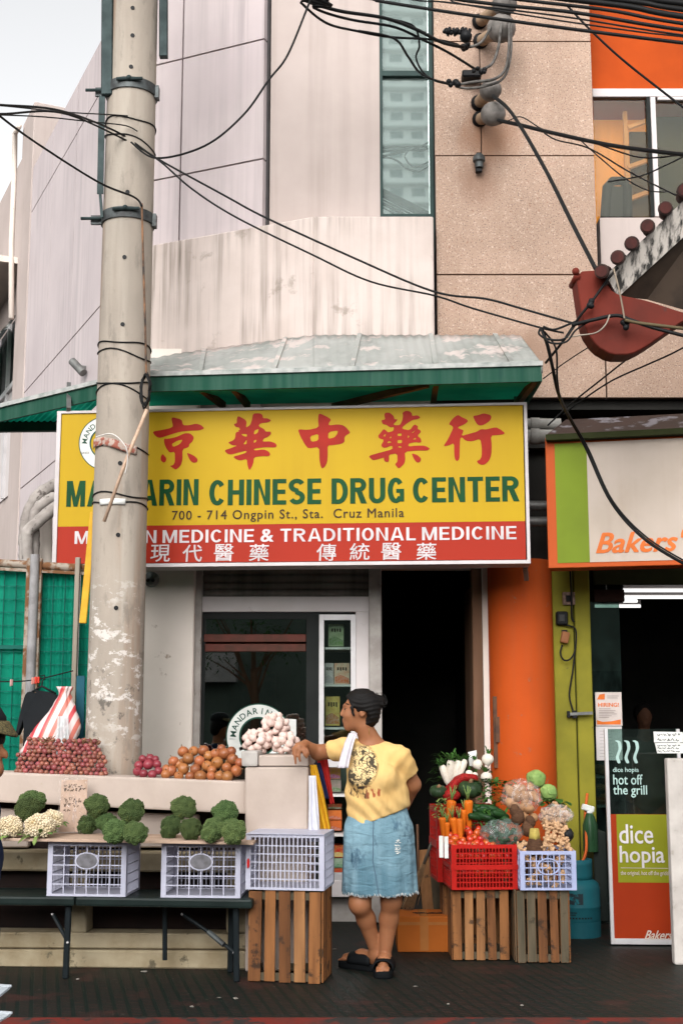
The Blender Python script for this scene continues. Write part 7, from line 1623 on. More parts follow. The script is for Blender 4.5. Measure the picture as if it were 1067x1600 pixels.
for k in range(30): px_, py_ = C6(rnd.uniform(770, 920), rnd.uniform(440, 490)); a = rnd.uniform(0, 6.28); leaf(mb, at(px_, py_, yb_-.04), (math.cos(a), math.sin(a)*.5-.2, rnd.uniform(-.4, .4)), rnd.uniform(.04, .07), .02, .4)
tag(mb.build('leafy_greens', M['leafg'], smooth=True), 'dark green leaves under the lower cabbage', 'greens')
mb = MB()
for k in range(80): px_, py_ = C6(rnd.uniform(310, 560), rnd.uniform(420, 620)); a = rnd.uniform(0, 6.28); leaf(mb, at(px_, py_, yt+.24-.08*((py_-1242)/50)), (math.cos(a), math.sin(a)*.6-.2, rnd.uniform(-.3, .6)), rnd.uniform(.035, .07), .015, .5)
tag(mb.build('leafy_greens', M['leafg'], smooth=True), 'dark leafy greens packed round the cucumbers behind the tomatoes', 'greens')
mb = MB()
for k in range(50): px_, py_ = C6(rnd.uniform(75, 160), rnd.uniform(440, 560)); a = rnd.uniform(0, 6.28); leaf(mb, at(px_, py_, yt+.22), (math.cos(a), math.sin(a)*.6-.2, rnd.uniform(-.3, .8)), rnd.uniform(.03, .06), .011, .4)
tag(mb.build('leafy_greens', M['leafp'], smooth=True), 'pale green leaves at the far left corner of the red crate', 'greens')
mb = MB(); mb.ball(at(*C6(930, 675), a3.y+.12), (.035, .04, .04), 3, disp=lambda q: .2*noise.noise(q*2)); tag(mb.build('black_bag', M['black'], smooth=True), 'small black plastic bag at the right of the ginger', 'bag')

# ================================================================ cloths hanging by the pillar
Yh = 7.42
def drape(label, name, P0, w0, w1, h, m, n=3, amp=.014, lean=0, seed=0): 
    mb = MB(); hang(mb, P0, w0, w1, h, amp, n, .02, seed, lean=lean); return tag(mb.build(name, m, smooth=True, solid=.004), label, 'cloth', 'cloths hanging beside the pillar')
drape('white cloth hanging lowest against the right side of the pillar', 'white_cloth', at(488, 1212, 7.36), .04, .062, .36, mat('white cloth', (.60, .60, .66), (.52, .52, .58), .9, 8), 2, .012, .012, 1)
drape('bright yellow cloth hanging slantwise between pillar and woman', 'yellow_cloth', at(489, 1195, 7.44), .035, .085, .37, mat('yellow cloth', (.62, .34, .02), (.52, .27, .015), .85, 6), 3, .014, .065, 2)
drape('narrow navy blue cloth behind the yellow one', 'blue_cloth', at(496, 1192, 7.50), .03, .035, .20, mat('navy cloth', (.02, .025, .08), rough=.9), 2, .01, .055, 3)
drape('red cloth hanging under the outstretched arm', 'red_cloth', at(503, 1184, 7.54), .06, .03, .26, mat('red cloth', (.50, .03, .025), (.38, .02, .02), .85, 7), 2, .014, .06, 4)
# ================================================================ people
def skin(name, c, c2):
    return mat(name, c, c2, .5, 9, lo=.35, hi=.7, sss=.12, bump=.08, bs=120, spec=.2)
M['skin'] = skin('brown skin', (.31, .130, .062), (.24, .095, .043)); M['hair'] = mat('black hair', (.0045, .004, .004), (.010, .008, .007), .6, 40, (9, 9, .8), bump=.5, bs=60, bd=.004, spec=.15)
M['denim'] = mat('washed denim', (.080, .160, .205), (.20, .325, .385), .85, 3.4, (1, 1, .8), lo=.40, hi=.62, spots=((.045, .095, .14), 6, .56, (1, 1, .5)), streak=((.28, .40, .46), .6, 20, .48), bump=.3, bs=320, bd=.002)
for sc, s_, dd in (((.35, .35, 1), 30, .018), ((1, 1, .25), 16, .02)):
    m_ = MT.__new__(MT); m_.m = M['denim']; m_.t = m_.m.node_tree; m_.N = m_.t.nodes; m_.b = m_.N['Principled BSDF']; m_.co = None; m_.bump(m_.noise(s_, sc, 3, .5, .6), dd, .6)
M['rubber'] = mat('black rubber', (.005, .006, .007), rough=.7)
YWm = 7.32
def A_(px, py, Y): return np.array(at(px, py, Y))
g_w = ground(590, 1522)
WM = thing('woman', 'woman in a yellow print T-shirt and denim skirt leaning one arm on the garlic pillar', 'person', (g_w.x, g_w.y, 0))
yl = YWm
shR, elR, wrR = A_(541, 1170, yl+.03), A_(497, 1176, yl+.13), A_(477, 1163, yl+.03)
shL, elL, wrL = A_(624, 1185, yl-.01), A_(645, 1226, yl+.08), A_(628, 1268, yl+.20)
neck0, neck1 = A_(583, 1166, yl+.04), A_(568, 1136, yl+.01)
hd = A_(563, 1109, yl)
chest, belly, hip = A_(586, 1196, yl+.03), A_(590, 1250, yl+.03), A_(592, 1298, yl+.05)
kR, aR_, kL, aL = A_(562, 1412, yl-.01), A_(587, 1488, yl+.11), A_(611, 1408, yl+.02), A_(601, 1496, yl+.07)
hpR, hpL = A_(572, 1320, yl+.05), A_(612, 1320, yl+.05)
S_ = Sdf((-.55, 6.9, -.02), (.62, 7.75, 1.72), .0062)
# trunk
S_.ell(chest, (.140, .102, .13)).ell(A_(588, 1222, yl+.02), (.142, .118, .12), k=.05).ell(belly, (.155, .130, .14), k=.06).ell(hip, (.175, .135, .13), k=.06)
S_.cap(A_(552, 1176, yl+.03), A_(614, 1182, yl), .052, .052, .05)
# neck and head, in profile to the left and slightly away
S_.cap(neck0, neck1, .062, .050, .04)
rotH = Matrix.Rotation(R(-6), 3, 'Y')
def Hd(dx, dz, dy=0): return hd+np.array((dx, dy, dz))*1.0
S_.ell(Hd(.008, .022), (.088, .070, .083), k=.02)                                   # cranium
S_.ell(Hd(-.045, -.030), (.050, .055, .078), k=.03)                                # face mass
S_.cap(Hd(-.063, -.086), Hd(.015, -.062), .026, .034, .03)                           # jaw
S_.cap(Hd(-.070, -.098), Hd(-.068, -.090), .017, .02, .02)                           # chin
S_.ell(Hd(-.070, -.030, -.028), (.026, .024, .026), k=.02)                           # cheek
S_.cap(Hd(-.090, .012), Hd(-.104, -.024), .008, .0125, .010)                          # nose bridge to tip
S_.ell(Hd(-.098, -.029, -.009), (.010, .009, .007), k=.008); S_.ell(Hd(-.098, -.029, .009), (.010, .009, .007), k=.008)
S_.cap(Hd(-.083, .026, -.035), Hd(-.090, .022, .02), .010, .010, .012)                # brow
S_.ell(Hd(-.094, -.055), (.010, .019, .0065), k=.006).ell(Hd(-.092, -.067), (.010, .018, .0070), k=.006)   # lips
S_.ell(Hd(-.083, .004, -.030), (.009, .013, .007), k=.006)                            # eyelid
S_.ell(Hd(.012, -.012, -.066), (.018, .010, .032), Matrix.Rotation(R(14), 3, 'Y'), .006); S_.ell(Hd(.014, -.010, -.076), (.009, .006, .018), None, 0, True)    # ear
# arms
S_.path([shR, elR], [.050, .043], .03).path([elR, wrR], [.041, .025], .02)
S_.path([shL, elL], [.054, .044], .03).path([elL, wrL], [.043, .028], .02)
# legs
S_.path([hpR, kR], [.088, .060], .04).cap(kR, kR+np.array((0, -.004, .0)), .058, .056, .02).path([hpL, kL], [.088, .060], .04)
cR = kR*.68+aR_*.32+np.array((.006, .022, 0)); cL = kL*.68+aL*.32+np.array((0, .022, 0))
S_.path([kR, cR, aR_], [.050, .051, .031], .02).path([kL, cL, aL], [.050, .052, .031], .02)
ftR = ground(541, 1511); ftL = ground(598, 1528)
heelR, toeR = np.array((aR_[0]+.012, aR_[1]+.02, .055)), np.array((ftR.x, ftR.y, .050))
heelL, toeL = np.array((aL[0]+.002, aL[1]+.02, .055)), np.array((ftL.x, ftL.y, .050))
for a, h, tt in ((aR_, heelR, toeR), (aL, heelL, toeL)):
    S_.path([a, h], [.031, .030], .02).path([h, (h+tt)/2+np.array((0, 0, .018)), tt], [.030, .034, .026], .02).path([a-np.array((0, 0, .02)), (h+tt)/2+np.array((0, 0, .02))], [.030, .026], .03)
    d = (tt-h); d[2] = 0; d /= np.linalg.norm(d); s_ = np.array((-d[1], d[0], 0))
    for k in range(5):
        o = (k-2)*.0145; L = (.030, .030, .027, .023, .018)[k if h is heelL else 4-k]; S_.cap(tt+s_*o-d*.01, tt+s_*o+d*L-np.array((0, 0, .010)), .0095, .0085, .004)
# hand hanging over the edge of the pillar
kn = A_(468, 1167, yl-.03); pa = (wrR+kn)/2
S_.cap(wrR, kn, .024, .022, .012); S_.ell((wrR+kn)/2+np.array((0, 0, .0)), (.030, .038, .022), k=.012)
fing = ((463, 1169, 461, 1180, 462, 1193, -.045), (468, 1172, 467, 1181, 469, 1189, -.055), (474, 1173, 476, 1179, 479, 1184, -.055), (479, 1171, 481, 1176, 482, 1180, -.048))
for (x0, y0, x1, y1, x2, y2, dy) in fing:
    S_.path([kn*.5+A_(x0, y0, yl-.03)*.5, A_(x0, y0, yl-.045), A_(x1, y1, yl-.05), A_(x2, y2, yl-.046)], [.011, .0098, .0088, .0072], .006)
S_.path([wrR, A_(464, 1164, yl-.02), A_(459, 1170, yl-.035), A_(458, 1178, yl-.04)], [.014, .0115, .0098, .0078], .008)   # thumb
S_.path([wrL, A_(621, 1272, yl+.22), A_(612, 1272, yl+.22)], [.027, .026, .012], .015)
body = S_.obj('body', M['skin'], WM)
# shirt
S_ = Sdf((-.40, 6.9, .80), (.62, 7.75, 1.42), .0062)
g_ = .016
S_.ell(chest, (.138+g_, .102+g_, .12+g_)).ell(A_(586, 1222, yl+.02), (.140+g_, .120+g_, .12+g_), k=.05).ell(belly, (.165+g_, .136+g_, .14+g_), k=.06).ell(hip, (.176+g_, .140+g_, .13), k=.06)
S_.ell(A_(563, 1214, yl-.085), (.065, .06, .065), k=.05).ell(A_(600, 1214, yl-.095), (.068, .06, .068), k=.05)       # bust
S_.cap(A_(554, 1172, yl+.03), A_(612, 1181, yl), .058, .058, .05)
def sleeve(S_, pts, rs, end, nrm):
    T_ = Sdf(S_.lo, S_.lo+(S_.n-1)*S_.h, S_.h); T_.path(pts, rs, .02); T_.cut(end, nrm)
    k = .028; hh = np.clip(.5+.5*(T_.F-S_.F)/k, 0, 1); S_.F = (T_.F+(S_.F-T_.F)*hh-k*hh*(1-hh)).astype(np.float32)
eR = shR*.48+elR*.52; eL = shL*.40+elL*.60
sleeve(S_, [A_(560, 1176, yl+.03), shR, shR*.2+elR*.8], [.064, .062, .063], eR, elR-shR)
sleeve(S_, [A_(612, 1184, yl), shL, shL*.2+elL*.8], [.064, .067, .070], eL, (elL-shL)+np.array((.0, -.02, 0)))
# folds
p_n = np.array(at(590, 1205, yl))
def folds(X, Y, Z):
    u = X-p_n[0]; v = Z-p_n[2]
    return .0045*np.sin(70*(v+.45*u)+6*np.sin(9*u))*np.clip((-.06-v)*7, 0, 1)+.0035*np.sin(95*(u*.7-v)+4*np.sin(14*v))*np.clip((u-.02)*8, 0, 1)*np.clip((v+.1)*8, 0, 1)+.003*np.sin(60*(u+.8*v)+2)*np.clip((-u-.03)*8, 0, 1)
S_.warp(folds)
hem = A_(540, 1299, yl-.1); hem2 = A_(641, 1262, yl-.1); dv = hem2-hem; nrm = np.array((dv[2], 0, -dv[0])); 
S_.cut(hem, nrm if nrm[2] < 0 else -nrm)
S_.cut(A_(558, 1163, yl), np.array((-.42, -.30, 1))) if 0 else S_.ell(neck0+np.array((-.006, -.02, .050)), (.082, .095, .055), Matrix.Rotation(R(-14), 3, 'Y'), .0, True)
PS_ = Plane(at(585, 1215, yl-.13), 0)
def shirt_mat():
    m = MT('yellow printed shirt'); m.p(Roughness=.9); m.b.inputs['Specular IOR Level'].default_value = .08
    c = m.mix(m.ramp(m.noise(5), .35, .65), (.68, .46, .19), (.62, .39, .145))
    sp = m.n('ShaderNodeSeparateXYZ'); m.l(m.coord(), sp.inputs[0]); b = BASE[WM.name]
    def loc(px, py): q = at(px, py, yl-.12); return q.x-b.x, q.z-b.z
    def ellm(px, py, rx, ry, s=.15):
        cx, cz = loc(px, py); k = 7.1/2000
        dx = m.mul(m.mul(sp.outputs[0], cx, 'SUBTRACT'), 1/(rx*k)); dz = m.mul(m.mul(sp.outputs[2], cz, 'SUBTRACT'), 1/(ry*k))
        return m.ramp(m.mul(m.mul(dx, dx), m.mul(dz, dz), 'ADD'), 1+s, 1-s)
    front = m.ramp(sp.outputs[1], at(0, 0, yl-.02).y-b.y, at(0, 0, yl-.05).y-b.y)
    def contour(sc, seed, w):
        n_ = m.noise(sc, (1, .15, 1+seed), 2, .5, 1.2); q = m.n('ShaderNodeMath', operation='ABSOLUTE'); m.l(m.mul(n_, .5, 'SUBTRACT'), q.inputs[0]); return m.ramp(q.outputs[0], w, w*.4)
    lines = m.mul(contour(15, .1, .034), contour(27, -.1, .030), 'MAXIMUM'); blot = m.ramp(m.noise(20, (1, .15, 1), 4), .55, .58)
    ink = m.mul(m.mul(lines, blot, 'MAXIMUM'), ellm(562, 1196, 28, 34))
    edge = m.mul(m.mul(ellm(562, 1193, 29, 38, .1), ellm(565, 1197, 24, 31, .1), 'SUBTRACT'), m.ramp(m.noise(14), .47, .52))
    low = m.mul(m.ramp(m.noise(60, (1, 1, .25), 3), .5, .56), ellm(571, 1238, 26, 10))
    ink = m.mul(m.mul(m.mul(ink, edge, 'MAXIMUM'), front), .93)
    c = m.mix(m.mul(m.mul(ellm(562, 1196, 26, 30), front), .5), c, (.72, .58, .34))
    c = m.mix(ink, c, (.016, .018, .018)); c = m.mix(m.mul(m.mul(low, front), .9), c, m.mix(m.ramp(sp.outputs[0], loc(572, 1238)[0]-.01, loc(578, 1238)[0]), (.03, .02, .02), (.33, .06, .03)))
    m.col(c); m.bump(m.noise(300), .0015, .3)
    for rot, sc, dd in ((R(38), (1, .4, .30), .030), (R(-25), (1, .4, .35), .022)):
        x = m.n('ShaderNodeTexNoise'); x.inputs['Scale'].default_value = 13; x.inputs['Detail'].default_value = 3; x.inputs['Distortion'].default_value = .4; m.l(m.coord(sc, (0, rot, 0)), x.inputs['Vector']); m.bump(x.outputs['Fac'], dd, .55)
    return m.m
S_.obj('shirt', shirt_mat(), WM)
# skirt: a hollow flared cone with a frayed hem
wc = A_(591, 1260, yl+.04); hc = A_(592, 1395, yl+.04)
def skirt(u, v, o=0.0):
    a = 2*math.pi*u; c = wc+(hc-wc)*v
    rx = .158+.030*smoothstep(0, .28, v)+.020*v; ry = .128+.016*smoothstep(0, .3, v)+.010*v
    w = .006*v*math.sin(5*a+1)+.004*v*math.sin(11*a+2*v)+.004*math.sin(38*v+3*math.sin(3*a))*(1-v)*(.4 if v < .6 else .1)
    rag = (.003*math.sin(41*a)+.005*math.sin(9*a+1)) if v > .985 else 0
    return Vector((c[0]+(rx+w+o)*math.cos(a), c[1]+(ry+w+o)*math.sin(a), c[2]-rag))
mb = MB(); mb.grid(lambda u, v: skirt(u, v), 96, 44); sk = mb.build('skirt', M['denim'], WM, smooth=True, solid=.004); BASE[sk.name] = BASE[WM.name]
mb = MB(); r = random.Random(4)
for k in range(420):
    u = r.random(); p = skirt(u, 1.0, .001); mb.tube([p+Vector((0, 0, .010)), p+Vector((r.uniform(-.004, .004), r.uniform(-.004, .004), -r.uniform(.0, .005)))], .0014, 3, False)
mb.build('frayed_hem', mat('white threads', (.55, .54, .52), rough=.9), sk)
mb = MB()
for (x, y0_, y1_) in ((583, 1275, 1395),):
    pts = [Vector((at(x-2*t if t < .55 else x-2+22*(t-.55), 1280+108*t, yl).x, 0, 0)) for t in [k/14 for k in range(15)]]
    out = []
    for k, q in enumerate(pts):
        v = .06+.93*k/14; best = min((skirt(-.25+du, v, .0035) for du in [i/400-.12 for i in range(97)]), key=lambda s: abs(s.x-q.x)); out.append(best)
    mb.tube(out, .0022, 5)
mb.build('seam', mat('dark seam', (.07, .11, .16), rough=.9), sk)
mb = MB(); r = random.Random(6)
for k in range(26):
    x = 620+r.uniform(-3.2, 3.2); v = .36+.17*r.random(); q = at(x, 1300, yl).x; b_ = min((skirt(-.25+i/400, v, .0042) for i in range(-20, 90)), key=lambda s: abs(s.x-q)); mb.tube([b_+Vector((-.006, 0, r.uniform(-.003, .003))), b_+Vector((.006, 0, r.uniform(-.003, .003)))], .0016, 3, False)
mb.build('ripped_patch', M['sticker'], sk)
# hair
S_ = Sdf(tuple(hd-np.array((.2, .2, .2))), tuple(hd+np.array((.25, .2, .2))), .0045)
S_.ell(Hd(.008, .032), (.102, .084, .090), k=.02).ell(Hd(.050, -.005), (.064, .076, .078), k=.03).ell(Hd(.052, -.045), (.046, .060, .050), k=.03)
S_.ell(Hd(-.075, -.055, -.02), (.075, .12, .085), Matrix.Rotation(R(0), 3, 'Y'), .012, True)        # face cut out
S_.ell(Hd(-.105, .0, 0), (.060, .12, .075), None, .01, True)
S_.ell(Hd(.010, -.058, -.07), (.040, .035, .052), None, .01, True)                                  # round the ear
S_.cap(Hd(-.050, .012, -.070), Hd(-.038, -.035, -.070), .010, .006, .01)                              # side lock
S_.ell(Hd(.092, .042), (.036, .038, .036), k=.012).ell(Hd(.112, .050, .01), (.026, .025, .030), k=.010).ell(Hd(.096, .070), (.020, .020, .016), k=.01).ell(Hd(.118, .030, -.012), (.016, .018, .018), k=.008)
S_.warp(lambda X, Y, Z: .0016*np.sin(260*(Z+.35*X)+8*np.sin(20*X)))
S_.obj('hair', M['hair'], WM)
mb = MB(); r = random.Random(5)
for k in range(60):
    a = r.uniform(0, 6.28); p = Vector(Hd(.105, .048))+Vector((.03*math.cos(a), r.uniform(-.02, .02), .032*math.sin(a))); mb.tube([p, p+Vector((.012*math.cos(a), 0, .012*math.sin(a))), p+Vector((.02*math.cos(a+.5), r.uniform(-.01, .01), .02*math.sin(a+.5)))], .0012, 3, False)
mb.build('loose_strands', M['hair'], WM)
mb = MB(); mb.ball(Vector(Hd(-.0855, .002, -.036)), (.0045, .007, .0038), 2); mb.tube([Hd(-.074, .008, -.043), Hd(-.084, .0075, -.041), Hd(-.091, .004, -.034)], .0017, 4); mb.tube([Hd(-.066, .030, -.047), Hd(-.080, .034, -.044), Hd(-.091, .027, -.030)], .0026, 5); mb.build('eye_and_brow', M['hair'], WM, smooth=True)
mb = MB(); mb.tube([Hd(-.088, -.0605, -.017), Hd(-.099, -.0607, -.006), Hd(-.100, -.0607, .006)], .0017, 5); mb.build('mouth_line', mat('lip', (.16, .05, .04), rough=.5), WM)
mb = MB(); mb.tube([neck1+np.array((.03+.0*t, -.055+.02*abs(t), -.02-.035*t)) for t in (-.4, 0, .4, .8)], .0016, 5); mb.build('necklace', mat('gold chain', (.5, .33, .12), rough=.3, metal=.9), WM)
# small towel on her shoulder
mb = MB(); P0 = [A_(552, 1146, yl-.03), A_(546, 1160, yl-.075), A_(541, 1178, yl-.10), A_(536, 1200, yl-.115)]
def tow(u, v):
    k = v*3; i = min(int(k), 2); f = k-i; c = P0[i]*(1-f)+P0[i+1]*f; w = .045+.012*v
    return Vector((c[0]+(u-.5)*w, c[1]-.012*math.cos((u-.5)*3)-.004*math.sin(u*14), c[2]))
mb.grid(tow, 18, 18); mb.build('towel', mat('lilac white towel', (.56, .52, .56), (.48, .44, .48), .95, 20, bump=.4, bs=200), WM, smooth=True, solid=.006)
# slippers
for h, tt in ((heelR, toeR), (heelL, toeL)):
    d = (tt-h); d[2] = 0; L = np.linalg.norm(d); d /= L; s_ = np.array((-d[1], d[0], 0)); mb = MB()
    o = [Vector(h-d*.045+(d*(L+.085))*t+s_*w*.052*(1 if sg > 0 else -1)) for sg in (1, -1) for t, w in (((0, .55), (.06, .85), (.3, .95), (.6, 1.0), (.85, 1.0), (.96, .75), (1, .35)) if sg > 0 else ((1, .35), (.96, .75), (.85, 1.0), (.6, 1.0), (.3, .95), (.06, .85), (0, .55)))]
    n = len(o); vs = [Vector((p.x, p.y, .002)) for p in o]+[Vector((p.x, p.y, .040)) for p in o]; mb.add(vs, [tuple(range(n-1, -1, -1)), tuple(range(n, 2*n))]+[(k, (k+1) % n, n+(k+1) % n, n+k) for k in range(n)])
    sp_ = mb.build('slipper', M['rubber'], WM, bevel=.006, seg=2, smooth=50); BASE[sp_.name] = BASE[WM.name]
    mb = MB(); c0 = h+d*L*.42; 
    mb.grid(lambda u, v: Vector(c0+d*(.15*(v-.45))+s_*.055*math.cos(math.pi*u)+np.array((0, 0, -.020+.066*math.sin(math.pi*u)**.7*(1-.18*v)))), 18, 6); mb.build('strap', M['rubber'], sp_, smooth=True, solid=.008)

# rider at the left edge
RD = thing('person', 'dark-haired person in a cap and navy top cut off by the left edge', 'person', at(-40, 1500, 4.6))
BASE[RD.name] = RD.location.copy(); M['navy'] = mat('navy cloth', (.012, .02, .05), (.008, .014, .035), .9, 5, bump=.2)
Yr = 4.6; hr_ = A_(-31, 1165, Yr)
S_ = Sdf(tuple(hr_-np.array((.42, .45, 1.40))), tuple(hr_+np.array((.42, .40, .22))), .012)
def Q(dx, dy, dz): return hr_+np.array((dx, dy, dz))
S_.ell(Q(0, 0, 0), (.080, .075, .10), k=.02).cap(Q(.02, 0, -.07), Q(.055, -.0, -.085), .045, .035, .03).cap(Q(.085, 0, -.02), Q(.095, 0, -.035), .012, .014, .012).ell(Q(-.02, -.078, -.01), (.018, .012, .03), k=.01)
S_.cap(Q(-.02, 0, -.08), Q(-.03, 0, -.20), .055, .06, .03).cap(Q(-.04, -.17, -.25), Q(-.04, .17, -.25), .06, .06, .04).ell(Q(-.05, 0, -.40), (.12, .17, .2), k=.05).ell(Q(-.06, 0, -.66), (.13, .17, .16), k=.05)
for s in (-1, 1):
    S_.path([Q(-.04, s*.20, -.26), Q(-.08, s*.24, -.52), Q(-.07, s*.22, -.76)], [.055, .045, .032], .02).ell(Q(-.065, s*.22, -.83), (.03, .022, .05), k=.015)
    for k in range(5): S_.cap(Q(-.065+(k-2)*.014, s*.22, -.87), Q(-.06+(k-2)*.015, s*.22, -.93), .010, .008, .005)
    S_.path([Q(-.05, s*.09, -.72), Q(-.04, s*.10, -1.05), Q(-.07, s*.10, -1.32)], [.085, .06, .045], .03)
S_.obj('body', M['skin'], RD)
S_ = Sdf(tuple(hr_-np.array((.42, .45, .95))), tuple(hr_+np.array((.3, .40, -.05))), .012)
S_.cap(Q(-.04, -.17, -.25), Q(-.04, .17, -.25), .075, .075, .04).ell(Q(-.05, 0, -.40), (.14, .19, .2), k=.05).ell(Q(-.06, 0, -.66), (.15, .19, .17), k=.05)
for s in (-1, 1): S_.path([Q(-.04, s*.20, -.26), Q(-.06, s*.24, -.50)], [.072, .066], .02)
S_.warp(lambda X, Y, Z: .004*np.sin(50*Z+9*np.sin(8*Y))); S_.cut(Q(0, 0, -.16), (0, 0, 1)); S_.obj('shirt', M['navy'], RD)
S_ = Sdf(tuple(hr_-np.array((.3, .3, 1.36))), tuple(hr_+np.array((.3, .3, -.6))), .012)
S_.cap(Q(-.05, -.08, -.74), Q(-.05, .08, -.74), .12, .12, .04)
for s in (-1, 1): S_.path([Q(-.05, s*.09, -.74), Q(-.04, s*.10, -1.05), Q(-.07, s*.10, -1.30)], [.105, .08, .07], .03)
S_.obj('trousers', M['dark_cloth'], RD)
for s in (-1, 1): mb = MB(); mb.ball(Q(-.03, s*.10, -1.36), (.13, .05, .045), 3); mb.build('shoe', M['rubber'], RD, smooth=True)
S_ = Sdf(tuple(hr_-np.array((.2, .2, .2))), tuple(hr_+np.array((.25, .2, .2))), .008)
S_.ell(Q(-.01, 0, .03), (.098, .092, .098), k=.02).ell(Q(-.04, 0, -.02), (.075, .088, .09), k=.02).ell(Q(.06, -.0, -.075), (.075, .12, .075), None, .02, True); S_.obj('hair', M['hair'], RD)
mb = MB()
def brim(u, v):
    a = R(-75+150*u); r0_ = .095+.036*v*math.cos(a*.9); return Vector(Q(r0_*math.cos(a), r0_*math.sin(a)*.95, .085-.055*v*math.cos(a)))
mb.grid(brim, 20, 5); mb.build('cap_brim', mat('olive straw brim', (.14, .11, .05), (.03, .03, .02), .8, 40, (1, 4, 6)), RD, smooth=True, solid=.006)
mb = MB(); mb.lathe([(.100, .06), (.098, .10), (.075, .135), (.03, .15), (.0, .152)], Vector(Q(-.01, 0, 0)), 28); mb.build('cap_crown', M['dark_cloth'], RD, smooth=True)
# hand cart in front of that person: two pale ends reach into the picture
CT_ = thing('hand_cart', 'grey-white trolley whose two pale ends poke in at the lower left corner', 'cart', (at(-60, 1590, 4.6).x, 4.6, -.15)); M['pale_plastic'] = mat('pale grey plastic', (.40, .43, .46), (.30, .34, .37), .35, 6)
for (x, y0_, y1_, yy) in ((20, 1538, 1562, 4.5), (21, 1580, 1600, 4.35)):
    P = Plane(at(0, (y0_+y1_)/2, yy), 0); mb = MB(); mb.prism([P.uv(*q) for q in ((-160, y0_-4), (-10, y0_), (x, y0_+2), (x-6, y0_+9), (-4, y1_), (-160, y1_+8))], P, -.02, 0); mb.build('deck', M['pale_plastic'], CT_, bevel=.006)
mb = MB(); b_ = at(-60, 1560, 4.5)
for dx in (-.35, -.05):
    for dy in (.02, .13): mb.tube([(b_.x+dx, 4.4+dy, -.05), (b_.x+dx, 4.4+dy, b_.z)], .012, 8)
mb.build('frame', M['galv'], CT_, smooth=40)
for dx in (-.35, -.05):
    for dy in (-.03, .18): mb = MB(); mb.lathe([(.02, -.015), (.06, -.015), (.065, 0), (.06, .015), (.02, .015)], (b_.x+dx, 4.4+dy, -.085), 20, Matrix.Rotation(R(90), 3, 'X')); mb.build('wheel', M['rubber'], CT_, smooth=40)

# two dim people indoors
M['skin_dim'] = mat('skin darkened for dim room', (.13, .06, .035), rough=.6)  # base colour darkened to stand in for the dim indoor light
def bust(label, p, face, clothes, sc=1.0, yaw=0):
    t = thing('person', label, 'person', (p[0], p[1], 0)); p = np.array(p); H_ = p[2]
    S_ = Sdf(p-np.array((.35, .3, H_)), p+np.array((.35, .3, .2)), .018); q = lambda x, y, z: p+np.array((x, y, z))
    S_.ell(q(0, 0, 0), (.075, .085, .105), k=.02).cap(q(0, -.06, -.05), q(0, -.07, -.07), .03, .03, .03).cap(q(0, -.09, -.01), q(0, -.105, -.03), .01, .014, .01).cap(q(0, 0, -.08), q(0, .02, -.2), .05, .06, .03).cap(q(-.16, .03, -.27), q(.16, .03, -.27), .06, .06, .04).ell(q(0, .03, -.45), (.17, .11, .2), k=.05).ell(q(0, .03, -.72), (.17, .12, .16), k=.05)
    for s in (-1, 1):
        S_.path([q(s*.20, .03, -.28), q(s*.24, .03, -.55), q(s*.20, -.10, -.72)], [.055, .045, .03], .02).ell(q(s*.19, -.14, -.74), (.03, .05, .025), k=.01)
        for k in range(4): S_.cap(q(s*.19+(k-1.5)*.016, -.17, -.745), q(s*.19+(k-1.5)*.016, -.21, -.76), .011, .009, .004)
        S_.path([q(s*.09, .03, -.8), q(s*.09, .02, -1.05), q(s*.09, .03, -H_+.05)], [.085, .06, .045], .03)
        S_.cap(q(s*.09, .05, -H_+.03), q(s*.09, -.12, -H_+.03), .035, .03, .02)
    S_.obj('body', M['skin_dim'], t)
    S_ = Sdf(p-np.array((.35, .3, .95)), p+np.array((.35, .3, 0)), .018)
    S_.cap(q(-.16, .03, -.27), q(.16, .03, -.27), .075, .075, .04).ell(q(0, .03, -.45), (.185, .125, .2), k=.05).ell(q(0, .03, -.72), (.185, .135, .17), k=.05)
    for s in (-1, 1): S_.path([q(s*.20, .03, -.28), q(s*.23, .03, -.48)], [.07, .062], .02)
    S_.cut(q(0, 0, -.17), (0, 0, 1)); S_.obj('shirt', clothes, t)
    S_ = Sdf(p-np.array((.2, .2, .2)), p+np.array((.2, .2, .2)), .012); S_.ell(q(0, .02, .02), (.092, .095, .10), k=.02).ell(q(0, -.12, -.045), (.12, .10, .085), None, .02, True); S_.obj('hair', M['hair'], t); return t
p_ = at(383, 1142, 9.75); bust('dark-haired person behind the shop window, head inside the round logo', (p_.x, 9.75, p_.z), None, M['dark_cloth'])
p_ = at(1005, 1118, 11.8); bust('dim person standing inside the dark bakery', (p_.x, 11.8, p_.z), None, mat('dim olive shirt', (.05, .05, .035), rough=.9))
# the far side of the street, seen only in reflections
t = thing('reflected_tower', 'pale apartment tower seen reflected in the tall glass strip', 'building', (12, -165, -.15))
mb = MB(); mb.b2((5.9, -190, -.15), (26, -165, 135)); mb.build('wall', M['tower'], t)
M['tower_window'] = mat('far window glass', (.10, .14, .14), rough=.3)
for k in range(18, 42):
    mb = MB(); mb.b2((5.6, -165, 3.1*k-.1), (26.3, -163.9, 3.1*k+.75)); mb.build('balcony', M['tower'], t)
    if k > 40: continue
    for x in (7.3, 10.6, 14.2): mb = MB(); mb.b2((x, -164.99, 3.1*k+.8), (x+1.9, -164.8, 3.1*k+2.5)); mb.build('window', M['tower_window'], t)
t = thing('opposite_building', 'low pale building across the street, seen only reflected in the shop glass', 'building', (-6, -16, -.15))
mb = MB(); mb.b2((-34, -24, -.15), (14, -16, 5.2)); mb.build('wall', mat('dull green render', (.13, .16, .135), (.08, .10, .085), rough=.8, scale=.5), t)
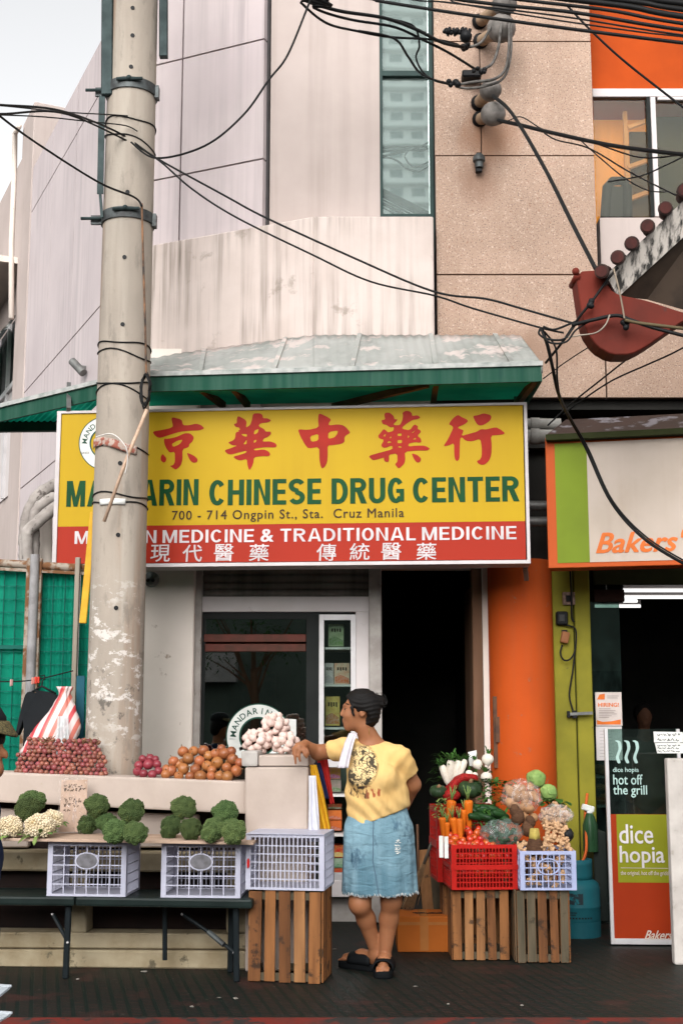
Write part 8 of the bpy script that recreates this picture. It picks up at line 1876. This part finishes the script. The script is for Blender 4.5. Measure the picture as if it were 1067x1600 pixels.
mb = MB(); mb.b2((-34.2, -24, 5.2), (14.2, -15.4, 5.4)); mb.build('roof', M['conc_strip'], t)
mb = MB(); [mb.b2((x, -16.05, 0), (x+2.2, -15.98, 2.6)) for x in (-14.5, -11.5, -8.5, 2, 6)]; mb.build('shutters', M['dark_room'], t)
mb = MB(); mb.b2((-4.2, -16.4, 2.3), (-2.75, -15.3, 3.05)); mb.build('white_awning', M['trim_white'], t)
t = thing('street_tree', 'leafy tree across the street, seen only reflected in the shop glass', 'tree', (-2.2, -14, -.15))
mb = MB(); tr_ = random.Random(11); tips = []
mb.tube([(-2.2, -14, -.15), (-2.15, -14, 1.6), (-2.2, -14, 2.6)], [.14, .11, .08], 8)
for k in range(14):
    q = Vector((-2.2+tr_.uniform(-1.3, 1.3), -14+tr_.uniform(-.8, .8), tr_.uniform(2.8, 4.6))); mb.tube([(-2.18, -14, 1.5+.08*k), ((-2.2+q.x)/2, -14, (2.2+q.z)/2), q], [.04, .025, .008], 5); tips.append(q)
mb.build('trunk', M['wood'], t)
mb = MB()
for k in range(900):
    q = tr_.choice(tips)+Vector((tr_.gauss(0, .3), tr_.gauss(0, .3), tr_.gauss(0, .25))); leaf(mb, q, (tr_.uniform(-1, 1), tr_.uniform(-1, 1), tr_.uniform(-.5, .5)), .12, .03, .3, 3)
mb.build('crown', M['leafg'], t)
for i, (x, y, r_) in enumerate(((226, 1519, .014), (122, 1531, .008), (368, 1561, .012), (523, 1484, .010), (700, 1570, .006), (815, 1572, .008), (300, 1574, .007))):
    p = ground(x, y); mb = MB(); mb.ball(p+Vector((0, 0, .004)), (r_*1.5, r_, .004), 2, Matrix.Rotation(i, 3, 'Z'), disp=lambda q: .35*noise.noise(q*1.7+Vector((i, 0, 0)))); tag(mb.build('litter_scrap', mat('pale scrap', (.24, .22, .19), rough=.9)), 'tiny pale litter scrap lying on the dark ribbed paving', 'litter', 'litter scraps on the paving')
for o in list(bpy.data.objects):                       # prototypes must all be placed
    if o.get('label') == '': bpy.data.objects.remove(o)
